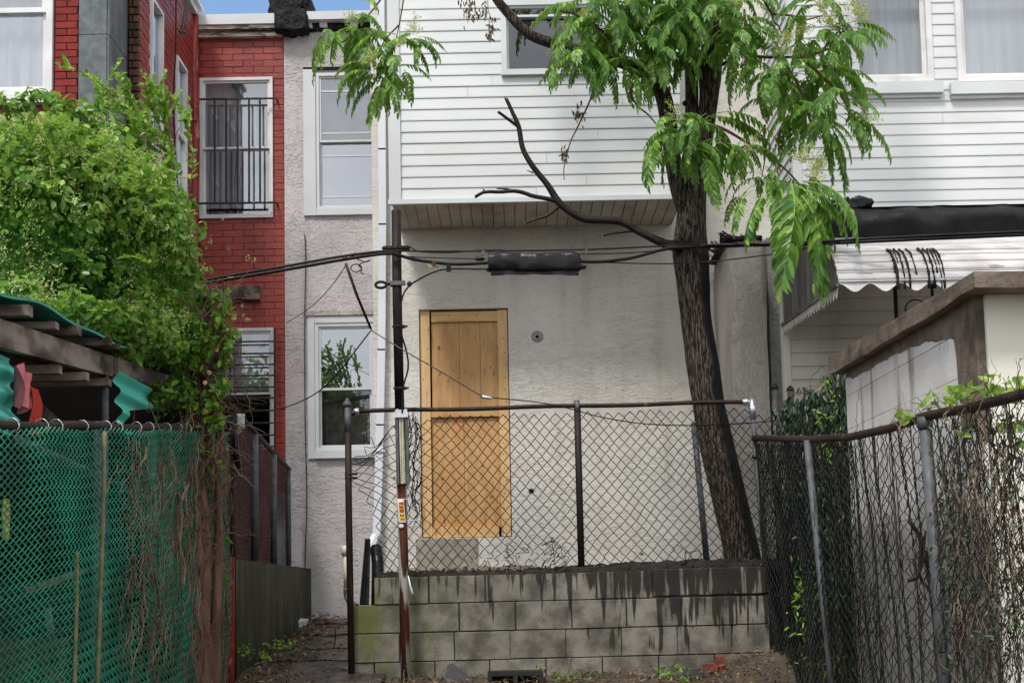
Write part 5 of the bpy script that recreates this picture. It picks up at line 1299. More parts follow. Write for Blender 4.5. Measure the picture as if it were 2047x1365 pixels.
# cluster over the grey house
for a in ((690, 45, 4, .42), (708, 58, 4, .40), (655, 62, 3, .34), (742, 60, 3, .34), (800, 78, 5, .40), (828, 84, 4, .34), (788, 112, 4, .38), (745, 128, 5, .40), (762, 160, 4, .40), (800, 135, 3, .34), (735, 15, 2, .26)): rosette(a[0], a[1], 10.2, a[2], a[3])
rosette(680, 58, 10.2, 3, .42, 60, 200, (4, 3)); rosette(770, 165, 10.2, 3, .36, 80, -90, (4, 6)); rosette(840, 85, 10.2, 2, .3, 40, 0, (2, 3))
# the part of the crown above the picture, which shades the wall and shows in the panes
for k in range(30): rosette(RND.uniform(1040, 1780), RND.uniform(-420, -110), RND.uniform(9.0, 10.9), 6, RND.uniform(.4, .5))
# main crown hanging into the top of the picture
for a in ((1400, 60, 6, .40), (1350, 20, 6, .42), (1230, 30, 5, .42), (1290, 90, 6, .42), (1330, 110, 6, .40), (1170, 90, 6, .40), (1230, 120, 6, .38), (1390, 90, 5, .36), (1440, 30, 6, .4), (1480, 50, 6, .38), (1420, -40, 6, .42), (1150, 50, 4, .34), (1460, -20, 6, .42), (1150, 20, 6, .36), (1180, 10, 7, .42), (1230, 0, 7, .45), (1300, 0, 7, .45), (1360, -10, 7, .42), (1135, 95, 5, .26), (1165, 75, 6, .36), (1205, 60, 8, .45), (1260, 50, 8, .45), (1315, 45, 7, .45), (1160, 125, 4, .26), (1200, 110, 6, .34), (1260, 95, 6, .40), (1370, 30, 6, .38), (1430, 0, 6, .40), (1455, 30, 6, .38), (1490, -10, 6, .40), (1440, 60, 5, .36),
          (1220, -50, 5, .42), (1280, -50, 6, .45), (1390, -50, 6, .45), (1340, 100, 5, .36)): rosette(a[0], a[1], 10.15 + RND.uniform(-.3, .25), a[2], a[3])
# right hand mass in front of the upstairs windows
for a in ((1510, 60, 5, .34), (1540, 100, 6, .36), (1530, 150, 6, .38), (1575, 130, 7, .38), (1610, 80, 6, .36), (1650, 60, 6, .38), (1690, 70, 6, .40), (1610, 160, 7, .42), (1660, 140, 7, .42), (1700, 130, 5, .38), (1590, 210, 6, .40), (1640, 210, 6, .42), (1680, 210, 6, .40), (1555, 190, 5, .38), (1640, 10, 4, .34), (1700, 180, 4, .38), (1620, 250, 4, .36), (1490, 130, 4, .30), (1600, 20, 4, .3)): rosette(a[0], a[1], 10.1 + RND.uniform(-.3, .2), a[2], a[3])
rosette(1700, 60, 10.0, 3, .36, 50, 0, (2, 3)); rosette(1690, 230, 10.0, 3, .42, 60, -10, (3, 4, 6)); rosette(1640, 240, 9.9, 3, .42, 60, -40, (6, 4))
# low clusters across the trunk and over the party wall
for a in ((1345, 240, 6, .34), (1385, 250, 6, .34), (1330, 265, 4, .32), (1420, 240, 5, .36), (1440, 280, 6, .34), (1480, 290, 5, .34), (1400, 290, 5, .36), (1370, 285, 4, .38), (1530, 340, 5, .30), (1575, 360, 5, .34), (1610, 365, 5, .32), (1500, 350, 4, .32)): rosette(a[0], a[1], 10.0 + RND.uniform(-.2, .1), a[2], a[3])
rosette(1425, 235, 9.95, 3, .48, 24, 0, (2,)); rosette(1330, 270, 9.95, 4, .44, 60, 200, (6, 4)); rosette(1395, 310, 9.9, 3, .46, 100, -90, (6,))
rosette(1570, 370, 9.6, 2, .78, 40, -90, (6,)); rosette(1600, 372, 9.6, 3, .60, 30, -30, (4, 3)); rosette(1645, 388, 9.6, 2, .5, 30, -10, (4,)); rosette(1530, 390, 9.7, 4, .42, 120, 220, (4, 6)); rosette(1590, 385, 9.6, 2, .7, 30, -50, (6,))
rosette(1490, 390, 9.8, 3, .34, 180, 200, (4, 5)); rosette(1650, 250, 9.9, 3, .46, 40, -20, (6,)); rosette(1620, 380, 9.6, 2, .55, 30, -100, (6,))
for a in ((1170, 110, 4, .36), (1240, 120, 4, .36), (1320, 90, 4, .40), (1470, 80, 4, .34)): rosette(a[0], a[1], 9.9, a[2], a[3])
rosette(1275, 150, 10, 2, .3, 90, -90, (6,)); rosette(1195, 150, 10, 3, .26, 200, -90, (4, 6)); rosette(1110, 145, 10, 2, .24, 90, 240, (4,)); rosette(1510, 145, 10, 3, .26, 90, 190, (2, 3))
leaves = [q for i, q in enumerate(leaves) if True]
inview = lambda q: q[0].z < P(1300, -15, 10).z
leaves.sort(key=lambda q: (not inview(q), -q[3])); rest = []
for i, (c, yaw, vv, L, tilt) in enumerate(leaves):
    if i < 298:
        o = mkobj('leaf', LEAFM[vv], None, tree, c); o.rotation_euler = (tilt, 0, yaw); o.scale = (L, L, L)
    else:
        v, q, tn = LEAFV[vv]; M_ = np.array((Matrix.Rotation(yaw, 3, 'Z') @ Matrix.Rotation(tilt, 3, 'X')))
        rest.append(((v * L) @ M_.T + np.array(tuple(c)), q, tn))
def merge(lst):
    vs, qs, ts = [], [], []; n = 0
    for v, q, t in lst: vs.append(v); qs.append(np.asarray(q) + n); ts.append(t); n += len(v)
    return np.concatenate(vs), np.concatenate(qs), np.concatenate(ts)
if rest:
    v, q, tn = merge(rest); mkobj('foliage', npmesh('foliage', v, q, WLOC[tree.name], attrs={'tint': tn}), 'leaf_tree', tree, WLOC[tree.name], kind='stuff')
# blossom panicles
def panicle(seed):
    r = np.random.RandomState(seed); n = 420
    pos = []; 
    for k in range(16):
        a = r.uniform(0, 6.28); e = r.uniform(-.3, 1.1); d = np.array([math.cos(a) * math.cos(e), math.sin(a) * math.cos(e), math.sin(e) + .25]); b = np.array([0, 0, r.uniform(0, .5)])
        for j in range(n // 16): s = r.uniform(.1, .75); pos.append(b + d * s * .75 + r.normal(size=3) * .055)
    pos = np.array(pos); d = r.normal(size=pos.shape); nn = r.normal(size=pos.shape)
    return leafquads(pos, d, nn, .055, .05, np.clip(r.normal(.6, .25, len(pos)), 0, 1))
PAN = []
for s_ in (1, 2, 3):
    v, q, tn = panicle(s_); me = npmesh('flower_cluster', v, q, attrs={'tint': tn}, shade=False); me.materials.append(MAT['flower']); PAN.append(me)
for x, y, s_ in ((705, 45, .11), (740, 130, .12), (835, 70, .12), (800, 95, .08), (1130, 75, .10), (1165, 40, .1), (1350, 235, .13), (1465, 20, .12), (1560, 90, .15), (1600, 70, .13), (1640, 45, .2), (1665, 60, .18), (1700, 30, .16), (1720, 45, .14), (1680, 85, .12), (1620, 340, .19), (1645, 345, .16), (1635, 365, .14), (1740, 245, .14), (1500, 310, .1), (1510, 290, .08), (1690, 190, .1), (1650, 15, .12), (1575, 110, .12)):
    o = mkobj('flower_cluster', PAN[RND.randint(0, 2)], None, tree, P(x, y, 9.85 + RND.uniform(-.1, .15))); o.scale = (s_ * 1.25,) * 3; o['kind'] = 'stuff'; o.rotation_euler = (RND.uniform(-.4, .4), RND.uniform(-.4, .4), RND.uniform(0, 6))
# withered clusters
for (x, y, n, sz_) in ((1157, 225, 40, .035), (1129, 308, 30, .03), (940, 20, 60, .05), (965, 22, 24, .035), (982, 65, 24, .03), (983, 45, 16, .03)):
    c = np.array(tuple(P(x, y, D - .1))); pos = c + NR.normal(size=(n, 3)) * sz_ * [.6, .6, 1.0]; d = NR.normal(size=(n, 3)) * .4 + [0, 0, -1.]
    v, q, tn = leafquads(pos, d, rdir(n), .045, .015, np.clip(NR.normal(.3, .2, n), 0, 1), .5); mkobj('withered_cluster', npmesh('w', v, q, WLOC[tree.name], attrs={'tint': tn}), 'leaf_dead', tree, WLOC[tree.name], kind='stuff')
twig([(930, -20), (940, 5), (935, 30)], .004, D - .1); twig([(975, -20), (976, 20), (984, 45), (982, 80)], .004, D - .1)

# ================================================================== green fence at the left
gf = thing('chain_link_fence', 'green vinyl coated chain link fence at the left overgrown with dry vines', 'fence', (-2.05, 7.5, -.3))
GX = -2.05
tA, tB = P(-40, 850, 5.27), P(452, 858, 9.75); tA.x = tB.x = GX
dz = (tB.z - tA.z) / (tB.y - tA.y)
def gtopz(y): return tA.z + dz * (y - tA.y)
A0 = Vector((GX, 4.7, gtopz(4.7)))
bA_, bB_ = Vector((GX, 4.7, -.35)), Vector((GX, tB.y, gz(0, tB.y) - .02))
def jg(u, v, i, j, P_):
    z = np.zeros(P_.shape); z[..., 0] = .012 * np.sin(u * 19 + v * 4) + .01 * np.sin(v * 9 + u * 5); z[..., 2] = .008 * np.sin(u * 31) * v; z[..., 1] = .006 * np.sin(u * 47 + v * 11); return z
chainlink('mesh', bA_, bB_, A0 - Vector((0, 0, .01)), tB - Vector((0, 0, .01)), .066, .10, .0036, gf, 'wire_green', jg, hook=3.0)
n = 24; MB().tube([Vector((GX - .03, 4.7 + (tB.y - 4.7) * i / n, gtopz(4.7 + (tB.y - 4.7) * i / n) + .005 + .006 * math.sin(i * .9))) for i in range(n + 1)], .021, 10).build('top_rail', 'rust_dark', gf, True)
for y in (5.5, 6.9, 7.95, 9.7):
    MB().tube([(GX - .06, y, -.4), (GX - .06, y, gtopz(y) + .03)], .026, 10).build('post', 'steel', gf, True)
m = MB()
for y in np.arange(5.3, 9.6, .31):
    y += RND.uniform(-.08, .08); m.tube([(GX - .03 + .03 * math.cos(t), y + .012 * t / 6, gtopz(y) + .005 + .03 * math.sin(t)) for t in [k * .6 for k in range(12)]], .0024, 4)
m.build('tie_wires', 'steel_bright', gf, True, kind='stuff')
cc = Vector((GX - .06, 7.95, PZ(243, 958, 7.95))); MB().tube([cc, cc + Vector((0, 0, .03))], .034, 10).build('clamp', 'steel_bright', gf, True)
MB().tube([Vector((GX - .1, 5.9, gtopz(5.9) - .06)), Vector((GX - .2, 8.4, PZ(240, 990, 8))) ], .022, 8).build('brace', 'steel', gf, True)
# stakes leaning on the mesh
def gpt(px, py, X=GX + .02): Y = yz(px, X, py); p = P(px, py, Y); return Vector((X, Y, p.z))
for (pp, r, lab) in (([(209, 862), (207, 1000), (202, 1150), (196, 1330), (194, 1400)], .011, 'tall mossy cane leaning on the green fence'), ([(154, 1102), (153, 1200), (150, 1330), (149, 1400)], .010, 'short broken cane beside the tall one on the green fence')):
    q = [gpt(*p) for p in pp]; q = spline(q, 20); MB().tube(q, [r * (1 + .15 * math.sin(i * 2.1)) for i in range(len(q))], 8).build('garden_cane', 'cane', None, True, label=lab, category='cane', group='canes leaning on the green fence')
# dry vine strands woven over the mesh
def strands(n, px0, px1, py0, py1, X, r0, r1, seed, side=1, dense=None, len_=(80, 260)):
    rr = np.random.RandomState(seed); N = 16; arr = np.zeros((n, N, 3))
    k = 0
    while k < n:
        x = rr.uniform(px0, px1); 
        if dense and rr.rand() > dense(x): continue
        y = rr.uniform(py0, py1); L = rr.uniform(*len_) * (1 if rr.rand() < .8 else -.6); a = rr.uniform(-.5, .5); w = 0
        Y = yz(x, X, 900); s = Y / F
        p = np.array([X + side * rr.uniform(.0, .03), Y, CAMZ + (1170 - y) * s]); 
        for i in range(N):
            arr[k, i] = p; a += rr.normal() * .35; a *= .86
            p = p + np.array([side * rr.normal() * .006, math.sin(a) * L * s / N * 1.4 , -math.cos(a) * L * s / N])
        k += 1
    rad = rr.uniform(r0, r1, (n, 1)) * np.linspace(1, .5, N)[None]
    return tubes(arr, rad, 4)
v, q = strands(300, 215, 450, 850, 1250, GX, .0012, .0042, 4, 1, lambda x: min(1, max(.08, (x - 215) / 110)))
mkobj('dry_vines', npmesh('dry_vines', v, q, WLOC[gf.name]), 'twig_dry', gf, WLOC[gf.name], kind='stuff')
v, q = strands(190, 240, 455, 850, 1300, GX, .0015, .005, 14, 1, lambda x: min(1, max(.05, (x - 215) / 160)))
mkobj('dry_vines', npmesh('dry_vines', v, q, WLOC[gf.name]), 'bark_vine', gf, WLOC[gf.name], kind='stuff')
q = [gpt(*p) for p in ((357, 985), (360, 1010), (362, 1050), (358, 1090), (368, 1130), (366, 1170))]; m = MB().tube(spline(q, 20), .012, 7); m.tube(spline([gpt(361, 1000), gpt(368, 985), gpt(377, 968)], 8), .010, 6)
m.build('dry_branch', 'twig_dry', None, True, label='pale forked dead branch caught on the green fence', category='branch')

# ================================================================== lean-to shed behind the green fence
ls = thing('lean_to', 'lean-to shed with turquoise corrugated roof and mossy timber beam behind the green fence', 'shed', (-3.5, 7.8, -.4))
r0, r1 = P(0, 594, 6.1), P(350, 735, 9.2)
def roofz(y): return r0.z + (r1.z - r0.z) * (y - 6.1) / 3.1
EX = -2.26
def edgex(y): return PX((y - 6.1) / 3.1 * 350, 650, y)
v = []; ny, nx = 150, 10
for i in range(ny + 1):
    y = 4.6 + (9.75 - 4.6) * i / ny
    for k in range(nx + 1):
        x = EX - 2.6 * (k / nx)
        w = .010 * math.sin(y * 2 * math.pi / .9) + .018 * math.sin(y * 3.1) - .02 * (k == 0)
        v.append((x - (.02 if k == 0 else 0), y, roofz(y) + w + .03 + .10 * (k / nx)))
f = [(i * (nx + 1) + k, (i + 1) * (nx + 1) + k, (i + 1) * (nx + 1) + k + 1, i * (nx + 1) + k + 1) for i in range(ny) for k in range(nx)]
nv = len(v); v2 = [(a, b, c + .006) for a, b, c in v]; v += v2; f += [tuple(nv + q for q in ff[::-1]) for ff in f[:]]
f += [(i * (nx + 1), nv + i * (nx + 1), nv + (i + 1) * (nx + 1), (i + 1) * (nx + 1)) for i in range(ny)]
MB().add(v, f).build('roof_sheet', 'green_roof', ls, True)
v = []
for i in range(ny + 1):
    y = 4.6 + (9.75 - 4.6) * i / ny; w = .010 * math.sin(y * 2 * math.pi / .9) + .018 * math.sin(y * 3.1) - .02; z = roofz(y) + w + .03
    v += [(EX - .018, y, z - .006), (EX - .012, y, z + .003)]
MB().add(v, [(i * 2, i * 2 + 2, i * 2 + 3, i * 2 + 1) for i in range(ny)]).build('roof_edge', 'turquoise', ls, True, label='bright turquoise rim of the roof')  # lit edge of the roof put into a brighter turquoise than the sheet
b0, b1 = P(0, 657, 6.1), P(345, 762, 9.2)
d = (b1 - b0) / 3.1
BXX = EX - .10
def bz(y): return b0.z + d.z * (y - 6.1)
m = MB(); m.hexa([(BXX - .05, 4.6, bz(4.6) - .075), (BXX, 4.6, bz(4.6) - .075), (BXX, 9.6, bz(9.6) - .06), (BXX - .05, 9.6, bz(9.6) - .06), (BXX - .05, 4.6, bz(4.6) + .07), (BXX, 4.6, bz(4.6) + .07), (BXX, 9.6, bz(9.6) + .05), (BXX - .05, 9.6, bz(9.6) + .05)])
m.build('beam', 'old_wood', ls)
m = MB(); m.hexa([(BXX + .002, 8.0, bz(8.0) - .055), (BXX + .03, 8.0, bz(8.0) - .055), (BXX + .03, 8.6, bz(8.6) - .055), (BXX + .002, 8.6, bz(8.6) - .055), (BXX + .002, 8.0, bz(8.0) + .05), (BXX + .03, 8.0, bz(8.0) + .05), (BXX + .03, 8.6, bz(8.6) + .05), (BXX + .002, 8.6, bz(8.6) + .05)]).build('patch_board', 'old_wood', ls)
for px, hh, ex in ((-30, .05, .04), (48, .05, .05), (122, .035, .0), (160, .05, .02), (218, .045, .03), (238, .03, .02), (293, .045, .03), (322, .035, 0), (350, .045, .05)):
    y = yz(px, EX, 650); z = bz(y) + .075
    MB().box(EX - 2.5, EX + ex - .02, y - .03, y + .03, z, z + hh).build('rafter', 'old_wood', ls)
for px in (115, 170, 215):
    y = yz(px, BXX, 720); MB().box(BXX - 1.5, BXX + .015, y - .03, y + .03, bz(y) - .13, bz(y) - .085).build('tie_beam', 'old_wood', ls)
for px, (ya, yb) in ((217, (752, 1200)),):
    y = yz(px, BXX, 800); MB().tube([(BXX - .02, y, -.4), (BXX - .02, y, bz(y) - .07)], .022, 10).build('post', 'steel', ls, True)
# corrugated side sheets
def corr(y0, y1, z0, z1, X, prof=None):
    v = []; nz2, ny2 = 60, 14
    for k in range(nz2 + 1):
        for i in range(ny2 + 1):
            t = k / nz2; z = z0 + (z1 - z0) * t; a, b = (y0, y1) if prof is None else prof(t)
            v.append((X + .022 * math.sin(z * 2 * math.pi / .115), a + (b - a) * i / ny2, z))
    f = [(k * (ny2 + 1) + i, k * (ny2 + 1) + i + 1, (k + 1) * (ny2 + 1) + i + 1, (k + 1) * (ny2 + 1) + i) for k in range(nz2) for i in range(ny2)]
    return MB().add(v, f)
ye_ = yz(26, BXX - .06, 760)
corr(4.6, ye_, PZ(10, 845, 6.1), bz(6.1) - .06, BXX - .06, lambda t: (4.6, ye_ + .05 * (1 - t))).build('side_sheet', 'turquoise', ls, True)
yq = yz(222, BXX + .03, 800); yr = yz(295, BXX + .03, 800)
corr(0, 0, PZ(250, 866, 8), bz(8.2) - .06, BXX + .04, lambda t: (yq + .05 + .12 * (1 - t), yq + .05 + .12 * (1 - t) + .16 + (yr - yq - .2) * max(0, min(1, (t - .42) * 4)))).build('torn_sheet', 'turquoise', ls, True, label='torn turquoise sheet hanging under the beam')
m = MB(); m.box(-5.2, -5.15, 4.4, 10.3, -.6, 2.7); m.box(-5.2, -2.2, 10.25, 10.3, -.6, 2.7); m.build('back_wall', 'dark', ls)  # walls coloured near black so the lean-to looks unlit inside
# things kept in the shed, seen through the mesh
def clutter(name, label, cat, mb, mat, **kw): return mb.build(name, mat, None, kw.pop('shade', True), label=label, category=cat, **kw)
m = MB(); c = gpt(45, 790, -2.34)
v = []
for i in range(15):
    for j in range(11):
        a_ = j / 10; b_ = i / 14; v.append((c.x + .035 * math.sin(a_ * 11 + b_ * 3), c.y - .09 + .17 * a_ * (1 - .55 * b_) + .05 * b_, c.z + .13 - .2 * b_ + .02 * math.sin(a_ * 7)))
m.add(v, [(i * 11 + j, i * 11 + j + 1, i * 11 + j + 12, i * 11 + j + 11) for i in range(14) for j in range(10)]); clutter('rag', 'faded pink rag hanging in the lean-to opening', 'rag', m, 'rag_pink')
m = MB(); c = gpt(68, 825, -2.30)
for k in range(5): m.tube(spline([c + Vector((0, -.04 + .02 * k, .12)), c + Vector((.01, -.03 + .025 * k, .04)), c + Vector((0, -.06 + .03 * k, -.07)), c + Vector((.01, -.05 + .03 * k, -.11))], 10), [.003 + .005 * math.sin(i / 10 * 3.1) for i in range(11)], 6)
clutter('ribbon', 'torn red ribbon strips tied to the rail of the green fence', 'ribbon', m, 'rag_red')
m = MB(); c = gpt(218, 1068, -2.25); m.tube([c + Vector((-.05, 0, -.04)), c + Vector((-.05, 0, .05))], [.05, .06], 12); clutter('bucket', 'small blue bucket glimpsed through the green mesh', 'bucket', m, 'blue_plastic')
m = MB(); a, b = gpt(55, 1180, -2.4), gpt(170, 1140, -2.5); m.bar(a, b, .03, .03); clutter('plank', 'thin grey plank lying behind the green mesh', 'plank', m, 'old_wood', shade=False)
m = MB(); a, b = gpt(95, 1215, -2.3), gpt(110, 1330, -2.3); m.tube([a, b], .02, 8); clutter('pipe', 'leaning grey pipe behind the lower left mesh', 'pipe', m, 'steel')
m = MB(); a, b = gpt(50, 850, -2.7), gpt(160, 880, -3.0); m.tube([a + Vector((0, 0, .15)), b], .035, 8); clutter('log', 'dark pole slanting inside the lean-to opening', 'log', m, 'old_wood')
m = MB(); c = gpt(10, 1035, -2.10)
for k in range(4): m.tube(spline([c + Vector((0, .01 * k, .08)), c + Vector((.0, -.02 + .02 * k, .02)), c + Vector((0, .01 * k, -.09))], 8), .007, 5)
clutter('rope', 'frayed yellow rope knotted on the green mesh', 'rope', m, 'yellow_rope')
m = MB()
for k in range(7):
    y = 5.6 + k * .5; h_ = RND.uniform(.3, .95); m.box(-2.9 - RND.uniform(0, .3), -2.5, y, y + RND.uniform(.2, .42), gz(0, y) - .1, gz(0, y) + h_)
    b_ = m.build('crate', RND.choice(['moss_wall', 'block_dark', 'block_dark']), None, False, label=['low dark crate nearest the camera behind the mesh', 'second crate behind the green mesh', 'third crate in the lean-to row', 'crate in the middle of the lean-to row', 'crate below the blue bucket', 'crate near the galvanised shed post', 'far crate beside the vine trunk'][k], category='crate', group='crates stored in the lean-to'); m = MB()

# ================================================================== the vine over the shed
vine = thing('vine', 'sprawling bright green vine with bare twisted trunk covering the shed roof', 'vine', (-2.0, 8.9, -.1))
vl = []
def blob(px, py, Y, rx, ry, rz, n, tmid=.45, size=.05, shell=.55):
    c = np.array(tuple(P(px, py, Y))); K = max(4, n // 13); d = rdir(K)[NR.randint(0, K, n)]; rr = (shell + (1.12 - shell) * NR.rand(K) ** .6)[(d[:, 0] * 1e5).astype(int) % K]
    rr = rr * (1 + .16 * np.sin(d[:, 0] * 7 + px) * np.cos(d[:, 2] * 6 + py))
    pos = c + d * rr[:, None] * [rx, ry, rz] + NR.normal(size=(n, 3)) * [.04, .04, .035] * min(1, 6 * min(rx, rz))
    nm = d * .55 + rdir(n) * .6 + [0, -.15, .5]; dr = rdir(n) + [0, -.1, -.5]
    t = np.clip(NR.normal(tmid, .22, n) + .12 * np.sin(d[:, 0] * 31), 0, 1)
    vl.append(leafquads(pos, dr, nm, size * NR.uniform(.5, 1.35, n), size * .72 * NR.uniform(.7, 1.1, n), t, .2, .12))
for a in ((40, 338, 7.6, .40, .5, .21, 1700), (120, 336, 7.7, .35, .45, .19, 1700), (200, 355, 7.9, .30, .45, .20, 1500), (20, 400, 7.5, .45, .4, .25, 1500), (110, 400, 7.6, .40, .45, .26, 1900), (210, 410, 7.9, .36, .4, .24, 1700), (275, 400, 8.1, .22, .35, .26, 1100),
          (290, 470, 8.2, .28, .35, .22, 1300), (330, 470, 8.4, .13, .3, .20, 600), (330, 420, 8.4, .12, .3, .15, 400), (50, 460, 7.8, .40, .35, .13, 900), (10, 540, 7.6, .16, .3, .10, 200), (375, 410, 8.6, .07, .12, .05, 60), (355, 530, 8.6, .10, .15, .15, 260), (385, 560, 8.7, .09, .12, .10, 130)): blob(*a, tmid=.55)
for a in ((220, 640, 7.9, .22, .3, .09, 650), (270, 665, 8.2, .22, .3, .13, 850), (300, 620, 8.4, .16, .25, .16, 600), (310, 690, 8.5, .18, .2, .08, 500), (150, 610, 7.4, .25, .25, .045, 420), (60, 590, 6.8, .26, .25, .04, 360), (340, 700, 8.7, .12, .2, .06, 260), (320, 590, 8.6, .10, .2, .10, 240)): blob(*a, tmid=.6)
# inside of the mass, its shade put into the darker leaf tint
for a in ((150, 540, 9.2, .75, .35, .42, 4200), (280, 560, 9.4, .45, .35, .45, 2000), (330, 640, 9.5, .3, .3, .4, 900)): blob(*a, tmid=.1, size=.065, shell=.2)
# straggling leaves down the trunk and on the fence
for a in ((420, 590, 8.8, .11, .15, .10, 150), (445, 640, 8.8, .10, .12, .12, 170), (360, 740, 8.7, .12, .1, .12, 130), (330, 800, 8.8, .22, .15, .12, 160), (445, 700, 8.8, .06, .1, .16, 110), (400, 700, 8.7, .1, .1, .12, 110), (425, 800, 8.8, .06, .08, .2, 150), (385, 650, 8.7, .12, .1, .16, 260), (375, 790, 8.7, .08, .08, .12, 90), (445, 760, 8.8, .04, .06, .14, 70), (425, 880, 8.9, .05, .1, .22, 70), (410, 950, 9.1, .08, .1, .15, 14), (435, 1100, 9.3, .05, .1, .2, 30), (340, 770, 8.8, .14, .1, .08, 30)): blob(*a, tmid=.5, size=.055, shell=.1)
# ivy-like trail over the window sill
for x in range(-10, 205, 9): blob(x, 205 + 12 * math.sin(x * .05) + (max(0, x - 100)) * .18 - (10 if 60 < x < 100 else 0), 7.9, .06, .12, .05, 13, .5, .06, .2)
for x, y in ((20, 255), (40, 245), (110, 235), (140, 250), (170, 262), (200, 250), (215, 262), (155, 235)): blob(x, y, 7.9, .07, .12, .045, 26, .55, .06, .2)
# feathery sprays standing off the mass
for k in range(120):
    px = RND.uniform(0, 320); top = np.interp(px, [0, 200, 300, 400], [262, 285, 355, 430]); py = top + RND.uniform(-5, 60) if k < 80 else RND.uniform(top, 560)
    Y = RND.uniform(7.1, 8.3); p = np.array(tuple(P(px, py, Y))); d = np.array([RND.uniform(-.5, .7), RND.uniform(-.8, 0), RND.uniform(.1, 1.0)]); d /= np.linalg.norm(d); L_ = RND.uniform(.12, .30); n = 16; pos = []; dr = []
    for i in range(n):
        t = i / n; pos.append(p + d * L_ * t + np.array([0, 0, -.10 * t * t])); s_ = 1 if i % 2 else -1; dr.append(np.array([d[1] * s_, -d[0] * s_, .1]) + d * .7 + NR.normal(size=3) * .25)
    vl.append(leafquads(np.array(pos), np.array(dr), rdir(n) * .4 + [0, 0, 1], .046 * np.linspace(1, .55, n), .026, np.clip(NR.normal(.65, .18, n), 0, 1), .3))
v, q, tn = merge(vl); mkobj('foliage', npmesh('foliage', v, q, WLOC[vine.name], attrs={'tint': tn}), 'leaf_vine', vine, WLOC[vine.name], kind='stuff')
# tiny greenish flowers along the shoots
fl = []
for (px, py, Y, rx, rz, n) in ((60, 290, 7.3, .4, .1, 800), (160, 330, 7.4, .4, .15, 1000), (40, 370, 7.2, .35, .2, 900), (140, 450, 7.6, .4, .2, 700), (20, 470, 7.2, .3, .2, 700), (260, 650, 8.0, .25, .12, 900), (300, 690, 8.4, .2, .08, 500), (60, 585, 6.7, .2, .05, 400), (300, 460, 8.0, .25, .2, 700)):
    c = np.array(tuple(P(px, py, Y))); cl = c + NR.normal(size=(n // 12, 3)) * [rx * .6, .12, rz * .6]; pos = np.repeat(cl, 12, 0) + NR.normal(size=(n // 12 * 12, 3)) * .016
    fl.append(leafquads(pos, rdir(len(pos)), rdir(len(pos)), .016, .008, np.clip(NR.normal(.5, .3, len(pos)), 0, 1)))
v, q, tn = merge(fl); mkobj('blossom', npmesh('blossom', v, q, WLOC[vine.name], attrs={'tint': tn}), 'flower', vine, WLOC[vine.name], kind='stuff')
# long free shoots with single leaves
lm = []
for s_ in range(4):
    v, q, tn = leafquads(np.zeros((1, 3)), np.array([[1., 0, 0]]), np.array([[0, 0, 1.]]), 1.0, .55 + .05 * s_, np.array([.35 + .2 * s_]), .35, .2)
    me = npmesh('leaf', v, q, attrs={'tint': tn}); me.materials.append(MAT['leaf_vine']); lm.append(me)
cnt = 0
shoots = [[(330, 420), (300, 330), (255, 235), (215, 180), (170, 148), (122, 130)], [(330, 400), (310, 320), (285, 245), (255, 180), (240, 152)], [(345, 400), (335, 320), (318, 250), (300, 205), (290, 172)], [(350, 400), (345, 320), (335, 250), (325, 200)],
          [(370, 430), (385, 330), (375, 250), (368, 238)], [(300, 360), (250, 300), (210, 250), (200, 230)], [(310, 330), (280, 280), (240, 262), (222, 260)], [(330, 330), (300, 250), (250, 215), (215, 215), (205, 190)], [(320, 380), (280, 300), (250, 250), (215, 235)], [(350, 450), (380, 400), (402, 380)],
          [(400, 600), (440, 560), (455, 590), (470, 600)], [(400, 640), (430, 610), (440, 590)], [(340, 360), (350, 300), (352, 270), (360, 255)], [(60, 300), (50, 240), (30, 220)], [(150, 300), (135, 250), (110, 215)], [(430, 700), (450, 670), (470, 640)], [(400, 640), (425, 560), (415, 530)]]
for sh in shoots:
    Y0 = 8.3 if sh[0][0] > 200 else 7.6
    c, _ = rings([(*p, Y0 + .1 * math.sin(i), .01) for i, p in enumerate(sh)], 26)
    MB().tube(c, [.0045 * (1 - .7 * i / 26) for i in range(27)], 5).build('shoot', 'bark_red', vine, True)
    for i in range(6, 27):
        for s_ in (-1, 1):
            if cnt >= 298 or (RND.random() < .12): continue
            o = mkobj('leaf', lm[RND.randint(0, 3)], None, vine, c[i]); t = Vector(c[i]) - Vector(c[i - 1]); yaw = math.atan2(t.y, t.x) + s_ * RND.uniform(.4, 1.2)
            pt = -math.atan2(t.z, math.hypot(t.x, t.y)) * RND.uniform(.4, 1); o.rotation_euler = (RND.uniform(-.9, .9), pt, yaw + RND.uniform(-.4, .4)); k_ = RND.uniform(.055, .09) * (1 - .3 * i / 26); o.scale = (k_, k_, k_); cnt += 1
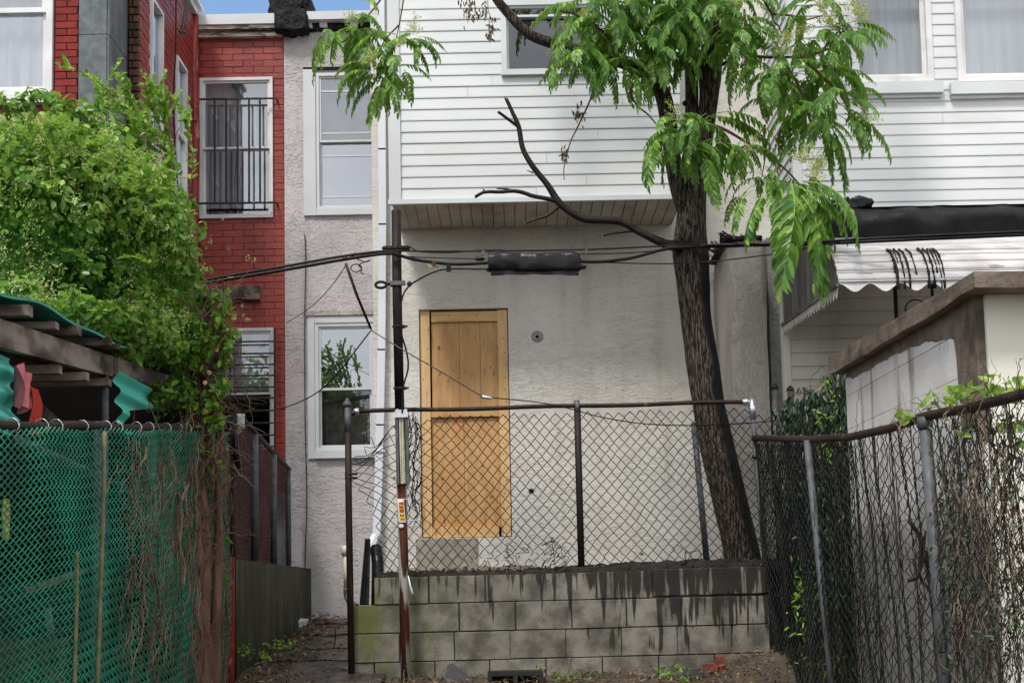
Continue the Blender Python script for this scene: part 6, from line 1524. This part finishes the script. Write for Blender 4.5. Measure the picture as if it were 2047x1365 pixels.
# leafy sprigs crowding between the free shoots
vl2 = []
for k in range(46):
    sh = shoots[RND.choice([0, 1, 1, 2, 2, 3, 4, 5, 6, 7, 8])]; j = RND.randint(0, len(sh) - 2); t = RND.random(); px = sh[j][0] * (1 - t) + sh[j + 1][0] * t + RND.uniform(-14, 14); py = sh[j][1] * (1 - t) + sh[j + 1][1] * t + RND.uniform(-12, 16)
    p = np.array(tuple(P(px, py, 8.3 + RND.uniform(-.15, .15)))); d = np.array([RND.uniform(-.7, .3), RND.uniform(-.5, .2), RND.uniform(.2, 1)]); d /= np.linalg.norm(d); L_ = RND.uniform(.10, .26); n = 13
    pos = np.array([p + d * L_ * i / n for i in range(n)]); dr = np.array([np.array([d[1] * s_, -d[0] * s_, .1]) + d * .8 for s_ in [1 if i % 2 else -1 for i in range(n)]]) + NR.normal(size=(n, 3)) * .25
    vl2.append(leafquads(pos, dr, rdir(n) * .5 + [0, -.4, 1], .060 * np.linspace(1, .55, n), .030, np.clip(NR.normal(.6, .2, n), 0, 1), .3))
v, q, tn = merge(vl2); mkobj('sprigs', npmesh('sprigs', v, q, WLOC[vine.name], attrs={'tint': tn}), 'leaf_vine', vine, WLOC[vine.name], kind='stuff')
# twisted stems
def stem(pts, name='trunk', mat='bark_vine', k=14, rd=.10, **kw): return limb(pts, mat, name, 50, k, rd, parent=vine, **kw)[0]
VY = 8.95
stem([(405, 1440, VY, .10), (405, 1340, VY, .085), (398, 1250, VY, .075), (400, 1150, VY, .07), (402, 1080, VY, .06), (398, 1000, VY, .05), (390, 930, VY, .04), (382, 860, VY, .035), (372, 780, VY, .03)], k=20, rd=.2)
stem([(385, 1430, VY - .05, .05), (390, 1300, VY - .08, .045), (392, 1180, VY - .08, .04), (396, 1090, VY - .09, .03), (392, 1000, VY - .08, .026), (396, 920, VY - .08, .022), (406, 850, VY - .08, .02), (410, 760, VY - .05, .022), (412, 700, VY, .024), (420, 640, VY, .022), (405, 560, VY, .02), (370, 480, VY - .1, .016), (345, 430, VY - .2, .014)])
stem([(430, 1400, VY + .1, .045), (432, 1250, VY + .1, .035), (437, 1100, VY + .1, .03), (436, 980, VY + .1, .025), (440, 870, VY + .1, .02), (432, 800, VY + .08, .02), (420, 760, VY, .02)], label='pale secondary stem')
stem([(412, 720, VY - .1, .032), (392, 680, VY - .1, .03), (368, 620, VY - .1, .022), (350, 580, VY - .1, .018), (320, 520, VY - .2, .014), (250, 470, VY - .4, .012)]); stem([(418, 800, VY, .03), (405, 740, VY - .05, .035), (395, 690, VY - .1, .03), (405, 650, VY - .1, .02), (430, 600, VY, .014)])
for i in range(26):
    x = RND.uniform(365, 445); y = RND.uniform(620, 900); h_ = RND.uniform(60, 190); a = [(x + RND.uniform(-22, 22), y + h_, VY - RND.uniform(-.05, .15), RND.uniform(.006, .013)), (x + RND.uniform(-14, 14), y + h_ * .5, VY - RND.uniform(0, .15), RND.uniform(.006, .012)), (x, y, VY - RND.uniform(0, .2), RND.uniform(.005, .011))]
    c, r = rings(a, 12); MB().tube(c, r, 7).build('stem', RND.choice(['bark_vine', 'bark_red', 'bark_vine', 'twig_dry']), vine, True)
for (x, y) in ((432, 650), (425, 690), (433, 700), (410, 765), (392, 720), (412, 820), (418, 745)):
    c = P(x, y, VY - .2); d = Vector((RND.uniform(-.2, .6), -1, RND.uniform(0, .6))).normalized(); MB().tube([c + d * .0, c - d * .12], .016, 8).build('stub', 'bark_vine', vine, True); MB().tube([c, c + d * .004], .0155, 8).build('cut_end', 'cut_wood', vine)
rr = np.random.RandomState(21); N = 14; n = 560; arr = np.zeros((n, N, 3))
for k in range(n):
    x = rr.normal(408, 34); y = rr.uniform(560, 980) if k < 460 else rr.uniform(900, 1300); p = np.array(tuple(P(x, y, VY + rr.uniform(-.22, .15)))); d = rr.normal(size=3) * [.7, .5, .5] + [0, 0, -.5]; d /= np.linalg.norm(d); L = rr.uniform(.10, .42)
    for i in range(N): arr[k, i] = p; d = d + rr.normal(size=3) * .28; d /= np.linalg.norm(d); p = p + d * L / N
v, q = tubes(arr, rr.uniform(.0012, .0045, (n, 1)) * np.linspace(1, .4, N)[None], 4)
h2 = len(q) // 2
mkobj('dry_twigs', npmesh('dry_twigs', v, q[:h2], WLOC[vine.name]), 'twig_dry', vine, WLOC[vine.name], kind='stuff'); mkobj('dry_twigs', npmesh('dry_twigs', v, q[h2:], WLOC[vine.name]), 'bark_vine', vine, WLOC[vine.name], kind='stuff')
c_ = np.array(tuple(P(405, 740, VY - .1))); n = 130; pos = c_ + NR.normal(size=(n, 3)) * [.12, .08, .35]; v, q, tn = leafquads(pos, rdir(n), rdir(n), .05, .03, np.clip(NR.normal(.7, .2, n), 0, 1), .5); mkobj('dead_leaves', npmesh('d', v, q, WLOC[vine.name], attrs={'tint': tn}), 'leaf_dead', vine, WLOC[vine.name], kind='stuff')

# ================================================================== fence at the right, along the shed
rf = thing('chain_link_fence', 'dark chain link fence with sagging rusty rail and dry vines at the right', 'fence', (1.85, 7, -.4))
def jr(u, v, i, j, P_):
    z = jg(u, v, i, j, P_); r = np.random.RandomState(len(P_)).normal(size=(P_.shape[0], 1)); z[..., 1] += .0018 * r + .0015 * np.sin(v * 14 + r * 9); z[..., 2] += .002 * np.roll(r, 3) ; return z
rp = [P(1508, 875, 10.03), P(1620, 878, 8.25), P(1700, 873, 7.35), P(1780, 856, 6.5), P(1850, 832, 5.95), P(1950, 812, 5.3), P(2060, 784, 4.72), P(2200, 750, 4.1)]
MB().tube([rp[0], rp[0].lerp(rp[1], .5)] + [p for p in rp[1:]], .0215, 12).build('top_rail', 'rust_dark', rf, True)
for a, b in zip(rp, rp[1:]):
    ta, tb = a - Vector((0, 0, .015)), b - Vector((0, 0, .015))
    la, lb = Vector((a.x + .06, a.y, gz(0, a.y) - .05)), Vector((b.x + .06, b.y, gz(0, b.y) - .05))
    chainlink('mesh', la, lb, ta, tb, .080, .070, .0027, rf, 'wire_grey', jr, hook=1.0)
    if a.y > 7.5: chainlink('mesh', la + Vector((.03, .02, 0)), lb + Vector((.03, .02, 0)), ta + Vector((.03, .02, -.03)), tb + Vector((.03, .02, -.03)), .088, .082, .0024, rf, 'wire_dark', jr, hook=1.2)
def leanpost(t, b, Y, r, lab=None):
    a, c = P(*t, Y), P(*b, Y); c = c + (c - a) * .45; o = MB().tube([a, c], r, 12).build('post', 'steel', rf, True)
    if lab: o['label'] = lab
leanpost((1613, 880), (1662, 1365), 8.2, .021, 'thin leaning post'); leanpost((1849, 842), (1889, 1365), 5.93, .028, 'thick leaning post')
p = P(1849, 838, 5.93); MB().tube([p + Vector((0, 0, .01)), p - Vector((0, 0, .04))], .034, 12).build('post_cap', 'steel', rf, True)
for (x, y) in ((1882, 1182), (1850, 858)): p = P(x, y, 5.93); MB().tube([p, p + Vector((0, 0, .012))], .032, 10).build('band', 'rust_dark', rf, True)
m = MB()
for (x, y, Y) in ((1520, 876, 9.8), (1545, 877, 9.4), (1570, 877, 9.0), (1600, 878, 8.5), (1635, 878, 8.1), (1668, 876, 7.7), (1720, 868, 7.1), (1760, 860, 6.7), (1790, 852, 6.4), (1802, 850, 6.35), (1830, 842, 6.1), (1880, 826, 5.75), (1915, 818, 5.5), (1965, 806, 5.22), (2000, 800, 5.05)):
    c = P(x, y, Y); m.tube([c + Vector((.012 * t / 6, .026 * math.cos(t), .028 * math.sin(t))) for t in [k * .6 for k in range(11)]], .0025, 4)
m.build('tie_wires', 'steel_bright', rf, True, kind='stuff')
v, q = strands(460, 1860, 2060, 830, 1330, 1.82, .0008, .0026, 5, -1, lambda x: min(1, max(.15, (x - 1860) / 60)), (60, 300)); mkobj('dry_vines', npmesh('dry_vines', v, q, WLOC[rf.name]), 'rust_dark', rf, WLOC[rf.name], kind='stuff')
v, q = strands(110, 1700, 2060, 830, 1330, 1.80, .0008, .0024, 6, -1, lambda x: min(1, max(.06, (x - 1860) / 50)), (60, 260)); mkobj('dry_vines', npmesh('dry_vines', v, q, WLOC[rf.name]), 'twig_dry', rf, WLOC[rf.name], kind='stuff')
v, q = strands(140, 1540, 1900, 870, 1330, 1.84, .001, .0032, 7, -1, None, (60, 260)); mkobj('dry_vines', npmesh('dry_vines', v, q, WLOC[rf.name]), 'rust_black', rf, WLOC[rf.name], kind='stuff')
for qq in ([(1817, 1040), (1840, 1080), (1838, 1150), (1860, 1180), (1880, 1215)], [(1850, 1100), (1860, 1150), (1872, 1190)], [(1815, 1160), (1835, 1150), (1845, 1110), (1850, 1060)], [(1945, 850), (1925, 890), (1935, 930), (1930, 960)]):
    MB().tube(spline([P(x, y, 6.1 if x < 1900 else 5.4) for x, y in qq], 14), [.010 - .0004 * i for i in range(15)], 6).build('woody_stem', 'rust_black', rf, True)
n = 420; xx = NR.uniform(1870, 2050, n); yy_ = NR.uniform(840, 1340, n); pos = np.array([tuple(P(a_, b_, yz(a_, 1.80, 900))) for a_, b_ in zip(xx, yy_)]) + NR.normal(size=(n, 3)) * .02
v, q, tn = leafquads(pos, rdir(n) + [0, 0, -.8], rdir(n) + [-1, -.5, .3], .028 * NR.uniform(.5, 1.5, n), .014, np.clip(NR.normal(.45, .25, n), 0, 1), .4); mkobj('small_leaves', npmesh('small_leaves', v, q, WLOC[rf.name], attrs={'tint': tn}), 'leaf_ivy', rf, WLOC[rf.name], kind='stuff')
# grape vine sprouting along the rail
gv = thing('vine', 'young grape vine with lobed leaves sprouting over the rusty rail at right', 'vine', (1.9, 5.5, 1.2))
cnt = 0
def lobed(seed):
    r = random.Random(seed); v = [(0, 0, 0)]; n = 15
    for i in range(n + 1):
        a = -2.5 + 5.0 * i / n; rad = (.42 + .22 * abs(math.cos(a * 1.5))) * (1 + r.uniform(-.06, .1)); v.append((rad * math.cos(a) + .35, rad * math.sin(a), .06 * math.cos(a * 3) - .1 * abs(math.sin(a))))
    me = bpy.data.meshes.new('leaf'); me.from_pydata(v, [], [(0, i, i + 1) for i in range(1, n + 1)]); me.update(); at = me.attributes.new('tint', 'FLOAT', 'POINT'); at.data.foreach_set('value', [r.uniform(.45, .85)] * len(v)); me.materials.append(MAT['leaf_vine']); return me
lob = [lobed(i) for i in range(5)]
sp = [(1795, 835), (1810, 825), (1845, 800), (1870, 790), (1880, 800), (1900, 790), (1915, 785), (1930, 780), (1950, 770), (1965, 765), (1985, 775), (1990, 760), (2005, 785), (2020, 770), (2035, 765), (2045, 780), (1955, 800), (1975, 795), (2000, 800), (2030, 800), (2040, 840), (2010, 850), (1945, 855), (1930, 870), (2025, 860), (2044, 900), (1905, 800), (1860, 812), (1995, 778), (1940, 790)]
for (x, y) in sp:
    Y = 5.35 + RND.uniform(-.2, .15) if x > 1880 else 6.0
    for k in range(3):
        o = mkobj('leaf', RND.choice(lob), None, gv, P(x + RND.uniform(-12, 12), y + RND.uniform(-10, 10), Y + RND.uniform(-.05, .05))); s_ = RND.uniform(.022, .046); o.scale = (s_,) * 3; o.rotation_euler = (RND.uniform(.2, 1.4), RND.uniform(-.8, .8), RND.uniform(0, 6.3))
m = MB()
for k in range(26):
    x = RND.uniform(1790, 2040); Y = 5.35 if x > 1880 else 6.0; y = 870 - (x - 1790) * .28; q = [P(x + RND.uniform(-8, 8) * i, y - i * RND.uniform(6, 16), Y + RND.uniform(-.03, .03)) for i in range(5)]; m.tube(spline(q, 12), .0022, 4)
m.build('tendrils', 'twig_dry', gv, True, kind='stuff')

# ================================================================== ivy screen between the party wall and the shed
iv = thing('ivy_fence', 'dark ivy choked fence between the party wall and the block shed', 'fence', (2.1, 9.6, -.1))
ia, ib = P(1562, 815, 10.25), P(1692, 745, 8.75)
def itop(t): return ia.z + (ib.z - ia.z) * min(1, t * 1.6) + .04 * math.sin(t * 17)
for k in range(40):
    t = (k + .5) / 40; x = ia.x + (ib.x - ia.x) * t; y = ia.y + (ib.y - ia.y) * t
    MB().hexa([(x - .022, y - .01, gz(0, y) - .1), (x + .022, y - .012, gz(0, y) - .1), (x + .022, y, gz(0, y) - .1), (x - .022, y, gz(0, y) - .1), (x - .022, y - .01, itop(t) - .06), (x + .022, y - .012, itop(t) - .03), (x + .022, y, itop(t) - .03), (x - .022, y, itop(t) - .06)]).build('slat', 'leaf_ivy_slat', iv) if False else None
v = []
n = 7200; t = NR.rand(n); zz = NR.rand(n) ** .9; tp = np.array([itop(q) for q in t]); lo = -.1
pos = np.stack([ia.x + (ib.x - ia.x) * t + NR.normal(size=n) * .045, ia.y + (ib.y - ia.y) * t + NR.normal(size=n) * .05 - .05, lo + (tp - lo) * zz], 1)
d = rdir(n) * .5 + [0, -.1, -1.0]; v, q, tn = leafquads(pos, d, rdir(n) + [0, -1, .2], .07 * NR.uniform(.5, 1.3, n), .018 * NR.uniform(.6, 1.6, n), np.clip(NR.normal(.2, .14, n), 0, .6), .3)
mkobj('foliage', npmesh('f', v, q, WLOC[iv.name], attrs={'tint': tn}), 'leaf_ivy', iv, WLOC[iv.name], kind='stuff')
sl = MB()
for k in range(36):
    t = (k + .5) / 36; x = ia.x + (ib.x - ia.x) * t + .05; y = ia.y + (ib.y - ia.y) * t + .08
    MB().box(x - .024, x + .024, y, y + .006, -.2, itop(t) - .06 - RND.uniform(0, .05)).build('slat', 'block_dark', iv)
vl = []
for (px, py, w, h, n) in ((1672, 820, .025, .16, 60), (1650, 765, .03, .03, 14), (1612, 1190, .07, .22, 200), (1680, 1330, .2, .05, 120), (1655, 900, .06, .15, 50), (1640, 830, .05, .06, 14)):
    c = np.array(tuple(P(px, py, 8.9))); pos = c + NR.normal(size=(n, 3)) * [w * .6, .05, h * .6]; vl.append(leafquads(pos, rdir(n) + [0, 0, -.6], rdir(n) + [0, -1, .5], .045, .014, np.clip(NR.normal(.75, .2, n), 0, 1), .3))
v, q, tn = merge(vl); mkobj('sprigs', npmesh('f', v, q, WLOC[iv.name], attrs={'tint': tn}), 'leaf_vine', iv, WLOC[iv.name], kind='stuff')
rr = np.random.RandomState(31); n = 110; N = 12; arr = np.zeros((n, N, 3))
for k in range(n):
    t = rr.rand(); p = np.array([ia.x + (ib.x - ia.x) * t, ia.y + (ib.y - ia.y) * t - .13, itop(t) - rr.uniform(0, .5) if k < 60 else rr.uniform(0, 1.6)]); d = rr.normal(size=3) * [.8, .3, .8]; d /= np.linalg.norm(d); L = rr.uniform(.1, .35)
    for i in range(N): arr[k, i] = p; d = d + rr.normal(size=3) * [.3, .1, .3]; d /= np.linalg.norm(d); p = p + d * L / N
v, q = tubes(arr, .0022, 4); mkobj('dry_twigs', npmesh('f', v, q, WLOC[iv.name]), 'bark_vine', iv, WLOC[iv.name], kind='stuff')
for (x, y0) in ((1549, 778), (1580, 782)):
    a = P(x, y0, 10.35); MB().tube([(a.x, a.y, -.1), a], .026, 10).build('post', 'steel', iv, True); MB().tube([a, a + Vector((0, 0, .02)), a + Vector((0, 0, .045))], [.031, .03, .006], 10).build('post_cap', 'rust_dark', iv, True)

# ================================================================== pipes and boards at the mouth of the alley
m = MB(); m.tube([P(691, 1108, 10.5), P(693, 1178, 10.5)], .021, 12); vp = m.build('vent_pipe', 'pvc', None, True, label='cream plastic pipe with white cap behind the gate post', category='pipe')
MB().tube([P(689, 1090, 10.5), P(690, 1110, 10.5)], .026, 12).build('cap', 'pvc_white', vp, True); MB().tube(spline([P(693, 1174, 10.5), P(694, 1190, 10.5), P(700, 1203, 10.45), P(712, 1212, 10.4)], 10), .026, 12).build('elbow', 'steel', vp, True)
m = MB(); a, b = P(735, 1076, 10.1), P(727, 1209, 10.1)
m.hexa([(b.x - .03, 10.08, b.z), (b.x + .04, 10.08, b.z), (b.x + .04, 10.1, b.z), (b.x - .03, 10.1, b.z), (a.x - .02, 10.1, a.z), (a.x + .02, 10.1, a.z - .003), (a.x + .02, 10.12, a.z), (a.x - .02, 10.12, a.z)])
for d in (-.012, .008): m.tube([b + Vector((d, -.025, 0)), a + Vector((d * .6, -.005, -.01))], .004, 4)
m.build('board', 'plastic_black', None, False, label='thin black ribbed board standing on the wall end beside the downspout', category='board')
m = MB(); m.tube(spline([P(752, 1095, 10.25), P(755, 1130, 10.15), P(754, 1210, 10.1)], 10), .045, 12); m.build('drain_pipe', 'plastic_black', None, True, label='fat black drain pipe standing under the downspout', category='pipe')
m = MB()
for k in range(9): m.tube(spline([P(752 + k * 1.2, 1068, 10.35), P(746 + k * .8, 1082, 10.3), P(738 + k * 1.0, 1098 + k % 3 * 5, 10.25)], 6), .005, 4)
m.build('plastic_wrap', 'white_tag', None, True, label='torn clear plastic wrapped round the downspout foot', category='plastic')

# ================================================================== odds and ends on the ground
hb_ = thing('concrete_block', 'blackened hollow concrete block lying on its side below the wall', 'block', (.05, 9.75, -.1))
a, b = P(975, 1365, 9.75), P(1086, 1340, 9.75); z0, z1 = a.z - .09, b.z; m = MB(); m.box(a.x, b.x, 9.72, 9.9, z1 - .03, z1); m.box(a.x, b.x, 9.72, 9.9, z0, z0 + .03)
for x in (a.x, (a.x + b.x) / 2 - .015, b.x - .03): m.box(x, x + .03, 9.72, 9.9, z0 + .03, z1 - .03)
m.box(a.x + .03, b.x - .03, 9.88, 9.9, z0 + .03, z1 - .03); m.build('shell', 'block_dark', hb_)
m = MB(); a = P(920, 1360, 9.8); m.hexa([(a.x - .13, 9.72, a.z - .05), (a.x + .16, 9.74, a.z - .06), (a.x + .16, 9.80, a.z - .06), (a.x - .13, 9.78, a.z - .05), (a.x - .09, 9.86, a.z + .11), (a.x - .06, 9.86, a.z + .12), (a.x - .06, 9.90, a.z + .12), (a.x - .09, 9.9, a.z + .11)]); m.build('slate_piece', 'rock', None, False, label='dark broken slab leaning on the foot of the wall', category='slab')
for (x, y, w, h, s_, mt, lab) in ((1395, 1352, .10, .05, 3, 'rock', 'dark stone half buried at the foot of the wall'), (1418, 1335, .055, .03, 4, 'brick_bits', 'orange brick fragment nearest the wall corner'), (1438, 1318, .03, .022, 5, 'brick_bits', 'small upright brick chip behind the other fragments'), (1470, 1322, .06, .02, 6, 'old_wood', 'short rotten board end on the brick rubble'), (1455, 1340, .06, .03, 7, 'brick_bits', 'flat brick fragment beside the dark stone'), (1230, 1362, .02, .015, 8, 'paper', 'scrap of white paper in the dirt below the wall'), (566, 1252, 0, 0, 9, '', '')):
    if w == 0: continue
    c = P(x, y, 9.78); m = MB(); lump(m, c.x - w, c.x + w, c.y - w * .7, c.y + w * .7, c.z - h - .03, c.z + h, .012, s_, 6, 4, 4); m.build('rubble' if mt != 'paper' else 'paper_scrap', mt, None, mt == 'rock', label=lab, category='rubble' if mt != 'paper' else 'paper')
def scatter(name, n, region, mat, L, Wd, tm, flat=.25, kind='stuff'):
    pos = np.array([region() for _ in range(n)]); d = rdir(n) * [1, 1, flat]; nm = rdir(n) * .4 + [0, 0, 1]
    v, q, tn = leafquads(pos, d, nm, L * NR.uniform(.5, 1.3, n), Wd * NR.uniform(.5, 1.3, n), np.clip(NR.normal(tm, .25, n), 0, 1), .5, .2)
    return mkobj(name, npmesh(name, v, q, attrs={'tint': tn}), mat, None, (0, 0, 0), kind=kind)
def r_alley():
    y = RND.uniform(9, 12.9); x = RND.uniform(-1.95, -1.2); 
    if RND.random() < .6: x = -1.93 + abs(RND.gauss(0, .18))
    return (x, y, gz(x, y) + .075 + RND.uniform(0, .02))
def r_front():
    x = RND.uniform(-1.9, 2.2); y = RND.uniform(9.0, 9.98); return (x, y, gtop(x, y) + .01 + RND.uniform(0, .03))
scatter('leaf_litter', 520, r_alley, 'leaf_dead', .05, .022, .5); scatter('leaf_litter', 1500, r_front, 'leaf_dead', .05, .014, .45, .6)
scatter('leaf_litter', 260, lambda: (RND.uniform(-.95, 2.0), 10.02 + abs(RND.gauss(0, .15)), zl[0] + .03 + RND.uniform(0, .02)), 'leaf_dead', .05, .02, .35, .5)
wd = []
for (x, y, Y, s_, n, lab) in ((1332, 1345, 9.7, .05, 30, 'leafy weed below the wall'), (1358, 1338, 9.75, .03, 12, ''), (1150, 1352, 9.7, .06, 18, ''), (1500, 1352, 9.6, .06, 40, ''), (1375, 1362, 9.6, .05, 24, ''), (480, 1298, 10.05, .06, 40, ''), (560, 1290, 10.3, .07, 60, ''), (520, 1310, 10.0, .05, 24, ''), (1480, 1362, 9.5, .05, 20, ''), (1125, 1356, 9.7, .03, 10, ''), (1075, 1333, 9.7, .03, 4, ''), (770, 1158, 10.1, .04, 20, ''), (860, 1158, 10.1, .04, 14, '')):
    c = np.array(tuple(P(x, y, Y))); pos = c + NR.normal(size=(n, 3)) * [s_, .05, s_ * .35]; wd.append((leafquads(pos, rdir(n) + [0, 0, .3], rdir(n) + [0, -.4, 1], .035, .02, np.clip(NR.normal(.6, .2, n), 0, 1), .3), x))
v, q, tn = merge([w_[0] for w_ in wd]); mkobj('weeds', npmesh('weeds', v, q, attrs={'tint': tn}), 'leaf_vine', None, (0, 0, 0), kind='stuff')
rr = np.random.RandomState(41); n = 260; N = 8; arr = np.zeros((n, N, 3))
for k in range(n):
    if k < 200: x, y = rr.uniform(-1.2, 2.1), rr.uniform(9.2, 9.95)
    else: x, y = rr.uniform(-1.95, -1.2), rr.uniform(9.3, 12.5)
    p = np.array([x, y, gtop(x, y) + (.02 if k < 200 else .07)]); d = np.array([rr.normal(), rr.normal() * .6, abs(rr.normal()) * .5]); d /= np.linalg.norm(d); L = rr.uniform(.05, .25)
    for i in range(N): arr[k, i] = p; p = p + d * L / N; d = d + rr.normal(size=3) * .12 - [0, 0, .06]
v, q = tubes(arr, .002, 4); mkobj('dry_grass', npmesh('dry_grass', v, q), 'twig_dry', None, (0, 0, 0), kind='stuff')
m = MB(); c = P(657, 1272, 11.4); m.tube(spline([P(668, 1310, 11.2), P(662, 1304, 11.2), P(669, 1288, 11.2), P(671, 1255, 11.2)], 12), .005, 5); m.tube([P(650, 1253, 11.3), P(680, 1254, 11.2)], .004, 4); m.build('stick', 'bark_black', None, True, label='bent black stick standing in the alley', category='stick')
m = MB(); a = P(602, 1247, 12.4); lump(m, a.x - .05, a.x + .05, 12.35, 12.45, a.z - .03, a.z + .05, .02, 12, 5, 4, 3); m.build('litter', 'paper', None, True, label='crumpled pale plastic litter at the back corner of the alley', category='litter')
m = MB(); q = [P(862, 527, CY), P(868, 540, CY)]; c = P(866, 534, CY - .01)
v, qd, tn = leafquads(np.array([tuple(c)] * 3), rdir(3), rdir(3), .05, .04, np.array([.7, .6, .8]), .6); mkobj('dry_leaf', npmesh('dry_leaf', v, qd, c, attrs={'tint': tn}), 'leaf_dead', None, c, label='dry curled leaf hanging under the cable right of the pole', category='leaf')

# ================================================================== trees across the lane, behind the camera; they show in the windows
def far_tree(x, y, h, rad, seed, label):
    t = thing('shade_tree', label, 'tree', (x, y, -.93), 'trees across the lane mirrored in the windows')
    rr = np.random.RandomState(seed)
    MB().tube([(x, y, -.95), (x + .1, y, h * .3), (x - .1, y, h * .6)], [.28, .2, .12], 10).build('trunk', 'bark_vine', t, True)
    for k in range(6):
        a = rr.uniform(0, 6.28); MB().tube([(x, y, h * (.25 + .05 * k)), (x + math.cos(a) * rad * .4, y + math.sin(a) * rad * .4, h * (.45 + .06 * k)), (x + math.cos(a) * rad * .75, y + math.sin(a) * rad * .75, h * (.55 + .07 * k))], [.12, .08, .03], 7).build('limb', 'bark_vine', t, True)
    n = 9000; c = rr.normal(size=(60, 3)); c /= np.linalg.norm(c, axis=1)[:, None]; c = c * rr.uniform(.4, 1, (60, 1)) * [rad, rad, h * .34] + [x, y, h * .64]
    pos = c[rr.randint(0, 60, n)] + rr.normal(size=(n, 3)) * rad * .17
    v, q, tn = leafquads(pos, rdir(n) + [0, 0, -.5], rdir(n) + [0, 0, .5], .26, .13, np.clip(rr.normal(.35, .2, n), 0, 1), .2)
    mkobj('crown', npmesh('crown', v, q, WLOC[t.name], attrs={'tint': tn}), 'leaf_tree', t, WLOC[t.name])
far_tree(-7.5, -13, 7.5, 2.6, 1, 'broad shade tree across the lane seen only as a reflection in the grey house windows')
far_tree(9.5, -16, 11.5, 3.4, 2, 'second shade tree across the lane mirrored in the right upstairs windows')
